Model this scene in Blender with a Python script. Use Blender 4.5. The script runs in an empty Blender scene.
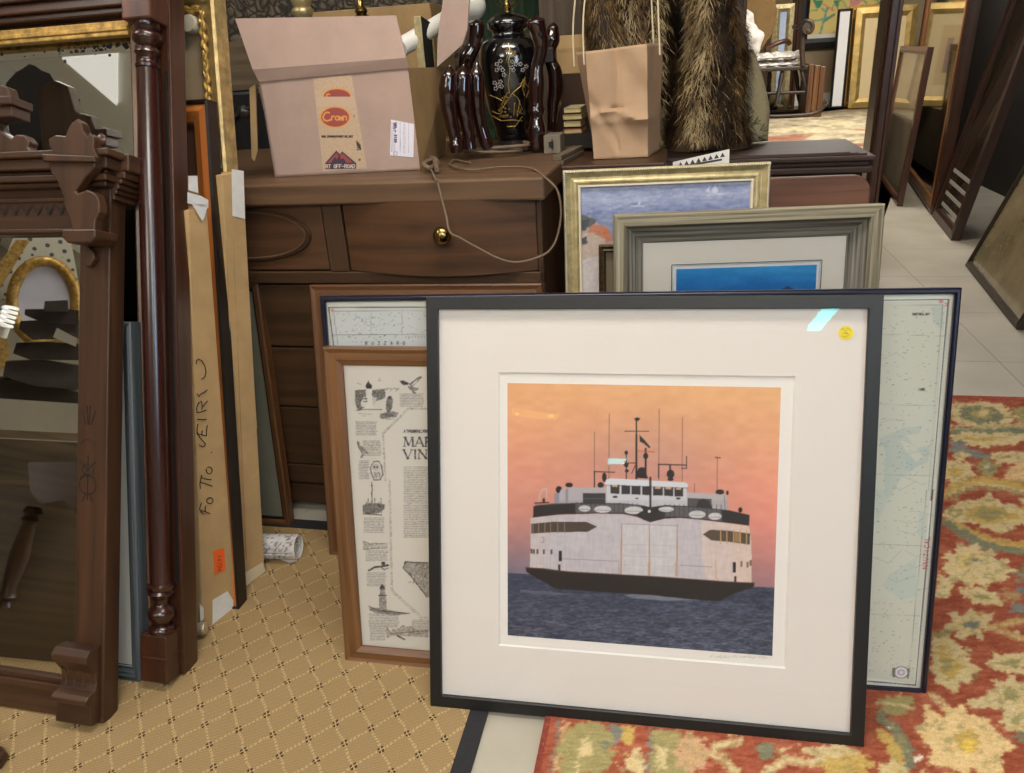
import bpy, math, random
import numpy as np
from mathutils import Vector, Matrix
from math import sin, cos, radians, pi, atan2, hypot
random.seed(7); RNG=np.random.RandomState(5)
SC=bpy.context.scene; COL=SC.collection
# ------------------------------------------------------------ camera
FPX,PITCH,ROLL,CAMH=766.0,radians(23.16),radians(-3.65),1.2
CO=Vector((0,0,CAMH)); FW=Vector((0,cos(PITCH),-sin(PITCH)))
_u=Vector((0,sin(PITCH),cos(PITCH))); _r=Vector((1,0,0))
RT=_r*cos(ROLL)+_u*sin(ROLL); UP=-_r*sin(ROLL)+_u*cos(ROLL)
def ray(u,v): return FW+RT*((u-512)/FPX)+UP*((386.5-v)/FPX)
def onz(u,v,z=0.0):
    r=ray(u,v); return CO+r*((z-CAMH)/r.z)
def ony(u,v,Y):
    r=ray(u,v); return CO+r*(Y/r.y)
def onpl(u,v,p,n):
    r=ray(u,v); return CO+r*((p-CO).dot(n)/r.dot(n))
def projnp(P):
    d=np.asarray(P,float)-np.array(CO); z=d@np.array(FW)
    return 512+FPX*(d@np.array(RT))/z, 386.5-FPX*(d@np.array(UP))/z
cam=bpy.data.cameras.new('camera'); cam.lens=FPX/1024*36; cam.sensor_width=36; cam.clip_end=60; cam.clip_start=0.02
camo=bpy.data.objects.new('camera',cam); COL.objects.link(camo)
camo.matrix_world=Matrix.Translation(CO)@Matrix((RT,UP,-FW)).transposed().to_4x4()
SC.camera=camo
# ------------------------------------------------------------ frames of reference
BETA=radians(-13)
W0=Vector((cos(BETA),sin(BETA),0)); N0=Vector((-sin(BETA),cos(BETA),0))
def rm(a,b,z=0): return W0*a+N0*b+Vector((0,0,z))
class Pose:
    def __init__(s,o,yaw=0,lean=0):
        s.o=Vector(o); y=radians(yaw); t=radians(lean)
        s.W=Vector((cos(y),sin(y),0)); n=Vector((-sin(y),cos(y),0))
        s.U=Vector((0,0,cos(t)))+n*sin(t); s.N=s.U.cross(s.W)
        s.M=Matrix((s.W,s.N,s.U)).transposed().to_4x4(); s.M.translation=s.o
        s.Mi=s.M.inverted()
    def l(s,u,v,y=0.0):
        p=onpl(u,v,s.o+s.N*y,s.N); d=p-s.o
        return d.dot(s.W), d.dot(s.U)
def lean_to(base,top,yaw,z0=0.005):
    b=onz(base[0],base[1],z0); y=radians(yaw); n=Vector((-sin(y),cos(y),0)); r=ray(*top)
    A=np.array([list(r),list(-n),[0,0,-1]]).T
    t,hn,hz=np.linalg.solve(A,np.array(b-CO))
    p=Pose(b,yaw,math.degrees(atan2(hn,hz))); p.len=hypot(hn,hz); return p
ID=Pose((0,0,0)); 
def RP(a,b,z=0,yaw=0,lean=0): return Pose(rm(a,b,z),-13+yaw,lean)
# ------------------------------------------------------------ objects
def prop(o,label=None,cat=None,group=None,kind=None):
    if label:o['label']=label
    if cat:o['category']=cat
    if group:o['group']=group
    if kind:o['kind']=kind
    return o
def thing(name,label,cat,pose,group=None):
    o=bpy.data.objects.new(name,None); COL.objects.link(o); o.empty_display_size=.05
    o.matrix_world=pose.M; return prop(o,label,cat,group)
def copy_thing(r,M,label,group=None):
    c=r.copy(); COL.objects.link(c); c.matrix_world=M; c['label']=label
    if group:c['group']=group
    for ch in [x for x in COL.objects if x.parent==r]:
        d=ch.copy(); COL.objects.link(d); d.parent=c
        for g in [x for x in COL.objects if x.parent==ch]:
            e=g.copy(); COL.objects.link(e); e.parent=d
    return c
def lin(c):
    c=np.asarray(c,float)/255.0
    return np.where(c<=.04045,c/12.92,((c+.055)/1.055)**2.4)
class G:
    def __init__(s): s.v=[];s.f=[];s.uv=[];s.m=[]
    def face(s,pts,uv=None,m=0):
        i=len(s.v); s.v+= [tuple(p) for p in pts]; s.f.append(tuple(range(i,i+len(pts)))); s.uv.append(uv or [(p[0],p[2]) for p in pts]); s.m.append(m)
    def mesh(s,vs,fs,uvs=None,m=0):
        i=len(s.v); s.v+=[tuple(p) for p in vs]
        for k,f in enumerate(fs):
            s.f.append(tuple(i+j for j in f)); s.uv.append(uvs[k] if uvs else [(vs[j][0],vs[j][2]) for j in f]); s.m.append(m)
    def hexa(s,p,m=0,g=None):
        # p: 8 points, 0-3 bottom ccw seen from above, 4-7 top
        p=[Vector(q) for q in p]
        ext=[(p[1]-p[0]).length,(p[3]-p[0]).length,(p[4]-p[0]).length]
        L=ext.index(max(ext)) if g is None else g
        dirs=[(p[1]-p[0]).normalized(),(p[3]-p[0]).normalized(),(p[4]-p[0]).normalized()]
        off=random.random()*3
        fs=[((0,3,2,1),2),((4,5,6,7),2),((0,1,5,4),1),((2,3,7,6),1),((1,2,6,5),0),((3,0,4,7),0)]
        i=len(s.v); s.v+=[tuple(q) for q in p]
        for f,ax in fs:
            if ax==L: a,b=[k for k in range(3) if k!=ax]
            else:
                a=L; b=[k for k in range(3) if k not in(ax,L)][0]
            s.f.append(tuple(i+j for j in f)); s.uv.append([((p[j]).dot(dirs[a])+off,(p[j]).dot(dirs[b])+off) for j in f]); s.m.append(m)
    def box(s,x0,x1,y0,y1,z0,z1,m=0,g=None):
        s.hexa([(x0,y0,z0),(x1,y0,z0),(x1,y1,z0),(x0,y1,z0),(x0,y0,z1),(x1,y0,z1),(x1,y1,z1),(x0,y1,z1)],m,g)
    def prism(s,poly,y0,y1,m=0,axis='y',g='z'):
        # poly in (x,z) extruded along y ; axis 'x': poly=(y,z) extruded along x ; axis 'z': poly=(x,y)
        def P(a,b,t):
            return {'y':(a,t,b),'x':(t,a,b),'z':(a,b,t)}[axis]
        n=len(poly); i=len(s.v)
        s.v+=[P(a,b,y0) for a,b in poly]+[P(a,b,y1) for a,b in poly]
        off=random.random()
        def uv(a,b): return (b+off,a) if g=='z' else (a+off,b)
        s.f.append(tuple(range(i,i+n))); s.uv.append([uv(a,b) for a,b in poly]); s.m.append(m)
        s.f.append(tuple(range(i+2*n-1,i+n-1,-1))); s.uv.append([uv(a,b) for a,b in poly[::-1]]); s.m.append(m)
        acc=0
        for k in range(n):
            l=(k+1)%n; d=hypot(poly[l][0]-poly[k][0],poly[l][1]-poly[k][1])
            s.f.append((i+l,i+k,i+n+k,i+n+l)); s.uv.append([(y0,acc+d),(y0,acc),(y1,acc),(y1,acc+d)]); s.m.append(m); acc+=d
    def lathe(s,prof,c=(0,0),seg=24,m=0,axis='z',c0=0):
        i=len(s.v); n=len(prof); cap=[]
        for r,z in prof:
            for k in range(seg):
                a=2*pi*k/seg
                if axis=='z': s.v.append((c[0]+r*cos(a),c[1]+r*sin(a),z+c0))
                elif axis=='y': s.v.append((c[0]+r*cos(a),z+c0,c[1]+r*sin(a)))
                else: s.v.append((z+c0,c[0]+r*cos(a),c[1]+r*sin(a)))
        for j in range(n-1):
            for k in range(seg):
                l=(k+1)%seg
                s.f.append((i+j*seg+k,i+j*seg+l,i+(j+1)*seg+l,i+(j+1)*seg+k)); r=prof[j][0]
                s.uv.append([(prof[j][1],k/seg*.3),(prof[j][1],(k+1)/seg*.3),(prof[j+1][1],(k+1)/seg*.3),(prof[j+1][1],k/seg*.3)]); s.m.append(m)
        for j in (0,n-1):
            if prof[j][0]>1e-4:
                f=tuple(i+j*seg+k for k in range(seg)); f=f[::-1] if j==0 else f
                s.f.append(f); s.uv.append([(s.v[q][0],s.v[q][1]) for q in f]); s.m.append(m)
    def tube(s,pts,r,seg=8,m=0,cap=True):
        pts=[Vector(p) for p in pts]; n=len(pts); i=len(s.v); rr=r if hasattr(r,'__len__') else [r]*n
        up=Vector((0.13,0.21,1)).normalized(); acc=0; L=[]
        prev=None
        for j,p in enumerate(pts):
            t=(pts[min(j+1,n-1)]-pts[max(j-1,0)]).normalized()
            if prev is None: a=t.cross(up if abs(t.dot(up))<.95 else Vector((1,0,0))).normalized()
            else: a=(prev-t*prev.dot(t)).normalized()
            prev=a; b=t.cross(a)
            for k in range(seg):
                q=2*pi*k/seg; s.v.append(tuple(p+(a*cos(q)+b*sin(q))*rr[j]))
            if j: acc+=(p-pts[j-1]).length
            L.append(acc)
        for j in range(n-1):
            for k in range(seg):
                l=(k+1)%seg
                s.f.append((i+j*seg+k,i+j*seg+l,i+(j+1)*seg+l,i+(j+1)*seg+k))
                s.uv.append([(L[j],k*.01),(L[j],k*.01+.01),(L[j+1],k*.01+.01),(L[j+1],k*.01)]); s.m.append(m)
        if cap:
            for j in (0,n-1):
                f=tuple(i+j*seg+k for k in range(seg)); f=f[::-1] if j==0 else f
                s.f.append(f); s.uv.append([(0,0)]*seg); s.m.append(m)
    def sweep(s,x0,z0,w,h,prof,m=0):
        # prof: closed loop of (inset,y)
        n=len(prof); offs=[random.random()*3 for _ in range(4)]
        def C(k,i): 
            return [(x0+i,z0+i),(x0+w-i,z0+i),(x0+w-i,z0+h-i),(x0+i,z0+h-i)][k]
        for k in range(4):
            l=(k+1)%4; acc=0
            for j in range(n):
                q=(j+1)%n
                (ia,ya),(ib,yb)=prof[j],prof[q]; d=hypot(ib-ia,yb-ya)
                a=C(k,ia); b=C(l,ia); c=C(l,ib); e=C(k,ib)
                ax=0 if k%2==0 else 1
                s.face([(a[0],ya,a[1]),(b[0],ya,b[1]),(c[0],yb,c[1]),(e[0],yb,e[1])],
                       [(a[ax]+offs[k],acc),(b[ax]+offs[k],acc),(c[ax]+offs[k],acc+d),(e[ax]+offs[k],acc+d)],m)
                acc+=d
    def build(s,name,mats,parent=None,smooth=False,bevel=0,label=None,cat=None,group=None,kind=None,pose=None):
        me=bpy.data.meshes.new(name); me.from_pydata(s.v,[],s.f)
        uvl=me.uv_layers.new(name='UVMap')
        flat=[c for f in s.uv for uv in f for c in uv]
        uvl.data.foreach_set('uv',flat)
        if not isinstance(mats,(list,tuple)): mats=[mats]
        for mm in mats: me.materials.append(mm)
        me.polygons.foreach_set('material_index',s.m)
        o=bpy.data.objects.new(name,me); COL.objects.link(o)
        if smooth or bevel or len(s.f)>40:
            import bmesh
            bm=bmesh.new(); bm.from_mesh(me); bmesh.ops.remove_doubles(bm,verts=bm.verts,dist=1e-6)
            bmesh.ops.recalc_face_normals(bm,faces=bm.faces); bm.to_mesh(me); bm.free()
        else:
            import bmesh
            bm=bmesh.new(); bm.from_mesh(me); bmesh.ops.remove_doubles(bm,verts=bm.verts,dist=1e-6)
            bmesh.ops.recalc_face_normals(bm,faces=bm.faces); bm.to_mesh(me); bm.free()
        if smooth: 
            for p in me.polygons: p.use_smooth=True
            try: me.set_sharp_from_angle(angle=radians(50))
            except Exception: pass
        if bevel:
            b=o.modifiers.new('bevel','BEVEL'); b.width=bevel; b.segments=2; b.limit_method='ANGLE'; b.angle_limit=radians(40)
        if parent: o.parent=parent
        elif pose: o.matrix_world=pose.M
        return prop(o,label,cat,group,kind)
# ------------------------------------------------------------ materials
MATS={}
def newmat(name):
    m=bpy.data.materials.new(name); m.use_nodes=True; nt=m.node_tree; b=nt.nodes['Principled BSDF']; return m,nt,b
def lk(nt,a,b): nt.links.new(a,b)
def rgb(c): return tuple(lin(c))+(1.0,)
def mat(name,c,rough=.6,metal=0.0,var=0.0,scale=12,bump=0.0,bscale=60,coat=0.0,spec=.5,c2=None,emit=0,stretch=(1,1,1)):
    if name in MATS: return MATS[name]
    m,nt,b=newmat(name); b.inputs['Base Color'].default_value=rgb(c); b.inputs['Roughness'].default_value=rough; b.inputs['Metallic'].default_value=metal
    b.inputs['Coat Weight'].default_value=coat; b.inputs['Specular IOR Level'].default_value=spec
    tc=nt.nodes.new('ShaderNodeTexCoord'); mp=nt.nodes.new('ShaderNodeMapping'); mp.inputs['Scale'].default_value=stretch; lk(nt,tc.outputs['Object'],mp.inputs['Vector'])
    if var or c2:
        n=nt.nodes.new('ShaderNodeTexNoise'); n.inputs['Scale'].default_value=scale; n.inputs['Detail'].default_value=6; n.inputs['Roughness'].default_value=.65; lk(nt,mp.outputs[0],n.inputs['Vector'])
        r=nt.nodes.new('ShaderNodeValToRGB'); r.color_ramp.elements[0].position=.3; r.color_ramp.elements[1].position=.7
        cc=np.array(c,float); c2=np.array(c2,float) if c2 is not None else cc*(1-var)
        r.color_ramp.elements[0].color=rgb(c2); r.color_ramp.elements[1].color=rgb(cc)
        lk(nt,n.outputs['Fac'],r.inputs['Fac']); lk(nt,r.outputs['Color'],b.inputs['Base Color'])
    if bump:
        n2=nt.nodes.new('ShaderNodeTexNoise'); n2.inputs['Scale'].default_value=bscale; n2.inputs['Detail'].default_value=5; lk(nt,mp.outputs[0],n2.inputs['Vector'])
        bp=nt.nodes.new('ShaderNodeBump'); bp.inputs['Strength'].default_value=bump; bp.inputs['Distance'].default_value=.004; lk(nt,n2.outputs['Fac'],bp.inputs['Height']); lk(nt,bp.outputs['Normal'],b.inputs['Normal'])
    if emit:
        b.inputs['Emission Color'].default_value=rgb(c); b.inputs['Emission Strength'].default_value=emit
    MATS[name]=m; return m
def wood(name,c1,c2,rough=.38,across=26,along=1.6,coat=.15,bump=.15,contrast=.25):
    if name in MATS: return MATS[name]
    m,nt,b=newmat(name)
    uv=nt.nodes.new('ShaderNodeTexCoord'); mp=nt.nodes.new('ShaderNodeMapping'); mp.inputs['Scale'].default_value=(along,across,1); lk(nt,uv.outputs['UV'],mp.inputs['Vector'])
    n=nt.nodes.new('ShaderNodeTexNoise'); n.inputs['Scale'].default_value=1.6; n.inputs['Detail'].default_value=7; n.inputs['Roughness'].default_value=.62; n.inputs['Distortion'].default_value=.7; lk(nt,mp.outputs[0],n.inputs['Vector'])
    mp2=nt.nodes.new('ShaderNodeMapping'); mp2.inputs['Scale'].default_value=(along*.55,across*.3,1); lk(nt,uv.outputs['UV'],mp2.inputs['Vector'])
    wv=nt.nodes.new('ShaderNodeTexWave'); wv.bands_direction='Y'; wv.inputs['Scale'].default_value=.9; wv.inputs['Distortion'].default_value=14; wv.inputs['Detail'].default_value=3; wv.inputs['Detail Scale'].default_value=.8; lk(nt,mp2.outputs[0],wv.inputs['Vector'])
    mx=nt.nodes.new('ShaderNodeMix'); mx.data_type='FLOAT'; mx.inputs[0].default_value=.14; lk(nt,n.outputs['Fac'],mx.inputs[2]); lk(nt,wv.outputs['Fac'],mx.inputs[3])
    r=nt.nodes.new('ShaderNodeValToRGB'); r.color_ramp.elements[0].position=.5-contrast; r.color_ramp.elements[1].position=.5+contrast
    r.color_ramp.elements[0].color=rgb(c1); r.color_ramp.elements[1].color=rgb(c2); lk(nt,mx.outputs[0],r.inputs['Fac']); lk(nt,r.outputs['Color'],b.inputs['Base Color'])
    b.inputs['Roughness'].default_value=rough; b.inputs['Coat Weight'].default_value=coat; b.inputs['Coat Roughness'].default_value=.25
    bp=nt.nodes.new('ShaderNodeBump'); bp.inputs['Strength'].default_value=bump; bp.inputs['Distance'].default_value=.001; lk(nt,n.outputs['Fac'],bp.inputs['Height']); lk(nt,bp.outputs['Normal'],b.inputs['Normal'])
    MATS[name]=m; return m
def artmat(name,rough=.6,weave=0,bump=0,bscale=300,coat=0):
    if name in MATS: return MATS[name]
    m,nt,b=newmat(name); a=nt.nodes.new('ShaderNodeAttribute'); a.attribute_name='Col'
    out=a.outputs['Color']
    tc=nt.nodes.new('ShaderNodeTexCoord')
    if weave:
        n=nt.nodes.new('ShaderNodeTexNoise'); n.inputs['Scale'].default_value=bscale; n.inputs['Detail'].default_value=3; lk(nt,tc.outputs['Object'],n.inputs['Vector'])
        mr=nt.nodes.new('ShaderNodeMapRange'); mr.inputs['From Min'].default_value=.3; mr.inputs['From Max'].default_value=.7; mr.inputs['To Min'].default_value=1-weave; mr.inputs['To Max'].default_value=1+weave; lk(nt,n.outputs['Fac'],mr.inputs['Value'])
        mu=nt.nodes.new('ShaderNodeVectorMath'); mu.operation='SCALE'; lk(nt,out,mu.inputs[0]); lk(nt,mr.outputs[0],mu.inputs['Scale']); out=mu.outputs[0]
    if bump:
        n2=nt.nodes.new('ShaderNodeTexNoise'); n2.inputs['Scale'].default_value=bscale; n2.inputs['Detail'].default_value=3; lk(nt,tc.outputs['Object'],n2.inputs['Vector'])
        bp=nt.nodes.new('ShaderNodeBump'); bp.inputs['Strength'].default_value=bump; bp.inputs['Distance'].default_value=.003; lk(nt,n2.outputs['Fac'],bp.inputs['Height']); lk(nt,bp.outputs['Normal'],b.inputs['Normal'])
    lk(nt,out,b.inputs['Base Color']); b.inputs['Roughness'].default_value=rough; b.inputs['Coat Weight'].default_value=coat
    MATS[name]=m; return m
def glassmat(name='picture_glass',tint=(255,255,255),rough=0.01,ior=1.45,extra=0.0):
    if name in MATS: return MATS[name]
    m=bpy.data.materials.new(name); m.use_nodes=True; nt=m.node_tree; nt.nodes.clear()
    o=nt.nodes.new('ShaderNodeOutputMaterial'); t=nt.nodes.new('ShaderNodeBsdfTransparent'); t.inputs[0].default_value=rgb(tint)
    g=nt.nodes.new('ShaderNodeBsdfGlossy'); g.inputs['Roughness'].default_value=rough; fr=nt.nodes.new('ShaderNodeFresnel'); fr.inputs['IOR'].default_value=ior
    ad=nt.nodes.new('ShaderNodeMath'); ad.operation='ADD'; ad.inputs[1].default_value=extra; lk(nt,fr.outputs[0],ad.inputs[0])
    mx=nt.nodes.new('ShaderNodeMixShader'); lk(nt,ad.outputs[0],mx.inputs[0]); lk(nt,t.outputs[0],mx.inputs[1]); lk(nt,g.outputs[0],mx.inputs[2]); lk(nt,mx.outputs[0],o.inputs[0])
    MATS[name]=m; return m
def mirrormat(name,spots=.0,c=(235,235,230)):
    if name in MATS: return MATS[name]
    m,nt,b=newmat(name); b.inputs['Metallic'].default_value=1; b.inputs['Roughness'].default_value=.015; b.inputs['Base Color'].default_value=rgb(c)
    MATS[name]=m; return m
# ------------------------------------------------------------ painting in colour attributes
class Canvas:
    def __init__(s,x0,y0,x1,y1,k,bg):
        s.x0,s.y0,s.k=x0,y0,k; s.h=int((y1-y0)*k)+1; s.w=int((x1-x0)*k)+1
        s.a=np.zeros((s.h,s.w,3)); s.a[:]=bg; s.T=(0,0,1.0)
    def at(s,x,y): # crop coords -> photo coords
        ox,oy,q=s.T; return ox+x/q, oy+y/q
    def tr(s,pts):
        return [((s.at(x,y)[0]-s.x0)*s.k,(s.at(x,y)[1]-s.y0)*s.k) for x,y in pts]
    def poly(s,pts,c,al=1.0):
        P=s.tr(pts); xs=[p[0] for p in P]; ys=[p[1] for p in P]
        i0,i1=max(0,int(min(ys))),min(s.h,int(max(ys))+2); j0,j1=max(0,int(min(xs))),min(s.w,int(max(xs))+2)
        if i0>=i1 or j0>=j1: return
        Y,X=np.mgrid[i0:i1,j0:j1]; ins=np.zeros(X.shape,bool)
        for a in range(len(P)):
            (xa,ya),(xb,yb)=P[a],P[a-1]
            c_=((ya>Y)!=(yb>Y)); 
            with np.errstate(divide='ignore',invalid='ignore'):
                xi=(xb-xa)*(Y-ya)/((yb-ya) if yb!=ya else 1e-9)+xa
            ins^=c_&(X<xi)
        r=s.a[i0:i1,j0:j1]; r[ins]=r[ins]*(1-al)+np.array(c,float)*al
    def line(s,pts,w,c,al=1.0,closed=False):
        # w in photo px
        P=s.tr(pts); R=w*s.k/2
        if closed:P=P+[P[0]]
        for a,b in zip(P[:-1],P[1:]):
            i0,i1=max(0,int(min(a[1],b[1])-R-1)),min(s.h,int(max(a[1],b[1])+R+2)); j0,j1=max(0,int(min(a[0],b[0])-R-1)),min(s.w,int(max(a[0],b[0])+R+2))
            if i0>=i1 or j0>=j1: continue
            Y,X=np.mgrid[i0:i1,j0:j1]; dx,dy=b[0]-a[0],b[1]-a[1]; L=dx*dx+dy*dy+1e-9
            t=np.clip(((X-a[0])*dx+(Y-a[1])*dy)/L,0,1); d=np.hypot(X-a[0]-t*dx,Y-a[1]-t*dy)
            q=np.clip(R+.5-d,0,1)*al; q=q[...,None]; r=s.a[i0:i1,j0:j1]; r[:]=r*(1-q)+np.array(c,float)*q
    def ell(s,x,y,rx,ry,c,al=1.0,ang=0,n=20):
        s.poly([(x+rx*cos(t)*cos(ang)-ry*sin(t)*sin(ang),y+rx*cos(t)*sin(ang)+ry*sin(t)*cos(ang)) for t in [2*pi*i/n for i in range(n)]],c,al)
    def petal(s,x,y,r1,r2,n,c,ph=0,sq=1.0):
        pts=[]
        for i in range(n*2):
            r=r1 if i%2==0 else r2; t=ph+pi*i/n; pts.append((x+r*cos(t),y+r*sq*sin(t)))
        s.poly(pts,c)
    def noise(s,amp,sx=1,sy=1,seed=1):
        rr=np.random.RandomState(seed); h=int(s.h/sy)+2; w=int(s.w/sx)+2; n=rr.rand(h,w)-.5
        Y=np.linspace(0,h-1.001,s.h); X=np.linspace(0,w-1.001,s.w); yi=Y.astype(int); xi=X.astype(int); fy=(Y-yi)[:,None]; fx=(X-xi)[None]
        v=n[yi][:,xi]*(1-fy)*(1-fx)+n[yi+1][:,xi]*fy*(1-fx)+n[yi][:,xi+1]*(1-fy)*fx+n[yi+1][:,xi+1]*fy*fx
        return v*2*amp
    def text(s,x,y,h,txt,w,c,sp=.75,ang=0,sh=0):
        # stroke text, baseline left (x,y) in crop coords, height h
        for ch in txt:
            for st in FONT.get(ch,FONT.get(ch.upper(),[])):
                pts=[]
                for (a,b) in st:
                    px,py=a*h*.6+sh*b*h,-b*h; pts.append((x+px*cos(ang)-py*sin(ang),y+px*sin(ang)+py*cos(ang)))
                s.line(pts,w,c)
            adv=h*sp; x+=adv*cos(ang); y+=adv*sin(ang)
    def grunt(s,x0,y0,x1,y1,c,step=1.6,al=.75,seed=0,slant=0):
        # rows of unreadably small print in photo px
        rr=random.Random(seed); y=y0
        while y<y1:
            x=x0
            while x<x1-1:
                l=rr.uniform(1.2,4.5); xe=min(x+l,x1); s.line([(x,y+slant*(x-x0)),(xe,y+slant*(xe-x0))],.55,c,al); x=xe+.7
            y+=step
    def sample(s,U,V):
        X=np.clip((U-s.x0)*s.k,0,s.w-1.001); Y=np.clip((V-s.y0)*s.k,0,s.h-1.001)
        xi=X.astype(int); yi=Y.astype(int); fx=(X-xi)[:,None]; fy=(Y-yi)[:,None]; A=s.a
        return A[yi,xi]*(1-fx)*(1-fy)+A[yi,np.minimum(xi+1,s.w-1)]*fx*(1-fy)+A[np.minimum(yi+1,s.h-1),xi]*(1-fx)*fy+A[np.minimum(yi+1,s.h-1),np.minimum(xi+1,s.w-1)]*fx*fy
FONT={'A':[[(0,0),(.5,1),(1,0)],[(.2,.35),(.8,.35)]],'B':[[(0,0),(0,1),(.7,1),(.8,.75),(.6,.55),(0,.5)],[(.6,.55),(.9,.3),(.7,0),(0,0)]],'C':[[(1,.85),(.6,1),(.2,.9),(0,.5),(.2,.1),(.6,0),(1,.15)]],
'D':[[(0,0),(0,1),(.6,1),(1,.6),(1,.4),(.6,0),(0,0)]],'E':[[(1,1),(0,1),(0,0),(1,0)],[(0,.5),(.7,.5)]],'F':[[(1,1),(0,1),(0,0)],[(0,.5),(.7,.5)]],'G':[[(1,.85),(.6,1),(.2,.9),(0,.5),(.2,.1),(.6,0),(1,.1),(1,.45),(.6,.45)]],
'H':[[(0,0),(0,1)],[(1,0),(1,1)],[(0,.5),(1,.5)]],'I':[[(.5,0),(.5,1)]],'J':[[(.8,1),(.8,.2),(.5,0),(.1,.15)]],'K':[[(0,0),(0,1)],[(1,1),(0,.45),(1,0)]],'L':[[(0,1),(0,0),(1,0)]],'M':[[(0,0),(0,1),(.5,.3),(1,1),(1,0)]],
'N':[[(0,0),(0,1),(1,0),(1,1)]],'O':[[(.5,1),(.1,.8),(0,.5),(.1,.2),(.5,0),(.9,.2),(1,.5),(.9,.8),(.5,1)]],'P':[[(0,0),(0,1),(.8,1),(1,.75),(.8,.5),(0,.5)]],'R':[[(0,0),(0,1),(.8,1),(1,.75),(.8,.5),(0,.5)],[(.5,.5),(1,0)]],
'S':[[(1,.85),(.5,1),(.1,.8),(.2,.55),(.8,.45),(.95,.2),(.5,0),(0,.15)]],'T':[[(0,1),(1,1)],[(.5,1),(.5,0)]],'U':[[(0,1),(0,.2),(.5,0),(1,.2),(1,1)]],'V':[[(0,1),(.5,0),(1,1)]],'W':[[(0,1),(.25,0),(.5,.7),(.75,0),(1,1)]],
'Y':[[(0,1),(.5,.5),(1,1)],[(.5,.5),(.5,0)]],'Z':[[(0,1),(1,1),(0,0),(1,0)]],"'":[[(.5,1),(.45,.75)]],'-':[[(.1,.5),(.9,.5)]],'.':[[(.4,.02),(.5,.02)]],'1':[[(.2,.8),(.5,1),(.5,0)]],'4':[[(.7,0),(.7,1),(0,.35),(1,.35)]],
'7':[[(0,1),(1,1),(.4,0)]],'3':[[(0,.9),(.6,1),(.9,.75),(.4,.52),(.9,.3),(.6,0),(0,.1)]],'2':[[(0,.8),(.5,1),(.95,.75),(0,0),(1,0)]],'0':[[(.5,1),(.1,.8),(0,.5),(.1,.2),(.5,0),(.9,.2),(1,.5),(.9,.8),(.5,1)]],
'w':[[(0,.6),(.2,0),(.5,.5),(.8,0),(1,.6)]],'r':[[(.1,0),(.1,.6)],[(.1,.4),(.5,.6),(.8,.55)]],'o':[[(.5,.6),(.1,.45),(.1,.15),(.5,0),(.9,.15),(.9,.45),(.5,.6)]],'n':[[(.1,0),(.1,.6)],[(.1,.45),(.5,.6),(.85,.5),(.85,0)]],
'5':[[(1,1),(.1,1),(0,.55),(.6,.6),(.95,.3),(.6,0),(0,.1)]],'6':[[(.9,.95),(.4,.9),(.05,.4),(.3,0),(.8,.05),(.95,.35),(.6,.55),(.1,.4)]],'9':[[(.1,.05),(.6,.1),(.95,.6),(.7,1),(.2,.95),(.05,.65),(.4,.45),(.9,.6)]],'8':[[(.5,.52),(.1,.75),(.5,1),(.9,.75),(.5,.52),(0,.25),(.5,0),(1,.25),(.5,.52)]]}
def gridmesh(name,P,nx,nz,cols,m,parent,label=None,smooth=False):
    # P: (nz*nx,3) local coords, cols sRGB 0-255
    me=bpy.data.meshes.new(name); nv=nx*nz
    I=np.arange(nv).reshape(nz,nx); q=np.stack([I[:-1,:-1],I[:-1,1:],I[1:,1:],I[1:,:-1]],-1).reshape(-1,4)
    me.vertices.add(nv); me.vertices.foreach_set('co',np.asarray(P,np.float32).ravel())
    me.loops.add(q.size); me.loops.foreach_set('vertex_index',q.ravel().astype(np.int32)); me.polygons.add(len(q))
    me.polygons.foreach_set('loop_start',np.arange(0,q.size,4,dtype=np.int32)); 
    me.update(calc_edges=True); me.validate()
    ca=me.color_attributes.new('Col','FLOAT_COLOR','POINT'); c=np.ones((nv,4),np.float32); c[:,:3]=lin(np.clip(cols,0,255)); ca.data.foreach_set('color',c.ravel())
    me.materials.append(m); o=bpy.data.objects.new(name,me); COL.objects.link(o)
    if smooth: me.polygons.foreach_set('use_smooth',[True]*len(me.polygons))
    if parent:o.parent=parent
    if label:o['label']=label
    return o
def art(name,cv,pose,x0,x1,z0,z1,y,res,parent,m,label=None,post=None,thick=None):
    nx=max(2,int((x1-x0)/res)+1); nz=max(2,int((z1-z0)/res)+1)
    X,Z=np.meshgrid(np.linspace(x0,x1,nx),np.linspace(z0,z1,nz)); L=np.stack([X.ravel(),np.full(X.size,y),Z.ravel()],1)
    Mw=np.array(pose.M); Wd=L@Mw[:3,:3].T+Mw[:3,3]; U,V=projnp(Wd); c=cv.sample(U,V)
    if post: c=post(c,X.ravel(),Z.ravel())
    return gridmesh(name,L,nx,nz,c,m,parent,label)
# ============================================================ materials used around
WAL=wood('walnut_dark',(42,27,16),(78,52,34),rough=.4)
WAL2=wood('walnut_front',(44,26,14),(82,52,31),rough=.45,coat=.1)
MAH=wood('mahogany',(42,23,14),(80,45,28),rough=.3,coat=.3)
MAHR=wood('mahogany_red',(60,34,24),(100,58,42),rough=.35,coat=.3)
OAK=wood('oak_brown',(80,50,26),(132,90,52),rough=.4,across=34)
OAK2=wood('oak_brown_dark',(72,44,24),(118,78,46),rough=.42,across=34)
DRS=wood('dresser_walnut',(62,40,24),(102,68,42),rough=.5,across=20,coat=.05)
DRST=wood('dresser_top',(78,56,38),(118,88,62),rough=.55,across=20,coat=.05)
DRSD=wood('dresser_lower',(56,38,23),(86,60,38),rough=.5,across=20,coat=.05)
EBO=mat('black_paint',(24,23,24),rough=.42,var=.15,scale=30)
NAVY=mat('navy_metal',(22,22,44),rough=.3,metal=.3,spec=.7)
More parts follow.
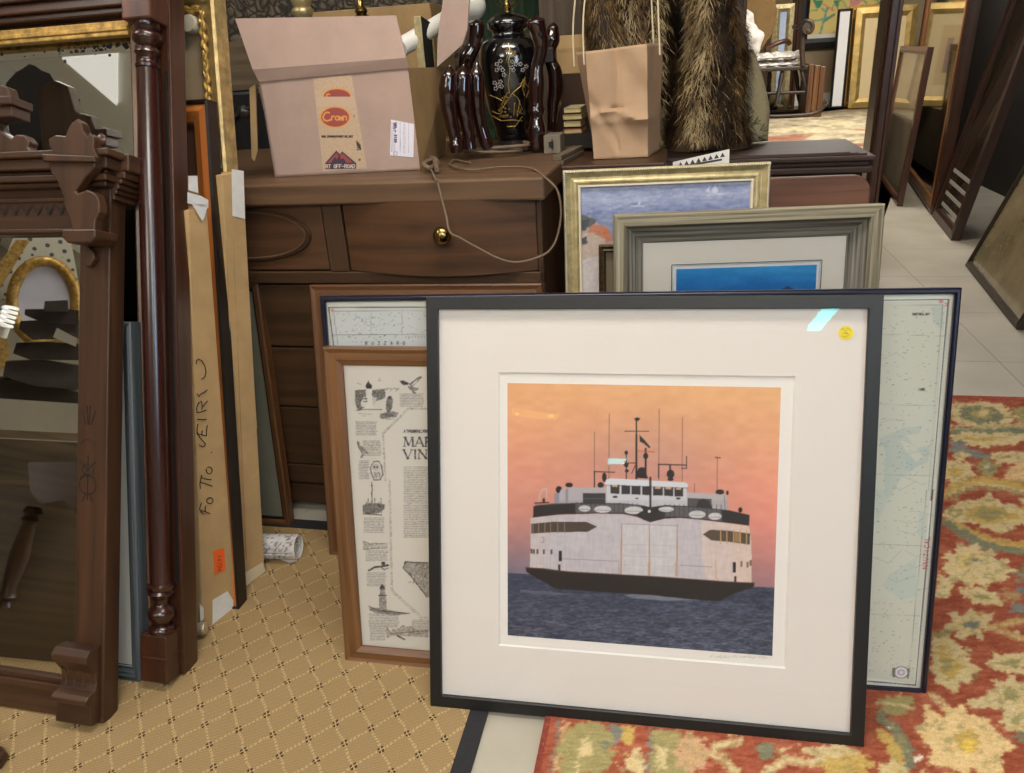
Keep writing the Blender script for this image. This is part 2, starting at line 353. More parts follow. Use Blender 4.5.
GOLD=mat('gilt',(214,184,122),rough=.38,metal=.45,var=.35,scale=40,bump=.2,bscale=120)
GOLDP=mat('pale_gilt',(206,188,138),rough=.4,metal=.5,var=.3,scale=40,bump=.15,bscale=90)
GOLDB=mat('bright_gilt',(214,168,84),rough=.4,metal=.4,var=.45,scale=60,bump=.4,bscale=70)
BRASS=mat('brass',(150,128,78),rough=.22,metal=1.0)
BRASSP=mat('pale_brass_metal',(196,176,128),rough=.35,metal=.6)
KRAFT=mat('kraft_cardboard',(186,152,104),rough=.85,var=.1,scale=14,bump=.1,bscale=40)
KRAFTP=mat('carton_board_frontlit',(184,156,142),rough=.85,var=.07,scale=10,bump=.08,bscale=30)  # pink of the cool frontal light is put into this board colour
KRAFTD=mat('kraft_tan',(176,140,92),rough=.85,var=.12,scale=14)
PAPERW=mat('white_paper',(232,228,220),rough=.7,var=.04,scale=20)
TAPEW=mat('white_tape',(224,220,214),rough=.35,var=.06,scale=30)
INK=mat('ink',(28,24,24),rough=.7)
WHITE=mat('white_mat_board',(222,214,207),rough=.8)
CREAM=mat('cream_mat_board',(222,214,202),rough=.8)
GLASS=glassmat()
MIR=mirrormat('mirror_silver',c=(222,222,216))
DARKBOARD=mat('dark_backing',(20,16,13),rough=.8)
# ============================================================ room shell (room axes a,b)
AL,AR,B0,B1,ZC=-4.3,2.45,-5.2,9.35,2.75
g=G(); g.box(AL,AR,B0,B1,-.08,0)
def floormat():
    m,nt,b=newmat('painted_tile_floor'); tc=nt.nodes.new('ShaderNodeTexCoord')
    br=nt.nodes.new('ShaderNodeTexBrick'); br.offset=0; br.inputs['Scale'].default_value=1; br.inputs['Brick Width'].default_value=.62; br.inputs['Row Height'].default_value=.62; br.inputs['Mortar Size'].default_value=.0022
    br.inputs['Color1'].default_value=rgb((176,168,152)); br.inputs['Color2'].default_value=rgb((168,161,146)); br.inputs['Mortar'].default_value=rgb((120,112,98)); lk(nt,tc.outputs['Object'],br.inputs['Vector'])
    n=nt.nodes.new('ShaderNodeTexNoise'); n.inputs['Scale'].default_value=3; n.inputs['Detail'].default_value=8; lk(nt,tc.outputs['Object'],n.inputs['Vector'])
    r=nt.nodes.new('ShaderNodeValToRGB'); r.color_ramp.elements[0].position=.3; r.color_ramp.elements[0].color=(.8,.79,.76,1); r.color_ramp.elements[1].position=.65; r.color_ramp.elements[1].color=(1.05,1.05,1.05,1); lk(nt,n.outputs['Fac'],r.inputs[0])
    v=nt.nodes.new('ShaderNodeTexVoronoi'); v.inputs['Scale'].default_value=14; lk(nt,tc.outputs['Object'],v.inputs['Vector'])
    c=nt.nodes.new('ShaderNodeMath'); c.operation='GREATER_THAN'; c.inputs[1].default_value=.07; lk(nt,v.outputs['Distance'],c.inputs[0])
    mr=nt.nodes.new('ShaderNodeMapRange'); mr.inputs['To Min'].default_value=.78; lk(nt,c.outputs[0],mr.inputs['Value'])
    m1=nt.nodes.new('ShaderNodeVectorMath'); m1.operation='MULTIPLY'; lk(nt,br.outputs['Color'],m1.inputs[0]); lk(nt,r.outputs['Color'],m1.inputs[1])
    m2=nt.nodes.new('ShaderNodeVectorMath'); m2.operation='SCALE'; lk(nt,m1.outputs[0],m2.inputs[0]); lk(nt,mr.outputs[0],m2.inputs['Scale'])
    lk(nt,m2.outputs[0],b.inputs['Base Color']); b.inputs['Roughness'].default_value=.38; return m
RPO=RP(0,0)
g.build('floor',floormat(),kind='structure',pose=RPO)
CEIL=mat('ceiling_paint',(226,222,212),rough=.9)
g=G(); g.box(AL,AR,B0,B1,ZC,ZC+.08); g.build('ceiling',CEIL,kind='structure',pose=RPO)
WALLP=mat('plaster_wall',(150,138,118),rough=.9,var=.08,scale=3)
g=G(); g.box(AL-.08,AL,B0,B1,0,ZC); g.build('wall_left',WALLP,kind='structure',pose=RPO)
g=G(); g.box(AR,AR+.08,B0,B1,0,ZC); g.build('wall_right',mat('dark_wall',(44,36,29),rough=.9,var=.1,scale=3),kind='structure',pose=RPO)
g=G(); g.box(AL,AR,B0-.08,B0,0,ZC); g.build('wall_front',WALLP,kind='structure',pose=RPO)
g=G(); g.box(AL,AR,B1,B1+.08,0,ZC); g.build('wall_far',mat('far_wall',(170,150,120),rough=.9),kind='structure',pose=RPO)
# embossed wallpaper partition behind the dresser
def wallpaper():
    m,nt,b=newmat('embossed_wallpaper'); tc=nt.nodes.new('ShaderNodeTexCoord')
    n=nt.nodes.new('ShaderNodeTexNoise'); n.inputs['Scale'].default_value=9; n.inputs['Detail'].default_value=3; lk(nt,tc.outputs['Object'],n.inputs['Vector'])
    mx=nt.nodes.new('ShaderNodeMix'); mx.data_type='VECTOR'; mx.inputs[0].default_value=.12; lk(nt,tc.outputs['Object'],mx.inputs[4]); lk(nt,n.outputs['Color'],mx.inputs[5])
    v=nt.nodes.new('ShaderNodeTexVoronoi'); v.feature='DISTANCE_TO_EDGE'; v.inputs['Scale'].default_value=34; lk(nt,mx.outputs[1],v.inputs['Vector'])
    r=nt.nodes.new('ShaderNodeValToRGB'); r.color_ramp.elements[0].position=.02; r.color_ramp.elements[1].position=.22; r.color_ramp.elements[0].color=rgb((44,36,28)); r.color_ramp.elements[1].color=rgb((104,92,74)); lk(nt,v.outputs['Distance'],r.inputs[0]); lk(nt,r.outputs[0],b.inputs['Base Color'])
    bp=nt.nodes.new('ShaderNodeBump'); bp.inputs['Distance'].default_value=.01; bp.inputs['Strength'].default_value=.8; lk(nt,v.outputs['Distance'],bp.inputs['Height']); lk(nt,bp.outputs[0],b.inputs['Normal']); b.inputs['Roughness'].default_value=.45; return m
WB=2.98
aend=ony(741,40,2.76).dot(W0)
g=G(); g.box(AL,aend-.03,WB,WB+.1,0,ZC); g.build('wall_back',wallpaper(),kind='structure',pose=RPO)
# mahogany casing posts of the opening
def zl(u,v,b): # point on room plane b -> (a,z)
    p=onpl(u,v,N0*b,N0); return p.dot(W0),p.z
a0,_=zl(735.5,30,WB-.04); a1,_=zl(746,30,WB-.04)
g=G(); g.box(a0,a1-.012,WB-.05,WB+.1,0,ZC); g.box(a1-.016,a1,WB-.03,WB+.12,0,ZC); g.build('trim_1',MAHR,kind='structure',pose=RPO,bevel=.003)
a2,_=zl(887,40,WB-.04); a3,_=zl(897,40,WB-.04)
g=G(); g.box(a2,a3,WB-.05,WB+.06,0,ZC); g.box(a2-.008,a2+.004,WB-.02,WB+.09,0,ZC); g.box(a3-.010,a3+.003,WB-.056,WB-.045,0,ZC); g.build('trim_2',MAH,kind='structure',pose=RPO,bevel=.003)
a2c,a3c=a2,a3
# ============================================================ carpet with diamond lattice
lo=np.array([-.638,1.248]); la=np.array([.0468,.0339]); lb=np.array([.0264,-.0516]); LI=np.linalg.inv(np.array([la,lb]).T)
def carpetmat(border=False):
    m,nt,b=newmat('sisal_carpet'); uv=nt.nodes.new('ShaderNodeUVMap')
    N=nt.nodes.new
    def M(op,a,bv=None,c=None):
        n=N('ShaderNodeMath'); n.operation=op
        for i,x in enumerate([a,bv,c]):
            if x is None: continue
            if isinstance(x,(int,float)): n.inputs[i].default_value=x
            else: lk(nt,x,n.inputs[i])
        return n.outputs[0]
    sp=N('ShaderNodeSeparateXYZ'); lk(nt,uv.outputs[0],sp.inputs[0]); x,y=sp.outputs[0],sp.outputs[1]
    no=N('ShaderNodeTexNoise'); no.inputs['Scale'].default_value=2.2; lk(nt,uv.outputs[0],no.inputs['Vector']); wob=M('MULTIPLY',M('SUBTRACT',no.outputs['Fac'],.5),.2)
    x=M('ADD',x,wob); y=M('SUBTRACT',y,wob)
    fx=M('ABSOLUTE',M('SUBTRACT',M('FRACT',M('ADD',x,.5)),.5)); fy=M('ABSOLUTE',M('SUBTRACT',M('FRACT',M('ADD',y,.5)),.5)) # distance to node line
    def dash(coord,line): # dashes along coord where line small
        d=M('GREATER_THAN',M('FRACT',M('MULTIPLY',coord,7)),.38); return M('MULTIPLY',d,M('LESS_THAN',line,.045))
    dsh=M('MAXIMUM',dash(x,fy),dash(y,fx))
    near=M('MULTIPLY',M('LESS_THAN',fx,.105),M('LESS_THAN',fy,.105))
    cross=M('MULTIPLY',M('GREATER_THAN',fx,.022),M('GREATER_THAN',fy,.022))
    node=M('MULTIPLY',near,cross)
    ch=N('ShaderNodeTexChecker'); ch.inputs['Scale'].default_value=26; ch.inputs['Color1'].default_value=rgb((118,95,64)); ch.inputs['Color2'].default_value=rgb((180,152,108)); lk(nt,uv.outputs[0],ch.inputs['Vector'])
    n2=N('ShaderNodeTexNoise'); n2.inputs['Scale'].default_value=38; n2.inputs['Detail'].default_value=4; lk(nt,uv.outputs[0],n2.inputs['Vector'])
    r=N('ShaderNodeValToRGB'); r.color_ramp.elements[0].position=.3; r.color_ramp.elements[1].position=.7; r.color_ramp.elements[0].color=rgb((112,90,60)); r.color_ramp.elements[1].color=rgb((186,158,114)); lk(nt,n2.outputs['Fac'],r.inputs[0])
    mx=N('ShaderNodeMix'); mx.data_type='RGBA'; mx.inputs[0].default_value=.45; lk(nt,r.outputs[0],mx.inputs[6]); lk(nt,ch.outputs[0],mx.inputs[7])
    m1=N('ShaderNodeMix'); m1.data_type='RGBA'; lk(nt,M('MULTIPLY',dsh,.42),m1.inputs[0]); lk(nt,mx.outputs[2],m1.inputs[6]); m1.inputs[7].default_value=rgb((212,184,136))
    m2=N('ShaderNodeMix'); m2.data_type='RGBA'; lk(nt,M('MULTIPLY',node,.9),m2.inputs[0]); lk(nt,m1.outputs[2],m2.inputs[6]); m2.inputs[7].default_value=rgb((48,34,26))
    lk(nt,m2.outputs[2],b.inputs['Base Color']); b.inputs['Roughness'].default_value=.95; b.inputs['Specular IOR Level'].default_value=.1
    bp=N('ShaderNodeBump'); bp.inputs['Strength'].default_value=.5; bp.inputs['Distance'].default_value=.002; lk(nt,n2.outputs['Fac'],bp.inputs['Height']); lk(nt,bp.outputs[0],b.inputs['Normal'])
    return m
ce=onz(488,713); ce2=onz(460,773)
aR=ce.dot(W0)-.035; bF=onz(300,531).dot(N0)
root=thing('area_carpet','beige woven carpet with dotted diamond lattice and black bound edge','carpet',RP(0,0))
g=G(); A0=-2.6; Bn=-1.2
def cuv(a,b): 
    p=rm(a,b); q=LI@(np.array([p.x,p.y])-lo); return (q[0],q[1])
v=[(A0,Bn),(aR,Bn),(aR,bF),(A0,bF)]
g.face([(a,b,.009) for a,b in v],[cuv(a,b) for a,b in v])
for i in range(4):
    p,q=v[i],v[(i+1)%4]; g.face([(p[0],p[1],.001),(q[0],q[1],.001),(q[0],q[1],.009),(p[0],p[1],.009)],[cuv(*p),cuv(*q),cuv(*q),cuv(*p)])
g.build('carpet_field',carpetmat(),root)
g=G(); g.box(aR,aR+.036,Bn,bF+.045,.001,.0085); g.box(A0,aR,bF,bF+.045,.001,.0085)
g.build('binding',mat('black_binding',(34,33,36),rough=.8,var=.3,scale=90),root)
# ============================================================ oriental rug
RED=(156,80,54);BEI=(206,184,136);OLI=(156,144,94);GRN=(124,124,98);GLD=(194,162,88);DK=(112,82,48);BLU=(126,124,116)
cv=Canvas(480,380,1120,900,2.0,RED)
n_=cv.noise(16,14,5,3)+cv.noise(10,40,3,4); cv.a+=n_[...,None]
rs=random.Random(11)
# scattered filler in places that stay mostly hidden
for i in range(60):
    x,y=rs.uniform(480,900),rs.uniform(380,700); c=rs.choice([BEI,OLI,GRN,GLD]); cv.petal(x,y,rs.uniform(12,24),rs.uniform(6,10),rs.choice([5,6,8]),c,rs.random(),.6); cv.ell(x,y,5,3,rs.choice([GLD,RED,OLI]))
def leafy(x,y,r1,r2,n,c1,c2,c3,sq=.7,ph=.2):
    cv.petal(x,y,r1,r2,n,c1,ph,sq); cv.petal(x,y,r1*.6,r2*.5,n,c2,ph+.2,sq); cv.ell(x,y,r1*.22,r1*.22*sq,c3)
cv.T=(900,380,3.865)
cv.line([(180,72),(500,78)],1.5,(150,60,42)); cv.line([(200,175),(500,172)],1.2,BEI); 
cv.poly([(205,100),(300,90),(390,100),(430,140),(400,172),(320,182),(230,165),(200,130)],BEI); cv.poly([(225,108),(300,98),(375,108),(410,140),(380,162),(310,170),(240,150)],GRN); cv.petal(315,130,60,30,9,(176,160,100),0,.45); cv.ell(320,128,22,10,BEI)
cv.ell(470,135,25,28,OLI)
cv.poly([(195,185),(500,180),(500,205),(195,208)],GRN); cv.line([(195,190),(500,184)],1.6,(170,164,120))
cv.poly([(200,212),(260,200),(360,215),(470,205),(500,225),(440,240),(330,255),(250,245),(205,235)],BEI); cv.poly([(230,216),(350,226),(440,220),(330,240),(250,232)],GLD)
cv.poly([(200,240),(240,232),(260,260),(350,290),(320,305),(230,275),(190,262)],BLU); cv.petal(240,290,24,12,6,BEI,0,.6)
cv.poly([(360,285),(500,282),(500,315),(380,312)],BEI); cv.line([(380,300),(500,298)],1,DK)
cv.poly([(300,325),(340,305),(380,330),(360,365),(320,360)],OLI); cv.petal(340,335,40,18,5,GRN,.3,.7); cv.ell(338,335,12,9,BEI)
cv.petal(215,355,70,34,8,BEI,.2,.7); cv.petal(215,355,40,20,6,GLD,.4,.6)
cv.poly([(405,370),(450,335),(500,325),(500,390),(440,385)],(214,176,128))
arc=[(180,440),(230,405),(310,390),(400,398),(500,425)]
cv.line(arc,5,GLD); cv.line([(x,y+14) for x,y in arc],2.5,BEI); cv.line([(x,y+24) for x,y in arc],1.2,OLI)
cv.poly([(175,520),(230,480),(300,470),(340,450),(380,480),(440,490),(500,515),(500,550),(440,560),(390,590),(330,560),(270,545),(210,545)],BEI)
cv.poly([(240,515),(290,490),(340,480),(400,500),(470,530),(400,545),(330,560),(280,540)],GLD); cv.poly([(260,515),(330,492),(420,522),(330,545)],OLI); cv.ell(215,515,28,20,OLI); cv.ell(215,515,14,10,BEI)
arc=[(175,550),(240,595),(320,635),(420,655),(500,668)]
cv.line(arc,8,GRN); cv.line([(x+8,y-16) for x,y in arc],2.6,GLD); cv.line(arc,2,OLI)
leafy(270,710,110,60,9,BEI,(212,184,112),OLI,.75,.1); cv.petal(290,700,30,14,6,BLU,0,.7)
cv.T=(880,560,3.63)
cv.poly([(215,60),(262,80),(240,130),(205,135)],BEI); cv.petal(360,50,110,70,10,BEI,.1,.35); cv.petal(350,50,60,30,8,GLD,.1,.35)
cv.poly([(300,105),(360,110),(410,130),(440,160),(390,155),(340,150)],BEI); cv.poly([(320,115),(380,125),(400,145),(350,140)],OLI)
leafy(330,235,95,40,7,BEI,OLI,BLU,.6,.25); cv.line([(390,240),(520,290)],2.2,(206,176,120)); cv.line([(390,245),(520,220)],2,(200,170,110)); cv.line([(190,280),(260,255)],2,OLI)
cv.ell(500,175,30,18,BLU); cv.petal(470,130,40,18,6,(168,138,92),.1,.6); cv.ell(510,110,12,14,(110,116,120))
cv.poly([(195,285),(240,280),(280,320),(320,330),(318,370),(350,400),(320,440),(290,430),(275,475),(240,450),(210,440),(190,390)],BEI); cv.poly([(210,330),(270,350),(300,390),(270,440),(225,410)],GLD); cv.poly([(215,345),(255,360),(270,390),(235,400)],OLI); cv.ell(225,318,22,12,GLD); cv.ell(340,420,12,16,(140,110,70))
cv.poly([(390,375),(430,350),(520,345),(520,405),(430,395)],BEI); cv.poly([(420,370),(510,360),(500,392),(440,385)],OLI)
cv.petal(470,490,85,50,8,BEI,.1,.8); cv.petal(475,490,50,24,6,OLI,.2,.7); cv.petal(490,580,60,36,7,BEI,.3,.7); cv.petal(490,580,34,16,6,OLI,.1,.7)
cv.poly([(0,505),(110,500),(125,540),(60,560),(0,545)],OLI); cv.line([(0,520),(110,535)],1.5,BEI)
cv.line([(0,570),(60,620),(100,690),(110,750)],10,GRN); cv.line([(20,580),(70,630),(100,700)],2,OLI); cv.poly([(0,620),(50,650),(80,700),(70,740),(30,690),(0,670)],GLD); cv.poly([(0,640),(40,665),(30,690),(0,680)],RED)
cv.line([(180,490),(235,525)],2,BEI); cv.poly([(320,515),(420,500),(440,530),(340,535)],BEI)
cv.poly([(165,535),(200,560),(230,590),(240,545),(280,540),(300,530),(310,570),(380,580),(400,610),(450,660),(480,680),(440,700),(430,770),(330,773),(250,745),(180,735),(190,680),(140,620),(170,600)],(224,192,136))
cv.petal(315,655,62,44,9,DK,.2,.85); cv.petal(318,658,48,32,8,GLD,.1,.85); cv.ell(318,675,24,26,(226,190,84)); cv.petal(340,760,40,20,6,RED,0,.6); cv.petal(60,760,60,30,7,BEI,0,.5)
for x,y in ((488,545),(141,722),(36,605)): cv.ell(x,y,4,4,(240,235,215))
cv.T=(540,700,3.012)
cv.line([(60,60),(30,220)],1.6,BLU); cv.line([(75,70),(48,220)],1,BEI); 
cv.poly([(85,95),(130,70),(190,85),(215,130),(215,180),(180,220),(60,220),(70,170),(50,150)],OLI); cv.line([(140,110),(120,160),(110,220)],2.4,BEI); cv.petal(140,150,30,14,6,BEI,0,1.2); cv.poly([(180,120),(215,130),(200,170)],GRN)
cv.poly([(210,85),(235,80),(250,110),(225,130)],BLU); cv.poly([(245,85),(280,85),(270,130),(255,120)],GLD); cv.poly([(260,200),(290,150),(310,190),(300,220)],BEI)
cv.poly([(340,95),(420,100),(440,220),(330,220)],OLI); cv.poly([(350,130),(390,150),(380,200),(360,220),(345,180)],BEI); cv.line([(335,90),(325,220)],2.5,BLU)
cv.petal(450,160,60,40,8,(196,158,118),0,1.0); cv.ell(438,178,5,5,(30,20,20)); cv.ell(425,150,9,12,RED)
cv.line([(600,125),(530,140),(520,165),(560,185),(590,220)],4.5,BEI); cv.line([(590,130),(540,150),(560,175)],1.5,OLI)
cv.poly([(655,135),(700,130),(700,180),(660,175)],GRN); cv.line([(680,220),(740,180),(820,190),(900,160),(960,165)],5,BEI); cv.poly([(790,150),(900,140),(960,165),(900,185)],BEI); cv.petal(920,195,90,50,8,GLD,0,.4); cv.line([(830,190),(900,180),(960,190)],1.5,DK)
cv.T=(780,490,2.73)
cv.petal(560,215,80,44,8,BEI,.1,.45); cv.line([(460,90),(560,150),(666,175)],6,GRN); cv.line([(480,95),(580,140),(666,150)],2,GLD)
cv.T=(0,0,1.0)
for i in range(60):
    x,y=rs.uniform(1026,1120),rs.uniform(395,900); cv.petal(x,y,rs.uniform(12,24),rs.uniform(6,10),rs.choice([5,6,8]),rs.choice([BEI,OLI,GRN,GLD]),rs.random(),.6)
for i in range(50):
    x,y=rs.uniform(560,1100),rs.uniform(782,900); cv.petal(x,y,rs.uniform(14,34),rs.uniform(8,14),rs.choice([5,6,8]),rs.choice([BEI,OLI,GRN,GLD]),rs.random(),.7)
def warp(cv,amp,sx,sy,seed):
    dx=(cv.noise(amp,sx,sy,seed)).astype(int); dy=(cv.noise(amp*.6,sx,sy,seed+1)).astype(int); Y,X=np.mgrid[0:cv.h,0:cv.w]; cv.a=cv.a[np.clip(Y+dy,0,cv.h-1),np.clip(X+dx,0,cv.w-1)]
def soft(cv,n=1):
    for _ in range(n): cv.a=(cv.a*2+np.roll(cv.a,1,0)+np.roll(cv.a,-1,0)+np.roll(cv.a,1,1)+np.roll(cv.a,-1,1))/6
for _k in range(4):
    L0=cv.a.sum(-1)
    for ax_,s_ in ((0,1),(0,-1),(1,1),(1,-1)):
        sh=np.roll(cv.a,s_,ax_); Ls=sh.sum(-1); m_=((Ls>L0+90)&(L0<345))[...,None]; cv.a=np.where(m_,sh,cv.a); L0=cv.a.sum(-1)
rs=random.Random(77)
for i in range(150):
    x,y=rs.uniform(560,1110),rs.uniform(405,895); px_=cv.a[int((y-cv.y0)*cv.k),int((x-cv.x0)*cv.k)]
    if px_.sum()<340: cv.petal(x,y,rs.uniform(3,7),rs.uniform(2,3),rs.choice([4,5]),rs.choice([BEI,OLI,GLD,(196,150,104)]),rs.random(),.6); cv.line([(x,y),(x+rs.uniform(-16,16),y+rs.uniform(-7,7))],1.3,rs.choice([OLI,BEI,GLD]))
# woven detail: lighter fields get olive and tan flecks, every edge is ragged
lum=cv.a.sum(-1)/3; fl=cv.noise(1,9,6,91)+.6*cv.noise(1,4,3,92); msk=((lum>128)&(fl>.55))[...,None]; cv.a=np.where(msk,cv.a*.45+np.array(OLI)*.5,cv.a)
fl=cv.noise(1,8,5,93)+.6*cv.noise(1,4,3,94); msk=((lum>128)&(fl>.75))[...,None]; cv.a=np.where(msk,cv.a*.4+np.array([206,166,96])*.6,cv.a)
msk=((lum<112)&(fl>.95))[...,None]; cv.a=np.where(msk,np.array([186,104,74.]),cv.a)
warp(cv,9,7,3.5,95); warp(cv,5,2.4,1.6,97); soft(cv,2)
cv.a+=cv.noise(9,2,2,8)[...,None]+cv.noise(12,14,2,9)[...,None]
p=onz(537,773); q=onz(1000,399); ra,rb=p.dot(W0),q.dot(N0)
root=thing('oriental_rug','red oriental rug with beige and olive floral pattern under the black frame','rug',RP(0,0))
FP=Pose(rm(0,0,0),-13,90)   # local x=a, z=b, y=down
def rugpost(c,X,Z):
    # edge stripe on the far and left ends
    e=(Z>rb-.012)[:,None]; c=np.where(e,np.array([160,74,54.]),c); return c
# wave the left edge a little
A1=ra+2.25
nx,nz=int((A1-ra)/.0035),int((rb-(.55))/.0035)
X,Z=np.meshgrid(np.linspace(ra,A1,nx),np.linspace(.55,rb,nz)); X=X+np.where(X<ra+.02,.003*np.sin(Z*40),0)
Hh=.011+.0012*RNG.rand(*X.shape); Wd=np.stack([X*W0.x+Z*N0.x,X*W0.y+Z*N0.y,Hh],-1).reshape(-1,3)
Zs=np.where(Z<.86,1.72-Z,Z); Xs=X.copy()   # the pattern repeats mirrored beyond the part traced from the photo
def rowuv(A,B): return projnp(np.stack([A*W0.x+B*N0.x,A*W0.y+B*N0.y,np.full(A.shape,.011)],-1).reshape(-1,3))
U,V=rowuv(Xs,Zs); U=U.reshape(X.shape); inside=U<1108
lim=np.where(inside,Xs,-9).max(1)[:,None]; span=lim-ra
ph=(Xs-ra)%(2*span); Xs=ra+np.where(ph>span,2*span-ph,ph)
U,V=rowuv(Xs,Zs); c=cv.sample(U,V); c=rugpost(c,X.ravel(),Z.ravel())
edge=np.zeros(X.shape,bool); edge[0]=edge[-1]=True; edge[:,0]=edge[:,-1]=True; Hh[edge]=.001
gridmesh('rug_pile',np.stack([X.ravel(),Z.ravel(),Hh.ravel()],1),nx,nz,c,artmat('wool_rug',rough=1,weave=.16,bump=.5,bscale=420),root)
g=G(); g.box(ra-.004,ra+.008,.55,rb,.001,.012); g.build('selvedge',mat('red_edge',(150,66,48),rough=.95,var=.3,scale=90),root)
# ============================================================ picture frames in the middle
def back_panel(parent,w,h,i,y,m=None):
    g=G(); g.box(i,w-i,y,y+.004,i,h-i); g.build('backing',m or DARKBOARD,parent)
def glass_pane(parent,x0,x1,z0,z1,y,m=None):
    g=G(); g.face([(x0,y,z0),(x1,y,z0),(x1,y,z1),(x0,y,z1)]); return g.build('glass',m or GLASS,parent)
def matboard(parent,w,h,i,hole,y,t,m,name='mat_board'):
    # board with bevelled opening; hole=(x0,x1,z0,z1)
    x0,x1,z0,z1=hole; g=G(); O=[(i,i),(w-i,i),(w-i,h-i),(i,h-i)]; H=[(x0,z0),(x1,z0),(x1,z1),(x0,z1)]; b=t*1.0; H2=[(x0+b,z0+b),(x1-b,z0+b),(x1-b,z1-b),(x0+b,z1-b)]
    for k in range(4):
        l=(k+1)%4; g.face([(O[k][0],y,O[k][1]),(O[l][0],y,O[l][1]),(H[l][0],y,H[l][1]),(H[k][0],y,H[k][1])],m=0)
        g.face([(H[k][0],y,H[k][1]),(H[l][0],y,H[l][1]),(H2[l][0],y+t,H2[l][1]),(H2[k][0],y+t,H2[k][1])],m=1)
    return g.build(name,[m,PAPERW],parent)
# ---- 1 black framed ferry photograph
P=Pose((-.2060,1.1734,.009),-11.65,18.18); w=h=.8208
root=thing('framed_photograph','large black framed ferry photograph with white mat, leaning at the front','framed picture',P)
xi,_=P.l(438,500); fw=.0235
g=G(); g.sweep(0,0,w,h,[(0,.028),(0,-.0),(fw,-.0),(fw,.010),(fw-.006,.010),(fw-.006,.028)]); g.build('frame',EBO,root,bevel=.0012)
back_panel(root,w,h,.01,.022)
hx0,hz1=P.l(498,372,.012); hx1,_=P.l(796,374,.012); _,hz0=P.l(640,657,.012)
matboard(root,w,h,fw-.004,(hx0,hx1,hz0,hz1),.0115,.003,WHITE)
px0,pz1=P.l(507.5,383,.015); px1,_=P.l(781,386,.015); _,pz0=P.l(640,645.5,.015)
g=G(); g.box(hx0-.02,hx1+.02,.0150,.0158,hz0-.02,hz1+.02); g.build('print_margin',mat('print_paper',(230,224,218),rough=.6),root)
# painting of the ferry, traced
cv=Canvas(500,375,790,672,3.0,(225,160,105))
H_,W_=cv.h,cv.w; yy=np.linspace(375,672,H_)[:,None]; xx=np.linspace(500,790,W_)[None]
stops=[(383,(226,170,118)),(440,(226,160,122)),(480,(218,148,124)),(520,(202,138,124)),(550,(172,124,120)),(580,(140,116,124)),(600,(124,108,120))]
for ch in range(3):
    cv.a[...,ch]=np.interp(yy-(xx-640)*.06,[s[0] for s in stops],[s[1][ch] for s in stops])
fade=np.exp(-((xx-645)/75.)**2-((yy-455)/40.)**2); cv.a+=fade[...,None]*np.array([-24,-10,4.])
edge=np.clip((xx-700)/80,0,1)*np.clip((yy-440)/80,0,1); cv.a+=edge[...,None]*np.array([22,4,2.])
edge=np.clip((600-xx)/100,0,1)*np.clip((yy-520)/50,0,1); cv.a+=edge[...,None]*np.array([-20,-6,2.])
cv.a+=(cv.noise(5,30,14,2)+cv.noise(2.5,2,2,3))[...,None]
cv.T=(520,410,3.867)
Z=lambda *p:list(p)
# sea
seaY=lambda x:573+ (x-508)*(588-573)/270
mask=(yy>seaY(xx)); n=cv.noise(1,9,2.2,5)+.7*cv.noise(1,22,4,6)+.5*cv.noise(1,3,1.6,7)
near=np.clip((yy-575)/80,0,1); base=np.array([58,62,82.])[None,None]+near[...,None]*np.array([10,12,12.])
sea=base+ (n*(14+20*near))[...,None]*np.array([1,1,1.05]); cv.a=np.where(mask[...,None],np.clip(sea,20,200),cv.a)
cv.poly([(0,695),(100,700),(200,712),(140,716),(0,704)],(120,122,134),.5); cv.poly([(400,716),(480,708),(560,722),(700,735),(560,738),(440,728)],(150,152,160),.6)
DKc=(38,34,36)
# masts and wires
for x,y0,y1 in ((288,85,300),(345,15,265),(538,-5,270),(628,30,275),(763,183,325),(675,285,320)): cv.line([(x,y0),(x-1,y1)],.55,(96,66,60),.9)
cv.line([(755,183),(775,185)],.9,DKc)
cv.line([(450,42),(450,265)],1.3,DKc); cv.line([(450,95),(450,265)],1.9,DKc); cv.line([(405,82),(498,82)],.7,DKc); cv.poly([(442,32),(455,28),(466,34),(458,42),(446,40)],DKc); cv.line([(450,205),(415,205)],.8,DKc); cv.line([(432,245),(450,205)],.7,DKc)
cv.line([(486,150),(486,262)],1.9,DKc); cv.ell(486,178,10,12,DKc); cv.line([(455,158),(520,162)],.9,(200,88,52)); cv.poly([(461,95),(478,112),(504,143),(500,148),(480,130),(464,122)],DKc)
cv.line([(411,158),(411,265)],.9,DKc); cv.ell(411,165,7,8,DKc); cv.ell(411,212,9,10,DKc); cv.ell(413,235,8,6,DKc); cv.poly([(445,262),(458,225),(480,222),(495,265)],DKc); cv.ell(470,235,12,14,DKc)
cv.line([(535,210),(642,213)],1.1,DKc); cv.line([(536,210),(536,262)],1.0,DKc); cv.line([(644,180),(644,226),(625,226)],.8,DKc); cv.ell(582,248,15,17,DKc); cv.line([(580,212),(582,272)],1.6,DKc); cv.ell(582,268,12,6,DKc)
cv.line([(286,238),(366,241)],.9,DKc); cv.line([(288,238),(288,298)],1,DKc); cv.ell(326,260,9,18,DKc); cv.ell(312,290,12,11,DKc)
cv.ell(151,308,13,14,DKc); cv.ell(190,290,15,9,DKc); cv.ell(773,317,17,10,DKc); cv.ell(802,320,5,9,DKc); cv.ell(852,386,8,10,DKc)
cv.line([(72,362),(76,330),(86,308),(102,303),(104,340)],1.0,(190,180,180)); cv.line([(58,360),(110,358)],1.2,DKc); cv.ell(92,350,5,10,DKc)
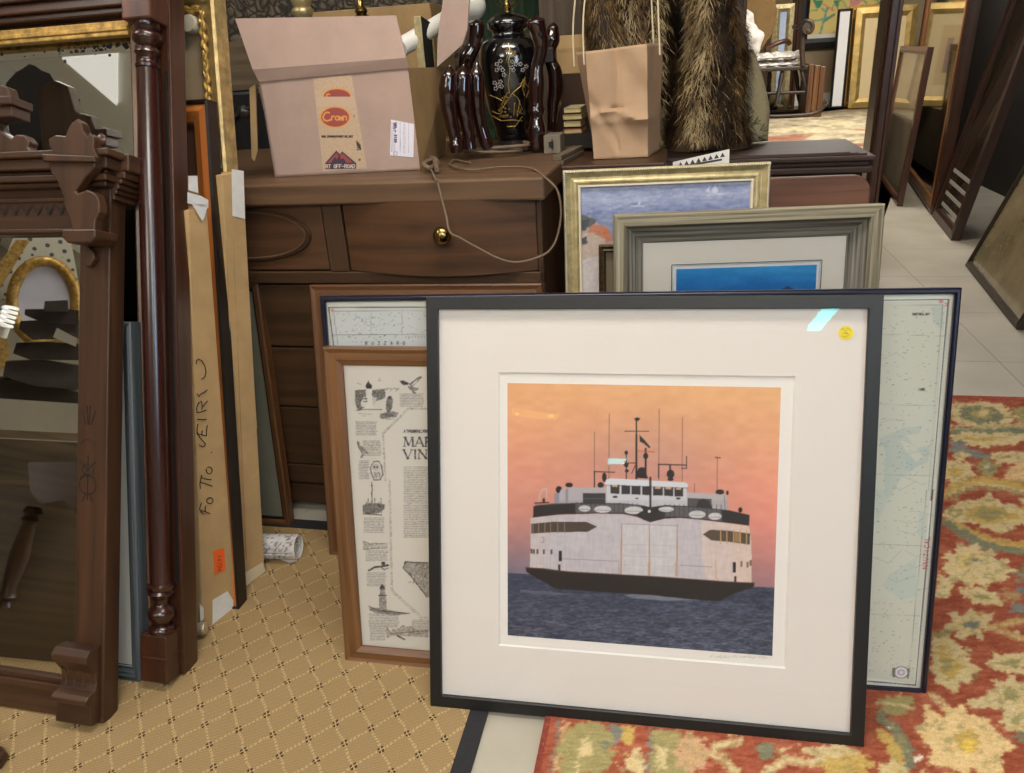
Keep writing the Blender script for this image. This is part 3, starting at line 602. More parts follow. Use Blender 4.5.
# houses
S1=(172,166,172)
cv.poly([(132,322),(152,320),(160,304),(200,300),(335,300),(335,372),(130,372)],S1); cv.poly([(132,322),(152,320),(152,368),(132,368)],(140,134,142)); cv.poly([(176,306),(186,303),(186,366),(176,366)],(140,136,144))
cv.poly([(243,322),(330,322),(330,360),(243,360)],(58,54,58)); cv.line([(243,342),(330,342)],.5,(110,104,106))
cv.poly([(645,318),(800,328),(806,400),(645,385)],(178,170,174)); cv.poly([(648,340),(740,344),(742,385),(648,380)],(80,74,76)); cv.poly([(680,375),(690,350),(712,342),(730,352),(742,380)],(46,42,44)); cv.line([(790,330),(794,390)],.7,(120,110,112))
# bridge
cv.poly([(335,288),(645,302),(645,385),(335,365)],(196,194,200)); cv.poly([(328,286),(332,270),(352,264),(640,280),(650,288),(648,300),(335,292)],(206,206,214)); cv.line([(330,290),(648,302)],.7,(120,118,124))
for i,(a,b) in enumerate(((350,385),(392,426),(431,466),(473,509),(515,552),(557,592),(597,631))):
    y=289+i*1.8; cv.poly([(a,y),(b,y+1),(b,y+35),(a,y+34)],(50,46,48)); 
    if i in(0,4,5,6): cv.poly([(a+6,y+1),(b-8,y+1),(b-8,y+9),(a+6,y+8)],(196,160,120))
cv.ell(368,336,10,4,(40,38,40)); cv.ell(452,342,7,3,(90,86,90)); cv.ell(612,342,9,4,(40,38,40))
cv.line([(504,262),(504,400)],2.0,DKc)
# bulwark
cv.poly([(52,372),(120,362),(215,359),(330,360),(400,361),(470,368),(505,376),(560,368),(640,371),(720,378),(810,388),(888,406),(886,447),(800,436),(700,424),(620,417),(560,420),(503,434),(450,412),(400,402),(300,400),(150,404),(50,416)],(44,40,42))
cv.poly([(215,362),(400,364),(470,370),(470,400),(400,398),(300,396),(215,398)],(92,90,94)); cv.poly([(560,372),(640,374),(780,386),(780,430),(700,420),(620,412),(560,412)],(92,88,90))
for x in range(220,785,18):
    if 470<x<560: continue
    cv.line([(x,362+(x-500)*.02),(x,404+(x-500)*.05)],.5,(50,48,50))
for x,y,a,b in ((250,381,23,12),(320,384,33,14),(440,388,36,15),(565,384,30,10),(685,404,33,15),(754,411,26,14)):
    cv.ell(x,y,a,b,(208,204,206)); cv.line([(x-a*.8,y+3),(x+a*.8,y+4)],.5,(130,124,126))
cv.line([(60,368),(215,360)],.7,(90,84,84))
cv.poly([(452,402),(505,374),(560,402),(530,424),(503,434),(475,424)],(46,42,44)); cv.ell(500,392,6,6,(230,220,200))
# hull
HT=[(50,418),(150,406),(300,402),(400,404),(450,414),(503,435),(560,421),(620,418),(700,425),(800,438),(886,450)]
cv.poly(HT+[(892,480),(896,560),(895,668),(800,662),(660,652),(500,640),(350,632),(200,624),(38,610),(40,540),(42,460)],(198,190,196))
cv.poly([(700,425),(800,438),(886,450),(892,480),(896,560),(895,668),(800,662),(720,656),(700,560)],(216,196,190)); cv.poly([(40,418),(110,410),(100,616),(38,610),(40,540)],(204,192,194)); cv.poly([(820,440),(886,450),(896,560),(895,668),(830,664)],(222,198,186))

cv.poly([(393,440),(608,448),(606,646),(390,636)],(206,200,204))
for x0,x1 in ((393,390),(500,500),(608,606)): cv.line([(x0,442),(x1,643)],.9,(160,128,104)); cv.line([(x0+2,500),(x1+2,640)],.6,(196,150,110))
cv.line([(393,440),(608,448)],.6,(150,140,142)); cv.line([(160,575),(382,585)],.5,(130,120,124)); cv.line([(620,600),(742,607)],.5,(130,118,118)); cv.line([(382,585),(382,630)],.5,(140,130,134))
for y in (520,565,600): cv.line([(400,y),(600,y+5)],.35,(176,168,172))
for x in (600,497): cv.line([(x,590),(x,642)],1.0,(188,140,100),.7)
cv.poly([(43,440),(120,433),(258,433),(298,451),(262,471),(120,473),(43,478)],(74,62,56)); 
for x in (50,72,96,118,146,172): cv.line([(x,437),(x,476)],.8,(150,126,108))
cv.poly([(707,481),(735,463),(800,466),(890,478),(888,521),(820,511),(740,504)],(84,70,58))
for x in (776,800,826,852,876): cv.line([(x,464),(x,518)],1.0,(196,158,110))
cv.poly([(830,472),(850,475),(850,512),(830,509)],(150,116,78)); 
for x,y in ((44,546),(54,547),(68,547),(92,548),(122,548)): cv.poly([(x-4,y-9),(x+4,y-9),(x+4,y+9),(x-4,y+9)],(90,78,78))
for x,y in ((857,595),(880,598),(892,592)): cv.poly([(x-4,y-11),(x+4,y-11),(x+4,y+11),(x-4,y+11)],(120,96,90))
cv.poly([(150,545),(162,545),(162,585),(150,585)],(30,28,30)); cv.poly([(823,588),(834,588),(834,628),(823,628)],(30,28,30)); cv.poly([(147,598),(156,598),(156,625),(147,624)],(60,54,54)); cv.poly([(828,642),(837,642),(837,664),(828,664)],(50,44,44))
cv.line([(82,492),(92,492),(92,512),(82,512)],.5,(120,106,108)); cv.line([(757,580),(757,650),(768,655)],.8,(190,160,110)); 
cv.poly([(22,608),(90,612),(200,626),(350,634),(500,642),(660,654),(800,664),(908,668),(904,684),(840,706),(770,739),(660,732),(520,716),(400,710),(260,700),(140,694),(98,668),(55,645),(25,626)],(40,33,32)); cv.line([(22,609),(200,627),(500,643),(800,665),(906,669)],.9,(92,62,50))
cv.T=(0,0,1)
# sun glint spots low cloud
for x,y,a,b in ((517,414,2.2,1.4),(551,416,3.4,1.6)): cv.ell(x,y,a,b,(255,214,130),.9)
cv.poly([(512,408),(540,412),(560,414),(556,420),(530,418),(512,415)],(250,190,120),.35)
hm=(cv.a.min(-1)>165)[...,None]&(yy>500)[...,None]; cv.a=np.where(hm,cv.a*.95+(cv.noise(7,3,22,12)+cv.noise(6,18,8,13))[...,None]*np.array([1,.96,.9]),cv.a); soft(cv,1)
art('photograph',cv,P,px0,px1,pz0,pz1,.0146,.00125,root,artmat('photo_print',rough=.4))
# pencil marks on the margin
ink=mat('pencil',(140,132,128),rough=.8)
g=G(); L=lambda u,v,y=.0145:(lambda q:(q[0],y,q[1]))(P.l(u,v,y))
def scribble(g,pts,r,Lf):
    g.tube([Lf(*p) for p in pts],r,4)
rr=random.Random(4)
x=709
while x<764:
    k=rr.choice([3,4,5]); pts=[(x+i*1.1,657-(x-709)*-.018+rr.uniform(-2.6,1.0)*(1 if i%2 else .2)) for i in range(k+2)]; scribble(g,pts,.00028,L); x+=k*1.1+ rr.choice([.2,.2,3])
scribble(g,[(512,635),(514,637),(515,634)],.00028,L); scribble(g,[(517,638),(520,633)],.00028,L); scribble(g,[(522,634),(524,637),(526,634)],.00028,L)
g.build('pencil_signature',ink,root)
# yellow price dot
cx,cz=P.l(846,333,.0105); g=G(); g.lathe([(.0125,0),(.0125,.0006)],(cx,cz),28,axis='y',c0=.0105)
st=g.build('price_sticker',mat('yellow_sticker',(236,212,40),rough=.5),root,label='round yellow price sticker')
g=G(); L2=lambda u,v:(lambda q:(q[0],.0103,q[1]))(P.l(u,v,.0103))
for pts in ([(841,330),(843,328),(845,331),(848,328),(851,331)],[(843,334),(846,332),(849,335),(845,337),(842,336)],[(845,333),(848,334)]): g.tube([L2(*p) for p in pts],.00035,4)
g.build('sticker_writing',INK,st)
glass_pane(root,fw-.004,w-fw+.004,fw-.004,h-fw+.004,.0065)

# ---- 2 nautical chart in a navy frame
P=Pose((-.4050,1.3300,.006),-10.05,12.2); w,h=1.1965,.795
root=thing('framed_chart','wide nautical chart in a thin navy blue frame behind the black frame','framed chart',P)
g=G(); g.sweep(0,0,w,h,[(0,.022),(0,.004),(.003,.0),(.008,.0),(.0105,.003),(.0105,.010),(.007,.010),(.007,.022)]); g.build('frame',NAVY,root,bevel=.0008)
back_panel(root,w,h,.006,.016)
cv=Canvas(315,290,965,705,3.0,(224,222,212))
SEA=(210,207,192)
lnc=(70,64,62)
cv.poly([(331,309),(947,300.5),(914,684),(340,600)],SEA)
cv.poly([(331,309),(440,308),(440,400),(334,400)],(216,216,214))
cv.T=(780,280,3.512)
for sh in ([(345,560),(372,545),(430,520),(500,512),(490,540),(440,545),(480,590),(490,640),(470,665),(420,700),(390,760),(372,773),(365,700),(370,600)],[(530,95),(570,90),(575,180),(540,150)],[(430,600),(530,580),(520,640),(450,670)]): cv.poly(sh,(184,194,186),.6)
cv.poly([(420,560),(470,580),(500,620),(480,640),(440,600)],SEA)
cv.T=(780,490,2.73)
for sh in ([(300,228),(372,185),(376,290),(330,300),(280,262)],[(258,0),(300,0),(280,60),(262,90)],[(380,60),(400,70),(395,150),(375,120)]): cv.poly(sh,(190,200,190),.6)
cv.T=(0,0,1)
rs=random.Random(3)
for i in range(700):
    x=rs.uniform(868,946) if i%3 else rs.uniform(333,430); y=rs.uniform(306,684) if i%3 else rs.uniform(312,344)
    if i%3 and x>946-(y-300)*.088: continue
    if i%3==0 and i%2: continue
    l=rs.uniform(.6,1.8); a=rs.uniform(-.4,.4); cv.line([(x,y),(x+l*cos(a),y+l*sin(a))],.45,rs.choice([(110,110,104),(130,130,120),(90,92,90)]),.8)
for i in range(14):
    y=rs.uniform(310,680); x=rs.uniform(868,920); cv.line([(x,y),(x+rs.uniform(5,20),y+rs.uniform(-8,8)),(x+rs.uniform(20,30),y+rs.uniform(-8,8))],.35,(150,152,140),.8)
for i in range(5): cv.line([(870,330+i*70+4),(944-i*6,331+i*70+5)],.35,(160,160,146))
cv.T=(780,280,3.512)
cv.line([(592,68),(530,773)],1.1,lnc); cv.line([(366,71),(592,68)],1.0,lnc); cv.line([(572,88),(520,740)],.4,(130,128,120)); cv.line([(366,88),(572,88)],.35,(150,150,140))
cv.text(466,124,7,'BUZZARDS BAY',.5,lnc,sp=.72); cv.text(486,388,7,'CANAL',.5,lnc,sp=.8)
cv.ell(566,76,8,6,(196,90,110),.6); cv.ell(582,86,7,7,(196,90,110),.6); cv.ell(580,86,3,3,SEA)
cv.T=(780,490,2.73)
cv.line([(418,0),(370,533)],1.1,lnc); cv.line([(240,522),(371,533)],1.0,lnc); cv.line([(400,0),(352,500)],.4,(130,128,120))
cv.text(402,216,13,'NAUTICAL',.7,(186,82,80),sp=.88,ang=-pi/2+.09)
cv.ell(331,498,22,17,(120,112,110)); cv.ell(331,498,17,15,(222,216,220)); cv.ell(331,498,11,9,(180,170,180)); cv.ell(331,498,5,4,(222,216,220)); cv.poly([(306,485),(314,485),(314,512),(306,510)],(120,112,110)); cv.poly([(348,487),(355,488),(352,515),(346,514)],(120,112,110))
cv.T=(310,280,4.29)
cv.line([(80,118),(500,116)],.9,lnc); cv.line([(80,118),(104,300)],.9,lnc); cv.line([(96,235),(500,235)],.4,(110,110,112)); cv.line([(262,140),(262,235)],.35,(140,140,144)); cv.line([(395,125),(395,235)],.35,(140,140,144)); cv.line([(104,134),(500,132)],.35,(120,120,124)); cv.line([(100,134),(122,290)],.4,(120,120,124))
cv.ell(96,130,7,7,(214,140,130),.8); 
for i,ch in enumerate('BUZZARD'): cv.text(238+i*27,277,12,ch,.55,lnc)
for x in range(410,500,13): cv.line([(x,242),(x+5,246)],.5,(90,90,96))
for i in range(24): x=rs.uniform(180,280);y=rs.uniform(150,215); cv.line([(x,y),(x+rs.uniform(-9,9),y+rs.uniform(-7,7))],.4,(110,114,120),.8)
cv.T=(0,0,1)
art('chart_sheet',cv,P,.0085,w-.0085,.0085,h-.0085,.0125,.0016,root,artmat('chart_paper',rough=.65))
glass_pane(root,.008,w-.008,.008,h-.008,.008)

# ---- 3 oak framed typographic print
P=lean_to((345,662),(322,347),-12,.004); h=P.len; w=.52
P.o=P.o+P.N*0; 
root=thing('framed_print','oak framed island print with lighthouse sketches, tucked behind the black frame','framed picture',P)
fw=P.l(343,500)[0]-0; _i=P.l(341.5,368)[0]; fwx=_i
g=G(); fw=.0385; g.sweep(0,0,w,h,[(0,.022),(0,.002),(.004,-.001),(.012,.002),(.026,.0015),(fw-.004,.006),(fw,.008),(fw,.012),(fw-.006,.012),(fw-.006,.022)]); g.build('frame',OAK,root,bevel=.001)
back_panel(root,w,h,.02,.017)
cv=Canvas(335,355,620,690,3.2,(226,218,208)); S=(96,90,86); S2=(130,122,116); D=(50,46,46)
cv.T=(335,360,6.442)
cv.poly([(130,195),(200,190),(195,300),(150,330),(130,280)],(110,104,98)); cv.poly([(235,195),(320,185),(325,240),(300,255),(240,270)],(110,104,98))
cv.poly([(200,180),(236,180),(246,318),(195,318)],(232,226,218)); cv.poly([(197,165),(204,152),(214,138),(228,152),(238,165),(236,185),(200,185)],D); cv.line([(216,132),(216,145)],.6,D); cv.line([(165,270),(190,225),(205,270)],.7,S); cv.poly([(165,270),(190,230),(205,270),(205,300),(168,300)],(226,220,212)); cv.poly([(240,235),(270,245),(262,275),(245,300)],(210,204,196))
for k in range(6): cv.line([(180+k%3*10,250+k//3*18),(186+k%3*10,250+k//3*18)],.8,D)
cv.line([(135,325),(190,318),(300,320)],.8,S); cv.line([(150,345),(240,350)],.5,S2); cv.line([(175,360),(200,360)],.5,S2)
for k in range(8): cv.line([(320+k*12,200-k%3*8),(330+k*12,182)],.7,S2)
cv.poly([(415,135),(440,132),(478,150),(470,160),(440,160),(425,150)],D); cv.poly([(478,155),(520,120),(555,102),(560,112),(530,145),(495,175)],S); cv.poly([(490,160),(540,118),(528,140),(498,168)],(220,214,204)); cv.poly([(470,165),(500,175),(540,180),(530,195),(500,205),(470,180)],S2); cv.line([(500,205),(520,214)],1.2,D)
cv.poly([(340,240),(356,232),(368,240),(374,270),(368,305),(352,340),(335,335),(326,310),(330,265)],(110,104,100)); cv.poly([(340,238),(356,230),(366,238),(352,250),(342,250)],D); cv.poly([(290,350),(320,340),(370,330),(410,340),(395,365),(350,370),(310,380),(285,368)],S2)
for k in range(24): cv.line([(285+rs.random()*110,340+rs.random()*45),(285+rs.random()*110,340+rs.random()*45)],.35,S)
cv.line([(145,150),(170,158)],.6,S2); cv.line([(290,115),(280,135),(298,130)],.6,S2)
cv.T=(0,0,1)
cv.grunt(400,394,423.5,407.5,S,1.55,.85,1); cv.grunt(356,422,377,436,S,1.6,.85,2); cv.grunt(363,441,381,457,S,1.6,.85,3); cv.grunt(359,461,369,480,S,1.6,.85,4)
cv.grunt(404,467,470,538,(90,84,80),1.75,.8,5)
cv.T=(335,360,6.442)
cv.poly([(145,522),(155,525),(165,550),(190,570),(220,600),(210,607),(175,590),(150,560)],S2); cv.line([(145,525),(150,560),(180,605),(165,630)],.7,D); cv.line([(185,605),(175,630)],.6,S)
cv.line([(228,690),(250,655),(280,652),(300,680),(308,740),(290,773),(250,773),(232,720),(228,690)],1.1,S); cv.ell(262,690,24,22,(200,192,184)); cv.ell(254,690,6,6,D); cv.ell(272,690,6,6,D)
for k in range(26): cv.line([(245+rs.random()*50,715+rs.random()*55)]*1+[(248+rs.random()*50,718+rs.random()*55)],.3,S2)
# border of octagon panel
B=[(590,312),(470,312),(308,472),(322,773)]; cv.line(B,1.6,(188,178,164)); cv.line([(x+5,y+5) for x,y in B],.5,(150,142,130))
cv.text(442,468,17,'A TYPOGRAPHIC PORTRAIT',.55,D,sp=.52)
# serif headline
def serif(x,y,hh,ch,wd):
    T=2.0/1; A={'M':([(.08,0),(.14,1)],[(.14,1),(.5,.1)],[(.5,.1),(.86,1)],[(.86,1),(.93,0)]),'A':([(.05,0),(.5,1)],[(.5,1),(.95,0)],[(.25,.35),(.75,.35)]),'V':([(.05,1),(.5,0)],[(.5,0),(.95,1)]),'I':([(.5,0),(.5,1)],),'N':([(.12,0),(.12,1)],[(.12,1),(.88,0)],[(.88,0),(.88,1)]),
     'R':([(.15,0),(.15,1)],[(.15,1),(.7,.95),(.8,.75),(.65,.52),(.15,.5)],[(.45,.5),(.95,0)]),'T':([(.5,0),(.5,1)],[(.02,1),(.98,1)]),'H':([(.15,0),(.15,1)],[(.85,0),(.85,1)],[(.15,.5),(.85,.5)]),'S':([(.85,.82),(.5,1),(.15,.8),(.3,.55),(.75,.42),(.88,.18),(.5,0),(.12,.15)],),"'":([(.4,1),(.35,.75)],),'E':([(.15,0),(.15,1)],[(.15,1),(.85,1)],[(.15,.52),(.7,.52)],[(.15,0),(.88,0)]),'Y':([(.05,1),(.5,.5),(.95,1)],[(.5,.5),(.5,0)]),'D':([(.15,0),(.15,1),(.6,.95),(.9,.5),(.6,.03),(.15,0)],)}[ch]
    thick={'M':(0,1,0,1),'A':(0,1,0),'V':(1,0),'N':(0,1,0)}.get(ch,(1,)*8)
    for i,st in enumerate(A): cv.line([(x+a*wd,y-b*hh) for a,b in st],1.5 if thick[i%len(thick)] else .7,D)
    for st in A:
        for (a,b) in (st[0],st[-1]):
            if b in(0,1) and ch not in "S'": cv.line([(x+a*wd-wd*.13,y-b*hh),(x+a*wd+wd*.13,y-b*hh)],.7,D)
xw=442
for ch,wd in zip("MARTHA'S",(66,60,52,50,56,60,20,40)): serif(xw,556,58,ch,wd); xw+=wd+5
xw=440
for ch,wd in zip("VINEYARD",(58,24,62,46,52,60,52,58)): serif(xw,636,58,ch,wd); xw+=wd+6
cv.T=(335,480,4.29)
for k in range(9): cv.line([(125+k*9,110-k%3*16),(126+k*9,140)],.7,S)
cv.line([(158,10),(158,110)],1.0,D); cv.poly([(118,110),(140,98),(180,100),(212,104),(210,125),(190,140),(150,150),(118,140)],(112,106,102)); cv.line([(120,145),(200,150)],.8,D); cv.poly([(180,100),(214,104),(212,124),(186,122)],S)
cv.poly([(120,262),(150,272),(175,268),(225,275),(225,290),(170,292),(150,300),(120,298)],(176,168,158)); cv.line([(120,262),(150,275),(225,272)],.6,S); cv.line([(120,298),(170,294),(225,292)],.7,S)
cv.line([(145,388),(170,374),(195,372),(215,368),(228,366)],1.8,D); cv.ell(207,358,9,8,D); cv.line([(195,372),(210,385),(228,378)],1.0,S)
cv.poly([(190,498),(196,460),(203,450),(212,460),(218,498),(222,556),(190,556)],(140,132,126)); cv.poly([(190,470),(195,455),(202,447),(212,456),(216,470)],D); cv.line([(188,495),(220,495)],1.0,D); cv.poly([(145,545),(200,550),(250,562),(320,575),(250,580),(180,572),(150,560)],(130,122,116)); cv.line([(145,540),(180,560),(320,572)],.7,D)
cv.line([(232,0),(242,475),(365,590)],1.5,(188,178,164)); cv.line([(236,0),(247,472),(368,582)],.5,(150,142,130)); cv.line([(365,590),(900,606)],1.5,(188,178,164))
cv.poly([(292,378),(302,350),(340,352),(400,355),(560,365),(620,420),(560,470),(470,520),(395,502),(350,445),(320,405)],(150,142,132)); cv.line([(292,378),(302,350),(340,354),(400,355)],1.0,D); cv.line([(292,378),(320,405),(350,445),(395,502)],.9,D)
for k in range(40): x=310+rs.random()*130; y=358+rs.random()*80; cv.line([(x,y),(x+rs.uniform(-12,12),y+rs.uniform(3,14))],.5,rs.choice([S,D,S2]),.8)
cv.poly([(215,628),(240,655),(245,640),(275,635),(290,622),(310,630),(330,625),(345,640),(400,650),(400,675),(300,670),(245,668),(222,680)],(160,150,140)); cv.line([(222,628),(240,660),(400,645)],.8,S); cv.line([(268,668),(298,684)],1.4,D)
cv.T=(0,0,1)
cv.grunt(364,518,384,533,S,1.6,.8,6); cv.grunt(366,551,388,561,S,1.6,.8,7); cv.grunt(367,573,386,587,S,1.6,.8,8); cv.grunt(369,614,399,628,S,1.6,.8,9); cv.grunt(370,627,385,640,S,1.6,.8,10); cv.grunt(412,620,560,632,S,1.6,.8,11)
dk=(cv.a.sum(-1)/3<190)[...,None]; cv.a=np.where(dk,np.clip(cv.a+(22+cv.noise(36,3,3,201)+cv.noise(34,1.5,1.5,202))[...,None],25,222),cv.a); warp(cv,2.5,3,3,203); soft(cv,1)
art('print_sheet',cv,P,fw-.004,w-fw+.004,fw-.004,h-fw+.004,.0135,.0011,root,artmat('print_art_paper',rough=.7))
glass_pane(root,fw-.004,w-fw+.004,fw-.004,h-fw+.004,.011)

# ---- 4 brown wooden frame behind the chart
P=lean_to((329,556.5),(308.5,285),-12,.004); h=P.len; w=P.l(542,289)[0]
root=thing('empty_frame','brown wooden frame standing behind the chart against the dresser','picture frame',P)
g=G(); fw=.042; g.sweep(0,0,w,h,[(0,.02),(0,.003),(.004,0),(.014,.003),(.03,.002),(fw,.008),(fw,.02)]); g.build('frame',OAK2,root,bevel=.001)
back_panel(root,w,h,.02,.014); 
g=G(); g.box(fw-.006,w-fw+.006,.010,.012,fw-.006,h-fw+.006); g.build('mat_board',CREAM,root)
# ---- 5 gold framed beach painting
def fit_top(tl,tr,yb,leand,z0=.004):
    # base left point unknown: solve yaw, x, width, height so the top corners match
    q=np.array([.15,-.12,.5,.9])
    def f(q):
        x,yw,w_,h_=q; W=Vector((cos(yw),sin(yw),0)); n=Vector((-sin(yw),cos(yw),0)); U=Vector((0,0,cos(leand)))+n*sin(leand); b=Vector((x,yb,z0)); a=b+U*h_; c=a+W*w_
        u,v=projnp([list(a),list(c)]); return np.array([u[0]-tl[0],v[0]-tl[1],u[1]-tr[0],v[1]-tr[1]])
    for _ in range(40):
        r=f(q); J=np.array([(f(q+np.eye(4)[i]*1e-5)-r)/1e-5 for i in range(4)]).T; q=q-np.linalg.solve(J,r)
    p=Pose((q[0],yb,z0),math.degrees(q[1]),math.degrees(leand)); return p,q[2],q[3]
P,w,h=fit_top((562.5,170.5),(771.5,161.5),1.70,radians(7))
root=thing('framed_painting','gold framed beach painting with blue sea, behind the grey frame','framed picture',P)
fw=.036
g=G(); g.sweep(0,0,w,h,[(0,.03),(0,.002),(.003,-.001),(.007,.001),(.009,.004),(.018,.010),(.026,.006),(.030,.006),(fw,.013),(fw,.03)]); g.build('frame',mat('champagne_gilt',(222,202,150),rough=.38,metal=.4,var=.25,scale=40,bump=.1,bscale=120),root,bevel=.001)
# beaded white edge
g=G()
for side in range(4):
    n=int((w if side%2==0 else h)/.0052)
    for i in range(n):
        t=(i+.5)/n
        x,z=[(t*w,.004),(w-.004,t*h),(t*w,h-.004),(.004,t*h)][side]
        r=.0026; g.mesh([(x-r,-.001,z),(x,-.0045,z-r),(x+r,-.001,z),(x,-.0035,z+r),(x,.001,z-r),(x,.001,z+r)],[(0,1,3),(1,2,3),(0,4,1),(1,4,2),(2,5,3),(3,5,0)])
g.build('beaded_edge',mat('bead_silver',(226,218,200),rough=.5,metal=.1),root)
g=G(); g.sweep(fw-.001,fw-.001,w-2*fw+.002,h-2*fw+.002,[(0,.018),(0,.008),(.004,.008),(.006,.012),(.006,.018)]); g.build('liner',mat('liner_cream',(226,214,190),rough=.5),root)
cv=Canvas(560,160,780,480,2.5,(140,150,190)); 
yy=np.linspace(160,480,cv.h)[:,None]; xx=np.linspace(560,780,cv.w)[None]
st=[(175,(172,176,200)),(190,(146,154,186)),(197,(158,164,192)),(210,(132,142,178)),(235,(140,148,180)),(300,(160,166,190))]
for ch in range(3): cv.a[...,ch]=np.interp(yy+(xx-660)*.045,[s[0] for s in st],[s[1][ch] for s in st])
cv.a+=(cv.noise(16,14,3,31)+cv.noise(9,30,5,32))[...,None]*np.array([1,1,.7])
for i in range(60): x=rs.uniform(575,755);y=rs.uniform(198,245); cv.line([(x,y),(x+rs.uniform(4,14),y-.5)],rs.uniform(.5,1.3),rs.choice([(196,200,220),(112,124,172),(90,106,160)]),.5)
cv.poly([(705,192),(709,185),(711,193)],(196,198,218)); cv.poly([(711,193),(715,184),(719,193)],(200,202,220)); cv.poly([(637,205),(640,200),(641,205)],(190,192,216)); cv.line([(630,206),(646,206)],.8,(220,216,226)); cv.line([(702,195),(722,194)],.8,(220,216,226))
SA=(196,176,164)
cv.poly([(570,214),(590,216),(602,226),(612,240),(625,262),(640,300),(650,480),(560,480),(560,214)],(184,164,160)); cv.poly([(570,214),(585,215),(597,220),(592,228),(578,226),(572,222)],(96,98,104)); cv.poly([(574,222),(590,219),(586,230),(576,233)],(72,80,84)); cv.poly([(592,224),(606,226),(614,240),(600,244),(586,236)],(196,130,104)); cv.poly([(575,236),(592,232),(606,240),(600,262),(575,262)],SA); cv.poly([(578,240),(586,236),(588,243),(579,246)],(86,84,84)); cv.poly([(600,228),(610,232),(606,238)],(206,120,88))
cv.poly([(572,262),(600,256),(618,262),(625,300),(572,330)],(206,196,196))
cv.a+=cv.noise(9,5,4,33)[...,None]
warp(cv,4,8,4,204); soft(cv,3); cv.a+=(cv.noise(7,5,1.5,205)+cv.noise(5,2,2,206))[...,None]
art('painted_canvas',cv,P,fw+.004,w-fw-.004,fw+.004,h-fw-.004,.0155,.002,root,artmat('oil_paint',rough=.5,bump=.15,bscale=200))
g=G(); g.box(.01,w-.01,.02,.026,.01,h-.01); g.build('backing',KRAFTD,root)
# ---- 6 small ornate dark frame between them
P,w2,h2=fit_top((598.5,245.5),(700,243),1.62,radians(6))
root=thing('small_ornate_frame','small dark ornate frame, only its corner showing beside the grey frame','picture frame',P)
g=G(); g.sweep(0,0,w2,h2,[(0,.02),(0,.002),(.003,-.002),(.008,.002),(.012,-.001),(.016,.006),(.016,.02)]); g.build('frame',mat('bronze_gilt',(104,84,56),rough=.4,metal=.4,var=.5,scale=140,bump=.6,bscale=160),root)
g=G(); g.box(.014,w2-.014,.010,.014,.014,h2-.014); g.build('panel',mat('sepia',(126,112,92),rough=.6),root)
# ---- 7 grey weathered frame
P,w,h=fit_top((613.5,214.5),(885.5,203.5),1.50,radians(9))
GREYW=wood('weathered_grey_wood',(92,84,66),(166,156,130),rough=.75,across=90,coat=0,bump=.9,contrast=.14)
GREYD=wood('weathered_grey_shaded_cove',(66,62,56),(140,134,120),rough=.75,across=90,coat=0,bump=.9,contrast=.14)  # darker copy of the grey wood, shade of the cove painted in
root=thing('grey_framed_picture','weathered grey wooden frame with blue picture in a cream mat','framed picture',P)
g=G(); g.sweep(0,0,w,h,[(0,.045),(0,.0),(.004,-.003),(.026,-.003),(.028,.002),(.028,.012),(.026,.03),(.0,.045)]); g.build('outer_moulding',GREYW,root,bevel=.001)
g=G(); g.sweep(.028,.028,w-.056,h-.056,[(0,.03),(0,.004),(.006,.012),(.018,.020),(.032,.024),(.036,.026),(.036,.034)]); g.build('cove_moulding',GREYD,root)
fi=.062
h0=(P.l(672,300,.03)[0],P.l(820,280,.03)[0],.2,P.l(745,263,.03)[1])
matboard(root,w,h,fi,h0,.028,.003,CREAM)
cv=Canvas(660,255,840,420,2.5,(40,120,190)); yy=np.linspace(255,420,cv.h)[:,None]
st=[(262,(40,150,200)),(280,(30,128,196)),(300,(24,96,170)),(420,(20,60,120))]
for ch in range(3): cv.a[...,ch]=np.interp(yy+0*np.linspace(0,1,cv.w)[None],[s[0] for s in st],[s[1][ch] for s in st])
cv.a+=(cv.noise(10,40,10,41)+cv.noise(5,8,5,42))[...,None]; cv.poly([(775,295),(782,289),(788,286),(793,289),(800,294),(840,300),(840,420),(660,420),(660,300),(740,297)],(30,58,84))
b0=(P.l(676,300,.031)[0],P.l(816,280,.031)[0],.22,P.l(745,267,.031)[1])
art('picture',cv,P,b0[0],b0[1],b0[2],b0[3],.0305,.002,root,artmat('photo_print2',rough=.35))
g=G(); g.sweep(h0[0]-.002,h0[2]-.002,h0[1]-h0[0]+.004,h0[3]-h0[2]+.004,[(0,.0275),(.0015,.0273),(.0015,.0279)]); g.build('mat_rule',INK,root)
g=G(); g.box(h0[0],h0[1],.0315,.032,h0[2],h0[3]); g.build('print_margin',mat('print_paper',(230,224,218)),root)
back_panel(root,w,h,.03,.036); glass_pane(root,fi,w-fi,fi,h-fi,.0255)
# ---- 8 reddish rounded board behind
zt=.80; Yb=2.02
l_=ony(553,186,Yb); r_=ony(871,184,Yb+.0)
P=Pose((ony(712,190,2.02).x,2.02,0.0),-11,3); 
xa,zt=P.l(554,195); xb,z2=P.l(871,190); zt=P.l(712,180)[1]
root=thing('headboard','reddish mahogany board with rounded top corners behind the picture frames','headboard',P)
def rrect(x0,x1,z0,z1,r,n=8):
    o=[(x0,z0),(x1,z0)]
    for i in range(n+1): a=i*pi/2/n; o.append((x1-r+r*cos(a),z1-r+r*sin(a)))
    for i in range(n+1): a=pi/2+i*pi/2/n; o.append((x0+r+r*cos(a),z1-r+r*sin(a)))
    return o
g=G(); g.prism(rrect(xa,xb,0.0,zt,.045),0,.024,g='x'); g.build('panel',wood('red_mahogany_board',(78,48,34),(128,84,60),rough=.5,across=16),root,bevel=.004)
g=G(); g.box(xa+.06,xb-.06,.024,.045,.2,.27); g.build('cleat',WAL,root)
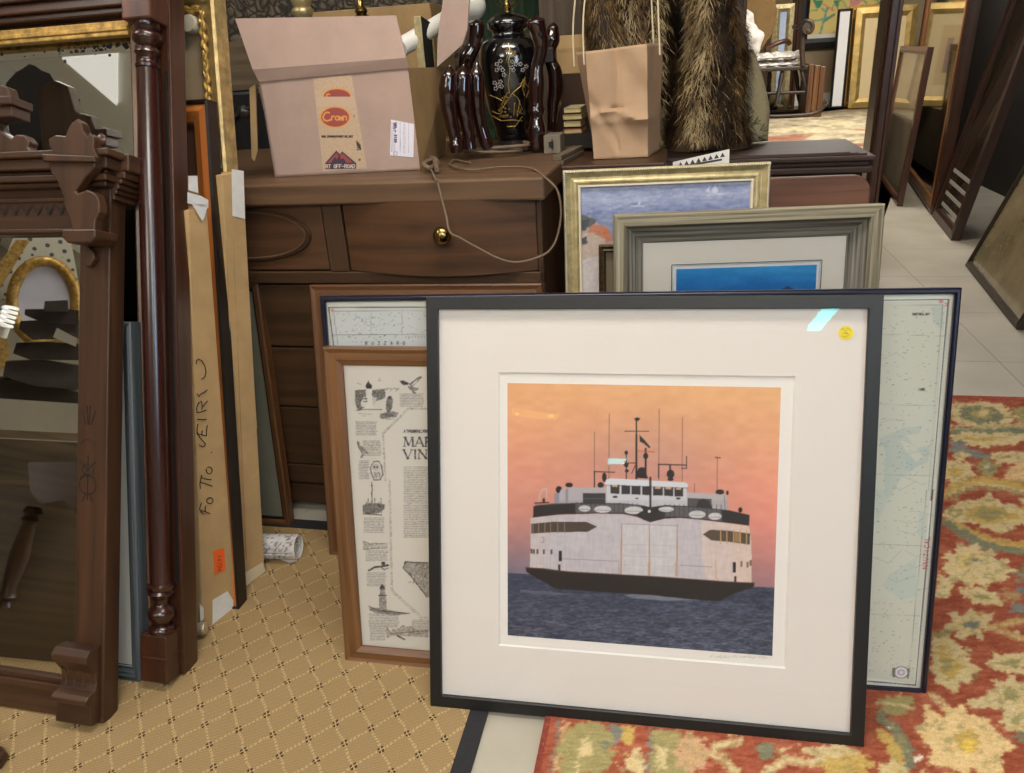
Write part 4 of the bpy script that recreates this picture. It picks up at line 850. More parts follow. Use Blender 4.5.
# ============================================================ dresser
D=Pose((.092,1.765,0),-14,0)
ZT=D.l(537,176)[1]; 
def dl(u,v,y=0): return D.l(u,v,y)
root=thing('dresser','brown walnut dresser carrying the open carton and the black lamp','dresser',D)
x320,_=dl(325,235); x344,_=dl(344,235); zr1=dl(400,272)[1]; zr2=dl(400,284)[1]; zt1=dl(400,199)[1]
XL=-1.25; DEP=.86
g=G(); g.box(XL,.0,.03,DEP,.07,ZT-.052,g=2)
g.box(XL,.0,.0,.06,zr2,zr1,g=0)                 # rail
g.box(x320,x344,.0,.05,zr1,zt1,g=2)            # stile
g.box(-.012,.0,.0,.05,.07,zt1,g=2)
g.box(XL,-.01,.02,.05,.03,.09,g=0)
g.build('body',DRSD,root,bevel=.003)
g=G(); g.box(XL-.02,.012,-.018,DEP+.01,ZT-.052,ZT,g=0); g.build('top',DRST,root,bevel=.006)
# bow-fronted drawer
g=G(); n=20; xa,xb=x344+.004,-.014; za,zb=zr1+.004,zt1-.003
P_=[]
for i in range(n+1):
    t=i/n; P_.append((xa+(xb-xa)*t,-.032*sin(pi*t)+.006))
vs=[(x,y,za-.008*sin(pi*i/n)) for i,(x,y) in enumerate(P_)]+[(x,y,zb) for x,y in P_]
fs=[(i,i+1,n+2+i,n+1+i) for i in range(n)]; g.mesh(vs,fs,[[(vs[j][0],vs[j][2]) for j in f] for f in fs])
vs2=[(x,y,za-.008*sin(pi*i/n)) for i,(x,y) in enumerate(P_)]+[(x,.04,za) for x,y in P_]; g.mesh(vs2,[(i,n+1+i,n+2+i,i+1) for i in range(n)])
vs3=[(x,y,zb) for x,y in P_]+[(x,.04,zb) for x,y in P_]; g.mesh(vs3,[(i,i+1,n+2+i,n+1+i) for i in range(n)])
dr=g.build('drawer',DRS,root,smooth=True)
kx,kz=dl(442,236,-.045); g=G(); g.lathe([(.012,.02),(.012,.012),(.008,.008),(.008,-.002),(.018,-.008),(.022,-.018),(.018,-.028),(.008,-.033),(.0001,-.034)],(kx,kz),24,axis='y',c0=-.028); g.build('knob',BRASS,dr,smooth=True,label='round brass knob')
# left door front with oval moulding
g=G(); g.box(XL+.3,x320-.004,.006,.04,zr1+.004,zt1-.003,g=0); dr=g.build('drawer',DRS,root,bevel=.002)
ex,ez=dl(309,236); _,eu=dl(285,211); _,el=dl(285,259); cxx=ex-.17; czz=(eu+el)/2; rz=(eu-el)/2*1.05
for k,(q,r) in enumerate(((1,.005),(.93,.003))):
    g=G(); pts=[(cxx+.17*q*cos(t),.004,czz+rz*q*sin(t)) for t in [2*pi*i/60 for i in range(61)]]; g.tube(pts,r,6); g.build('oval_moulding',WAL if k==0 else DRST,dr,smooth=True)
# lower drawers
zs=[zr2-.004]+[dl(300,v,.0)[1] for v in (349,409,466)]+[.1]
for i in range(4):
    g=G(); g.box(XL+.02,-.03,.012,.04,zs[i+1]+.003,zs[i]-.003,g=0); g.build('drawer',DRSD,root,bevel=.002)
for a in (XL+.02,-.05):
    for bb in (.04,DEP-.07): g=G(); g.box(a,a+.04,bb,bb+.04,.0,.07); g.build('foot',DRSD,root)
# ============================================================ open carton
b=onz(275,177.5,ZT); P=Pose((b.x,b.y,ZT+.001),-6,0); cw=P.l(420,168)[0]; 
# slight backward lean of the front so the top corner matches
ch_=.5*(P.l(259,82)[1]+P.l(408,68)[1])
tl=P.l(259,82); tr=P.l(408,68)
root=thing('open_carton','open cardboard carton with crown logo tape, flap standing up, on the dresser','cardboard box',P)
cd=.30; T=.0045; shx=(tl[0]+tr[0]-cw)/2
cd=.34; A=[(0,0,0),(cw,0,0),(cw+.012,cd,0),(0,cd,0)]; Bq=[(tl[0],0,tl[1]),(tr[0],0,tr[1]),(tr[0]+.045,cd,tr[1]-.005),(tl[0]+.0,cd,tl[1]-.005)]
g=G()
def wallq(g,a,b_,c,d,th,m=0):
    a,b_,c,d=map(Vector,(a,b_,c,d)); n=(b_-a).cross(d-a).normalized()*th
    g.hexa([a,b_,b_-n,a-n,d,c,c-n,d-n],m)
wallq(g,A[0],A[1],Bq[1],Bq[0],T); wallq(g,A[2],A[3],Bq[3],Bq[2],T); wallq(g,A[3],A[0],Bq[0],Bq[3],T)
g.box(0,cw,0,cd,0,T)
g.build('box_body',KRAFTP,root)
g=G(); wallq(g,A[1],A[2],Bq[2],Bq[1],T); g.build('side_panel',KRAFTD,root)  # same board, with the warm side light put into its tan
# front flap
f=[P.l(u,v,-.004) for u,v in ((259,82),(409.5,68),(396,15.5),(235,18.5))]; y0=-.004
fl=G(); lo_=[Vector((q[0],y0,q[1])) for q in f]; mid0=lo_[0].lerp(lo_[3],.2); mid1=lo_[1].lerp(lo_[2],.2)
n=Vector((0,T,0)); bend=Vector((0,-.010,0))
fl.hexa([lo_[0],lo_[1],lo_[1]+n,lo_[0]+n,mid0+bend,mid1+bend,mid1+bend+n,mid0+bend+n]); fl.hexa([mid0+bend,mid1+bend,mid1+bend+n,mid0+bend+n,lo_[3],lo_[2],lo_[2]+n,lo_[3]+n])
fm_=fl.build('flap',KRAFTP,root)
# left flap hanging down outside
g=G(); q=[P.l(u,v,0.03) for u,v in ((257,84),(251,88),(253,158),(256,161),(259,150))]; g.prism([(a,c) for a,c in q],.02,.024); q2=[P.l(u,v,.02) for u,v in ((259,84),(252,88),(272,170),(276,168))]
g.prism([(a,c) for a,c in q2],.06,.064); g.build('flap',KRAFT,root)
# right flap flaring up
h1=Vector(Bq[1])+Vector((0,.02,0)); h2=Vector(Bq[2])
def P3(u,v,Y): # local point at pixel on world depth Y
    return P.Mi@ony(u,v,Y)
Yf=b.y+.16
q=[P3(437,67,Yf),P3(437.5,41,Yf),P3(440,20,Yf),P3(452,-60,Yf),P3(475,-60,Yf),P3(469,2,Yf),P3(467,30,Yf),P3(462,45,Yf)]
g=G(); n=Vector((.002,T,0)); k=len(q); g.mesh([tuple(a) for a in q]+[tuple(a+n) for a in q],[tuple(range(k)),tuple(range(2*k-1,k-1,-1))]+[(i,(i+1)%k,(i+1)%k+k,i+k) for i in range(k)])
g.build('flap',KRAFTP,root)
# printed tape
cv=Canvas(308,78,372,172,8.0,(196,168,140)); cv.a+=cv.noise(8,8,8,51)[...,None]
cv.T=(300,60,6.438)
RD=(160,76,70);YL=(222,158,88);PU=(70,58,78)
cv.ell(238,232,94,54,YL); cv.ell(238,234,86,46,RD); cv.text(170,254,36,'C',1.2,YL,sp=.7)
cv.poly([(60,236),(345,236),(370,300),(60,300)],(200,172,146))
cv.ell(226,368,100,72,YL); cv.ell(226,368,90,62,RD)
cv.line([(188,340),(172,336),(158,346),(148,366),(154,386),(176,392),(198,384)],1.6,YL); xx_=200
for ch in 'rown': cv.text(xx_,388,44,ch,1.25,YL,sp=.5,ang=-.03,sh=.12); xx_+=25
cv.text(140,498,11,'WWW.CROWNAUTOMOTIVE.NET',.7,(60,50,48),sp=.80)
cv.poly([(162,664),(234,582),(256,606),(272,588),(362,664),(362,700),(162,704)],PU); cv.poly([(176,662),(234,596),(250,618),(236,640),(224,622),(200,662)],RD); cv.poly([(258,612),(274,600),(340,660),(300,662),(280,632),(262,640)],RD); 
cv.text(166,696,22,'RT OFF-ROAD',.75,(214,196,176),sp=.79,ang=-.01)
cv.poly([(362,515),(390,545),(392,578),(364,550)],(70,58,56)); cv.text(366,580,20,'20',.7,(70,58,56)); cv.ell(384,642,8,8,(110,92,80)); cv.text(344,366,10,'2',.5,(90,76,70))
def strip(name,pts,y,label=None,cvv=None,res=.0007,m=None):
    # quad patch p(s,t) from 4 px corners BL,BR,TR,TL
    c=[Vector((lambda q:(q[0],y,q[1]))(P.l(u,v,y))) for u,v in pts]; nx=max(2,int((c[1]-c[0]).length/res)); nz=max(2,int((c[3]-c[0]).length/res))
    S,Tt=np.meshgrid(np.linspace(0,1,nx),np.linspace(0,1,nz)); S=S.ravel()[:,None];Tt=Tt.ravel()[:,None]; a=[np.array(v) for v in c]
    L=(a[0]*(1-S)+a[1]*S)*(1-Tt)+(a[3]*(1-S)+a[2]*S)*Tt; M=np.array(P.M); Wd=L@M[:3,:3].T+M[:3,3]; U,V=projnp(Wd)
    return gridmesh(name,L,nx,nz,cvv.sample(U,V),m or artmat('printed_tape',rough=.45),root,label)
strip('packing_tape',[(323,171.5),(367,168.5),(351.5,75),(313,78.5)],-.0012,'pale packing tape printed with a red and yellow oval crown logo and purple mountains',cv)
cv=Canvas(388,118,416,160,9.0,(232,226,236)); cv.T=(300,60,6.438); K=(84,80,120)
cv.text(602,410,13,'5131',.55,K,ang=pi/2,sp=1.0); 
for x in (592,600,612): cv.line([(x,400),(x-2,590)],.35,K,.7)
cv.text(608,402,14,'121 - 3120',.9,(70,66,110),ang=pi/2,sp=.95); 
for x in (645,668,676,700): 
    y=400
    while y<600: l=rs.uniform(6,30); cv.line([(x,y),(x,min(y+l,500 if x<660 else 600))],.35,K,.6); y+=l+6
cv.line([(604,592),(625,592),(625,612),(604,612),(604,592)],.4,K)
strip('shipping_label',[(390,155.5),(413.5,157.5),(414,124),(391,119.5)],-.0012,'small white shipping label',cv,m=artmat('label_print',rough=.5))
# ---- contents sticking out
P2=Pose(ony(419,66,2.24)-Vector((0,0,.06)),-3,0)
root=thing('small_gold_frame','narrow gold-edged picture frame standing upright inside the open carton','picture frame',P2)
g=G(); a=(P2.l(415.5,40)[0],P2.l(419,16)[1]); c=(P2.l(423,40)[0],-.02); g.box(a[0],c[0],0,.012,-.08,a[1]); g.build('edge',GOLDP,root,bevel=.001)
g=G(); a2=P2.l(434,32,.03); g.hexa([(c[0],.0,-.08),(c[0]+.018,.06,-.08),(c[0]+.018,.07,-.08),(c[0],.012,-.08),(c[0],0,a[1]),(c[0]+.018,.06,a[1]-.015),(c[0]+.018,.07,a[1]-.015),(c[0],.012,a[1])]); g.build('side_rail',DARKBOARD,root)
g=G(); g.hexa([(c[0]+.018,.05,-.02),(c[0]+.022,.055,-.02),(c[0]+.022,.06,-.02),(c[0]+.018,.055,-.02),(c[0]+.018,.05,a[1]-.03),(c[0]+.022,.055,a[1]-.03),(c[0]+.022,.06,a[1]-.03),(c[0]+.018,.055,a[1]-.03)]); g.build('gold_fillet',GOLDP,root)
p0=ony(400,48,2.22); p1=ony(446,20,2.36); g=G(); g.tube([p0,p0.lerp(p1,.5),p1],.024,16); g.build('rolled_poster',PAPERW,None,smooth=True,label='rolled white paper lying across the back of the carton',cat='paper roll')
# ---- background carton, brass candlestick, small finial
Pb=Pose(rm(-.75,2.66,1.0),-13,0); xa,_=Pb.l(310,20); xb,zb=Pb.l(431,20)
root=thing('large_carton','plain tan cardboard carton standing behind the open carton','cardboard box',Pose(Pb.o+Vector((0,0,-.10)),-13,0))
g=G(); g.box(xa,xb,0,.25,.06,.48); g.build('box_body',KRAFT,root,bevel=.003); g=G(); _x,_=Pb.l(431,5); g.box(_x-.0,_x+.004,-.02,.0,.1,.46); g.build('flap',KRAFTD,root)
g=G(); g.box(xa-.0,xb+.03,-.0,.24,-.9,.06-.001); g.build('box_base',KRAFTD,root)
def dist(p): return (Vector(p)-CO).dot(FW)
c=ony(303,14,2.55); k=dist(c)/FPX; g=G(); g.lathe([(16*k,ZT+.001-c.z-14*k),(16*k,ZT+.012-c.z-14*k),(5*k,ZT+.03-c.z-14*k)]+[(r*k,(-v)*k) for r,v in ((5,24),(5,22),(6,21),(6,20),(9,16),(10.5,13),(10.5,10),(8.5,8),(9.5,5),(10.5,1),(9,-3),(7,-10),(7,-60))],(c.x,c.y),24,c0=c.z+14*k); 
g.build('brass_candlestick',BRASSP,None,smooth=True,label='brass candlestick rising behind the carton flap beside the dark wallpaper',cat='candlestick')
c=ony(361,10,2.42); k=dist(c)/FPX; root=thing('small_brass_lamp','small brass lamp fitting with dark collar behind the carton flap','lamp',Pose((c.x,c.y,c.z-.02),0,0))
g=G(); g.lathe([(14*k,ZT+.001-c.z+.02),(14*k,ZT+.012-c.z+.02),(3*k,ZT+.02-c.z+.02),(3*k,-5*k)]+[(r*k,(12-v)*k+.02-.02) for r,v in ((11,16),(11,12.5),(9,11),(5,9),(6.5,6),(5,3),(3,1),(3,-8),(2,-40))],(0,0),20); g.build('stem',BRASS,root,smooth=True)
g=G(); g.tube([(10*k+.0,0,.03),(9.5*k,0,.055),(11*k,0,.075)],.0025,6); g.build('harp',INK,root)
g=G(); g.tube([(7*k,.02,-.005),(18*k,.03,.0),(30*k,.04,-.012)],.005,6); g.build('switch_arm',INK,root)
# ============================================================ black chinoiserie lamp
c=onz(507,150,ZT); k=dist(c)/FPX
Pl=Pose((c.x,c.y,ZT),0,0); root=thing('vase_lamp','black lacquer vase lamp with gold bird and blossom decoration','table lamp',Pl)
def z_(v): return Pl.l(507,v)[1]
prof=[(15,140),(17.5,136),(18,128),(20,122),(24,108),(27,92),(29.3,74),(30,60),(29,50),(26,42),(21,37.5),(16.5,35.5),(15.5,33),(16,31),(19.5,28),(20,22),(18,18.5),(15,16.5),(11,13.5),(4,12.5)]
VP=[(r*k,z_(v)) for r,v in prof]; cxv=Pl.l(511,80)[0]
LACQ=mat('black_lacquer',(14,12,15),rough=.12,coat=1,spec=.8)
g=G(); g.lathe(VP,(cxv,0),40); g.build('vase',LACQ,root,smooth=True)
g=G(); g.lathe([(29*k,0),(30*k,.006),(24*k,.014),(17*k,z_(141)),(15*k,z_(139))],(cxv,0),28); g.build('carved_stand',mat('dark_carved',(30,22,18),rough=.4,bump=.7,bscale=120),root,smooth=True)
g=G(); g.lathe([(4*k,z_(13)),(3*k,z_(11)),(4.5*k,z_(8)),(3*k,z_(5)),(2.2*k,z_(3)),(2.2*k,z_(-8)),(12*k,z_(-10)),(12*k,z_(-20))],(cxv,0),16); g.build('brass_stem',BRASS,root,smooth=True)
g=G(); g.tube([(cxv-2*k,0,z_(8)),(cxv-9*k,0,z_(4)),(cxv-13*k,0,z_(-6)),(cxv-16*k,0,z_(-40))],.0016,6); g.tube([(cxv+2*k,0,z_(8)),(cxv+9*k,0,z_(4)),(cxv+13*k,0,z_(-6)),(cxv+16*k,0,z_(-40))],.0016,6); g.build('harp',BRASS,root)
VR=sorted([(z,r) for r,z in VP]); zz=[q[0] for q in VR]; rrr=[q[1] for q in VR]
def onv(u,v): # crop coords (420,0,4.294)
    x,z=Pl.l(420+u/4.294,v/4.294,-.06); r=float(np.interp(z,zz,rrr)); dx=max(-r*.97,min(r*.97,x-cxv)); return (cxv+dx,-math.sqrt(max(0,r*r-dx*dx))-.0006,z)
GL=mat('gold_lacquer',(176,146,70),rough=.35,metal=.5); PB=mat('silver_blossom',(150,144,140),rough=.4)
g=G()
for pts in ([(378,185),(385,215),(380,260),(385,310),(378,360),(384,400)],[(385,215),(400,230),(420,240)],[(372,200),(375,240),(370,262)],[(384,240),(398,236)],[(340,480),(370,440),(395,400),(430,370),(440,345)],[(395,400),(420,420),(440,470)],[(350,450),(370,405),(385,390)],[(310,500),(350,520),(400,515),(440,520)],[(405,440),(402,500)],[(428,430),(418,500)],[(440,340),(470,380),(455,420)],[(480,270),(482,330),(470,380)],[(300,410),(330,420),(352,432)],[(310,480),(330,488),(350,490)],[(450,330),(440,380),(448,410)],[(375,545),(410,542),(440,500)]):
    P0=[]
    for a,b_ in zip(pts[:-1],pts[1:]):
        for t in (0,.25,.5,.75): P0.append((a[0]+(b_[0]-a[0])*t,a[1]+(b_[1]-a[1])*t))
    P0.append(pts[-1]); g.tube([onv(*q) for q in P0],[.0015*(1-.4*i/len(P0)) for i in range(len(P0))],5)
for (x,y,a,b_) in ((372,430,20,34),(355,468,16,12),(425,480,10,18),(400,235,12,14),(440,360,12,10),(366,500,24,6)):
    for i in range(16): 
        x1,y1=x+rs.uniform(-a,a),y+rs.uniform(-b_,b_); g.tube([onv(x1,y1),onv(x1+rs.uniform(-8,8),y1+rs.uniform(-8,8))],.0011,4)
g.build('gold_decoration',GL,root)
g=G()
for (x,y) in ((330,275),(345,290),(330,300),(355,300),(345,262),(395,290),(410,275),(430,275),(455,285),(400,300),(320,355),(335,365),(325,380),(345,350),(350,370),(360,320),(415,255),(395,265),(440,300)):
    q=onv(x,y); 
    for i in range(5): a=2*pi*i/5; p=onv(x+7*cos(a),y+7*sin(a)); g.mesh([(p[0]-.0022,p[1]-.0006,p[2]),(p[0],p[1]-.0006,p[2]-.0022),(p[0]+.0022,p[1]-.0006,p[2]),(p[0],p[1]-.0006,p[2]+.0022)],[(0,1,2,3)])
g.build('blossom_decoration',PB,root)
# lamp cord coiled in front and hanging over the edge
CORD=mat('brown_cord',(112,92,72),rough=.7); 
g=G(); pts=[]
cz0=ZT+.006
cc=onz(498,156,ZT)
for i in range(70):
    t=i/69*3.1*2*pi; r=.075+.012*sin(t*1.7); pts.append((cc.x+r*cos(t)*1.05,cc.y+r*.55*sin(t),cz0+.008+.006*sin(t*.7)+.0035*(i/23)))
g.tube(pts,.0036,6); 
pts=[onz(470,163,ZT+.006),onz(455,160,ZT+.006),onz(450,165,ZT+.006),onz(470,170,ZT+.006),onz(500,167,ZT+.006),onz(530,168,ZT+.006)]
pts+=[ony(548,180,1.74),ony(558,192,1.72),ony(561,215,1.715),ony(556,240,1.712),ony(545,254,1.705),ony(520,262,1.70),ony(500,259,1.70),ony(478,248,1.702),ony(460,238,1.705),ony(450,232,1.71),ony(446,215,1.735),ony(442,200,1.75),ony(438,184,1.765),onz(434,176,ZT+.012),onz(430,168,ZT+.008),onz(425,163,ZT+.008)]
def smooth_path(P,k=6):
    o=[]; P=[Vector(p) for p in P]; n=len(P)
    for i in range(n-1):
        a,b_,c,d=P[max(i-1,0)],P[i],P[i+1],P[min(i+2,n-1)]
        for j in range(k):
            t=j/k; o.append(.5*((2*b_)+(c-a)*t+(2*a-5*b_+4*c-d)*t*t+(-a+3*b_-3*c+d)*t**3))
    o.append(P[-1]); return o
g.tube(smooth_path(pts),.0026,6)
pts=[onz(425,160,ZT+.01),onz(432,158,ZT+.02),onz(438,163,ZT+.01),onz(430,168,ZT+.012),onz(424,164,ZT+.02),onz(434,160,ZT+.022),onz(437,170,ZT+.01)]
g.tube(smooth_path(pts),.006,7)
g.build('lamp_cord',CORD,None,smooth=True,label='tan electric cord coiled by the lamp and looping down over the drawer',cat='cord')
# ============================================================ dark carved table legs
LEGM=mat('dark_cherry_lacquer',(40,13,12),rough=.14,coat=.8,var=.3,scale=6,spec=.7)
def leg(path,Y,lab,z0=None):
    pts=[];rs_=[]
    for (u,v,r) in path:
        p=ony(420+u/4.294,v/4.294,Y); pts.append(p); rs_.append(r*(1.32 if r>11 else 1.5)/4.294*dist(p)/FPX)
    # resample
    P0=smooth_path(pts,5); R0=[]
    n=len(pts)
    for i in range(n-1):
        for j in range(5): t=j/5; t=t*t*(3-2*t); R0.append(rs_[i]*(1-t)+rs_[i+1]*t)
    R0.append(rs_[-1]); base=P0[-1].copy(); base.z=min(base.z,P0[-1].z)
    root=thing('cabriole_leg',lab,'furniture leg',Pose(base,0,0),None); off=base
    g=G(); g.tube([tuple(p-off) for p in P0],R0,14); g.build('shaft',LEGM,root,smooth=True)
    return root,off
LG=[([(128,280,4),(124,330,27),(120,390,31),(122,450,27),(138,530,22),(150,590,20),(155,625,25),(157,655,20)],2.12,'dark glossy carved leg, leftmost and nearest the carton'),
([(188,276,4),(185,330,28),(182,400,31),(190,470,26),(203,540,21),(212,600,18),(216,640,20)],2.14,'dark glossy carved leg, middle of the three left of the lamp'),
([(245,266,4),(243,330,26),(243,400,28),(250,470,24),(262,540,21),(280,600,22),(292,635,18)],2.17,'dark glossy carved leg touching the left side of the vase lamp'),
([(240,84,4),(242,105,27),(240,150,27),(228,200,24),(205,240,28),(195,280,24),(200,330,20),(205,640,18)],2.27,'tall dark carved leg rising behind the others on the left of the lamp'),
([(492,66,4),(496,95,32),(512,150,27),(520,210,22),(505,280,20),(500,360,26),(498,440,24),(500,480,28),(500,500,22),(502,560,30),(502,630,28),(502,645,20)],2.22,'tall dark carved leg touching the right side of the vase lamp'),
([(572,98,4),(572,120,18),(565,170,27),(556,215,22),(560,260,20),(578,310,24),(582,380,25),(574,440,24),(570,500,20),(566,560,16)],2.36,'dark glossy carved leg with notched block, rightmost by the books')]
for i,(pa,Y,lab) in enumerate(LG):
    r,off=leg(pa,Y,lab)
    if i==5:
        a=ony(420+528/4.294,205/4.294,Y-.03)-off; b_=ony(420+576/4.294,268/4.294,Y-.03)-off; g=G(); g.box(a.x,b_.x,a.y,a.y+.04,b_.z,a.z); g.build('block',mat('dark_block',(30,16,14),rough=.5),r,bevel=.003)
        g=G(); m_=a.lerp(b_,.5); g.lathe([(.004,0),(.004,-.001)],(m_.x,m_.z),10,axis='y',c0=m_.y-.021); g.build('bolt_hole',INK,r)
# white globe and dark things behind
c=ony(472,6,2.38); g=G(); k=dist(c)/FPX; g.lathe([(14*k*sin(pi*i/14)+1e-5,-14*k*cos(pi*i/14)) for i in range(15)],(c.x,c.y),24,c0=c.z); g.lathe([(5*k,-30*k),(5*k,-13*k)],(c.x,c.y),16,c0=c.z)
g.build('white_globe',mat('opal_glass',(226,220,208),rough=.25),None,smooth=True,label='white round glass globe behind the carton flap and dark legs',cat='lamp globe')
# green patterned cloth and brown panel on the partition
Pw=RP(0,WB-.012); a=Pw.l(478,0); b_=Pw.l(548,70)
def greenmat():
    m,nt,b=newmat('green_patterned_cloth'); tc=nt.nodes.new('ShaderNodeTexCoord'); n=nt.nodes.new('ShaderNodeTexNoise'); n.inputs['Scale'].default_value=7; n.inputs['Distortion'].default_value=2.5; lk(nt,tc.outputs['Object'],n.inputs['Vector']); r=nt.nodes.new('ShaderNodeValToRGB'); r.color_ramp.interpolation='CONSTANT'
    r.color_ramp.elements[0].color=rgb((34,54,34)); r.color_ramp.elements[1].position=.52; r.color_ramp.elements[1].color=rgb((46,76,44)); e=r.color_ramp.elements.new(.6); e.color=rgb((96,78,48)); e=r.color_ramp.elements.new(.64); e.color=rgb((40,58,40)); lk(nt,n.outputs['Fac'],r.inputs[0]); lk(nt,r.outputs[0],b.inputs['Base Color']); b.inputs['Roughness'].default_value=.9; return m
root=thing('wall_hanging','dark green patterned cloth hanging on the wall behind the vase lamp','wall hanging',Pw)
g=G(); n=30
vs=[(a[0]+(b_[0]-a[0])*i/n,-.02-.008*sin(i*1.3),z) for z in (b_[1]-.45,1.75) for i in range(n+1)]; g.mesh(vs,[(i,i+1,n+2+i,n+1+i) for i in range(n)]); vs=[(x,y+.004,z) for x,y,z in vs]; g.mesh(vs,[(i,n+1+i,n+2+i,i+1) for i in range(n)])
g.build('cloth',greenmat(),root,smooth=True); g=G(); g.tube([(a[0]-.03,-.012,1.75),(b_[0]+.03,-.012,1.75)],.008,8); g.build('rod',WAL,root)
Pq=RP(0,WB-.06); a=Pq.l(545,0); b_=Pq.l(600,140); root=thing('tall_cupboard','grey-brown wooden cupboard side standing behind the small carton','cupboard',Pq)
g=G(); g.box(a[0],a[0]+.22,-.14,.05,0,1.9); g.build('body',wood('grey_brown',(70,56,44),(108,92,76),rough=.7,coat=0),root,bevel=.004)
g=G(); g.box(a[0]+.012,a[0]+.208,-.152,-.141,.06,.78); g.build('door',wood('grey_brown',(70,56,44),(108,92,76)),root,bevel=.003)
# picture rail, black case behind the gold frame
Pk=RP(0,WB-.02); a=Pk.l(205,70); b_=Pk.l(262,46); root=thing('travel_case','black travel case with a metal latch under the dark wallpaper behind the dresser','trunk',RP(0,2.68))
Pt=RP(0,2.68); a=Pt.l(215,88); b_=Pt.l(300,64); c=Pt.l(268,158)
g=G(); g.box(a[0]-.3,b_[0]-.0,0,.26,c[1]-.05,a[1]-.015); g.build('case',mat('black_leather',(28,28,32),rough=.45,var=.3,scale=14,bump=.3,bscale=60),root,bevel=.012)
lx,lz=Pt.l(244,112); g=G(); g.lathe([(.022,0),(.022,-.006),(.012,-.012),(.006,-.016)],(lx,lz),20,axis='y'); g.tube([(lx-.05,-.004,lz-.03),(lx-.01,-.008,lz+.005),(lx+.05,-.004,lz+.02)],.006,8); g.build('latch',mat('dull_metal',(90,88,86),rough=.35,metal=.8),root,smooth=True)
g=G(); g.box(a[0]-.3,b_[0]-.0,.04,.24,.0,c[1]-.051); g.build('stand',WAL,root)
Pt2=RP(0,2.66); e0=Pt2.l(215,70); root=thing('wooden_rail','plain brown board resting along the top of the black travel case','board',RP(0,2.69))
za,zb=Pt.l(240,66)[1],Pt.l(240,47)[1]
g=G(); g.box(a[0]-.28,b_[0]+.28,.0,.03,a[1]-.014,zb+.02); g.build('plank',wood('dusty_board',(74,60,44),(116,98,76),rough=.7,coat=0),root,bevel=.002)
# ============================================================ side table, bag, small carton, books
zs_=.80; tb=RP(.16,1.93,0); 
p=ony(575,150,2.05); ztab=ony(566,160,1.98).z
Ps=Pose(rm(.19,1.97),-13,0)
root=thing('side_table','low dark side table carrying the brown paper bag and books','side table',Ps)
xa,za=Ps.l(556,166); ztab=za
g=G(); g.box(xa,xa+.27,0,.29,ztab-.03,ztab,g=1); g.build('table_top',WAL2,root,bevel=.004)
g=G(); g.box(xa+.02,xa+.25,.02,.27,ztab-.10,ztab-.031); g.build('apron',WAL,root)
for a in (xa+.02,xa+.215):
    for bb in (.02,.235): g=G(); g.box(a,a+.035,bb,bb+.035,0,ztab-.10); g.build('leg',WAL,root,bevel=.003)
# wooden slats lying on it
for i,(u0,v0,u1,v1) in enumerate(((557,158,582,146),(559,163,586,149))):
    q=onz(u0,v0,ztab+.012*(2-i)-.006); q2=onz(u1,v1,ztab+.012*(2-i)-.006); d=(q2-q).normalized(); sd=Vector((d.y,-d.x,0))*.012; uu=Vector((0,0,.0055)); 
    g=G(); e=q+d*.22; g.hexa([q-sd-uu,q+sd-uu,e+sd-uu,e-sd-uu,q-sd+uu,q+sd+uu,e+sd+uu,e-sd+uu]); g.build('wood_offcut',wood('old_slat',(70,58,46),(120,104,84),rough=.7,coat=0),None,bevel=.001,label=('topmost' if i==0 else 'lower')+' loose strip of wood beside the bottom of the paper bag',cat='wood strip',group='loose slats')
# bag
Yb=2.06; zb_=ztab
cbl=ony(595,170,Yb); 
P=Pose((cbl.x,cbl.y,ztab+.001),-9,0)
ftl=P.l(585,52); ftm=P.l(616.5,48); ftr=P.l(647,43.5); fbl=P.l(594,166); fbr=P.l(648,164)
root=thing('paper_bag','brown paper bag with white twisted handles on the side table','paper bag',P)
PAP=mat('brown_bag_paper',(188,154,122),rough=.85,var=.08,scale=9,bump=.35,bscale=14)
bd=.115
x0b,x1b=fbl[0],fbr[0]; zt_=ftm[1]
# surface grid around: front with centre crease and creases
def bagp(s,t,face):
    # t 0..1 height
    xl=x0b+(ftl[0]-x0b)*t; xr=x1b+(ftr[0]-x1b)*t; z=t*(ftl[1]*(1-s)+ftr[1]*s) if face in('f','b') else None
    if face=='f':
        y=-.006*t*(1-abs(2*s-1))*(-1 if t>.45 else 1)*1.5+.004*sin(9*s+7*t)*(1-t)*1.2
        if t<.5: y+= .010*max(0,1-abs(s-.28-t*.3)*6)*(t/.42) -.006*max(0,1-abs(t-.36)*14)
        y+=.010*max(0,1-abs(s-.5)*9)*t -.009*max(0,1-abs(t-.40-.05*sin(5*s))*18) +.010*max(0,1-abs(t-.42+(s-.15)*.9)*8)*(s<.5) +.005*sin(11*s*t+3*t)
        return (xl+(xr-xl)*s,y,z)
    if face=='b': return (xl-.028*t+(xr-xl+.040*t+.012)*s,bd+.004*sin(8*s),z)
NS,NT=26,34; g=G()
def patch(fn):
    vs=[fn(i/NS,j/NT) for j in range(NT+1) for i in range(NS+1)]; g.mesh(vs,[(j*(NS+1)+i,j*(NS+1)+i+1,(j+1)*(NS+1)+i+1,(j+1)*(NS+1)+i) for j in range(NT) for i in range(NS)])
patch(lambda s,t:bagp(s,t,'f')); patch(lambda s,t:bagp(s,t,'b'))
def side(s,t,k):
    a=Vector(bagp(k,t,'f')); b2=Vector(bagp(k,t,'b')); 
    m=a.lerp(b2,s); fold=.018*(1-abs(2*s-1))*t*(.5 if k==0 else -.6)
    out=(.02*s if k==1 else 0)
    m.x+=fold*.6+out; return tuple(m)
patch(lambda s,t:side(s,t,0)); patch(lambda s,t:side(s,t,1))
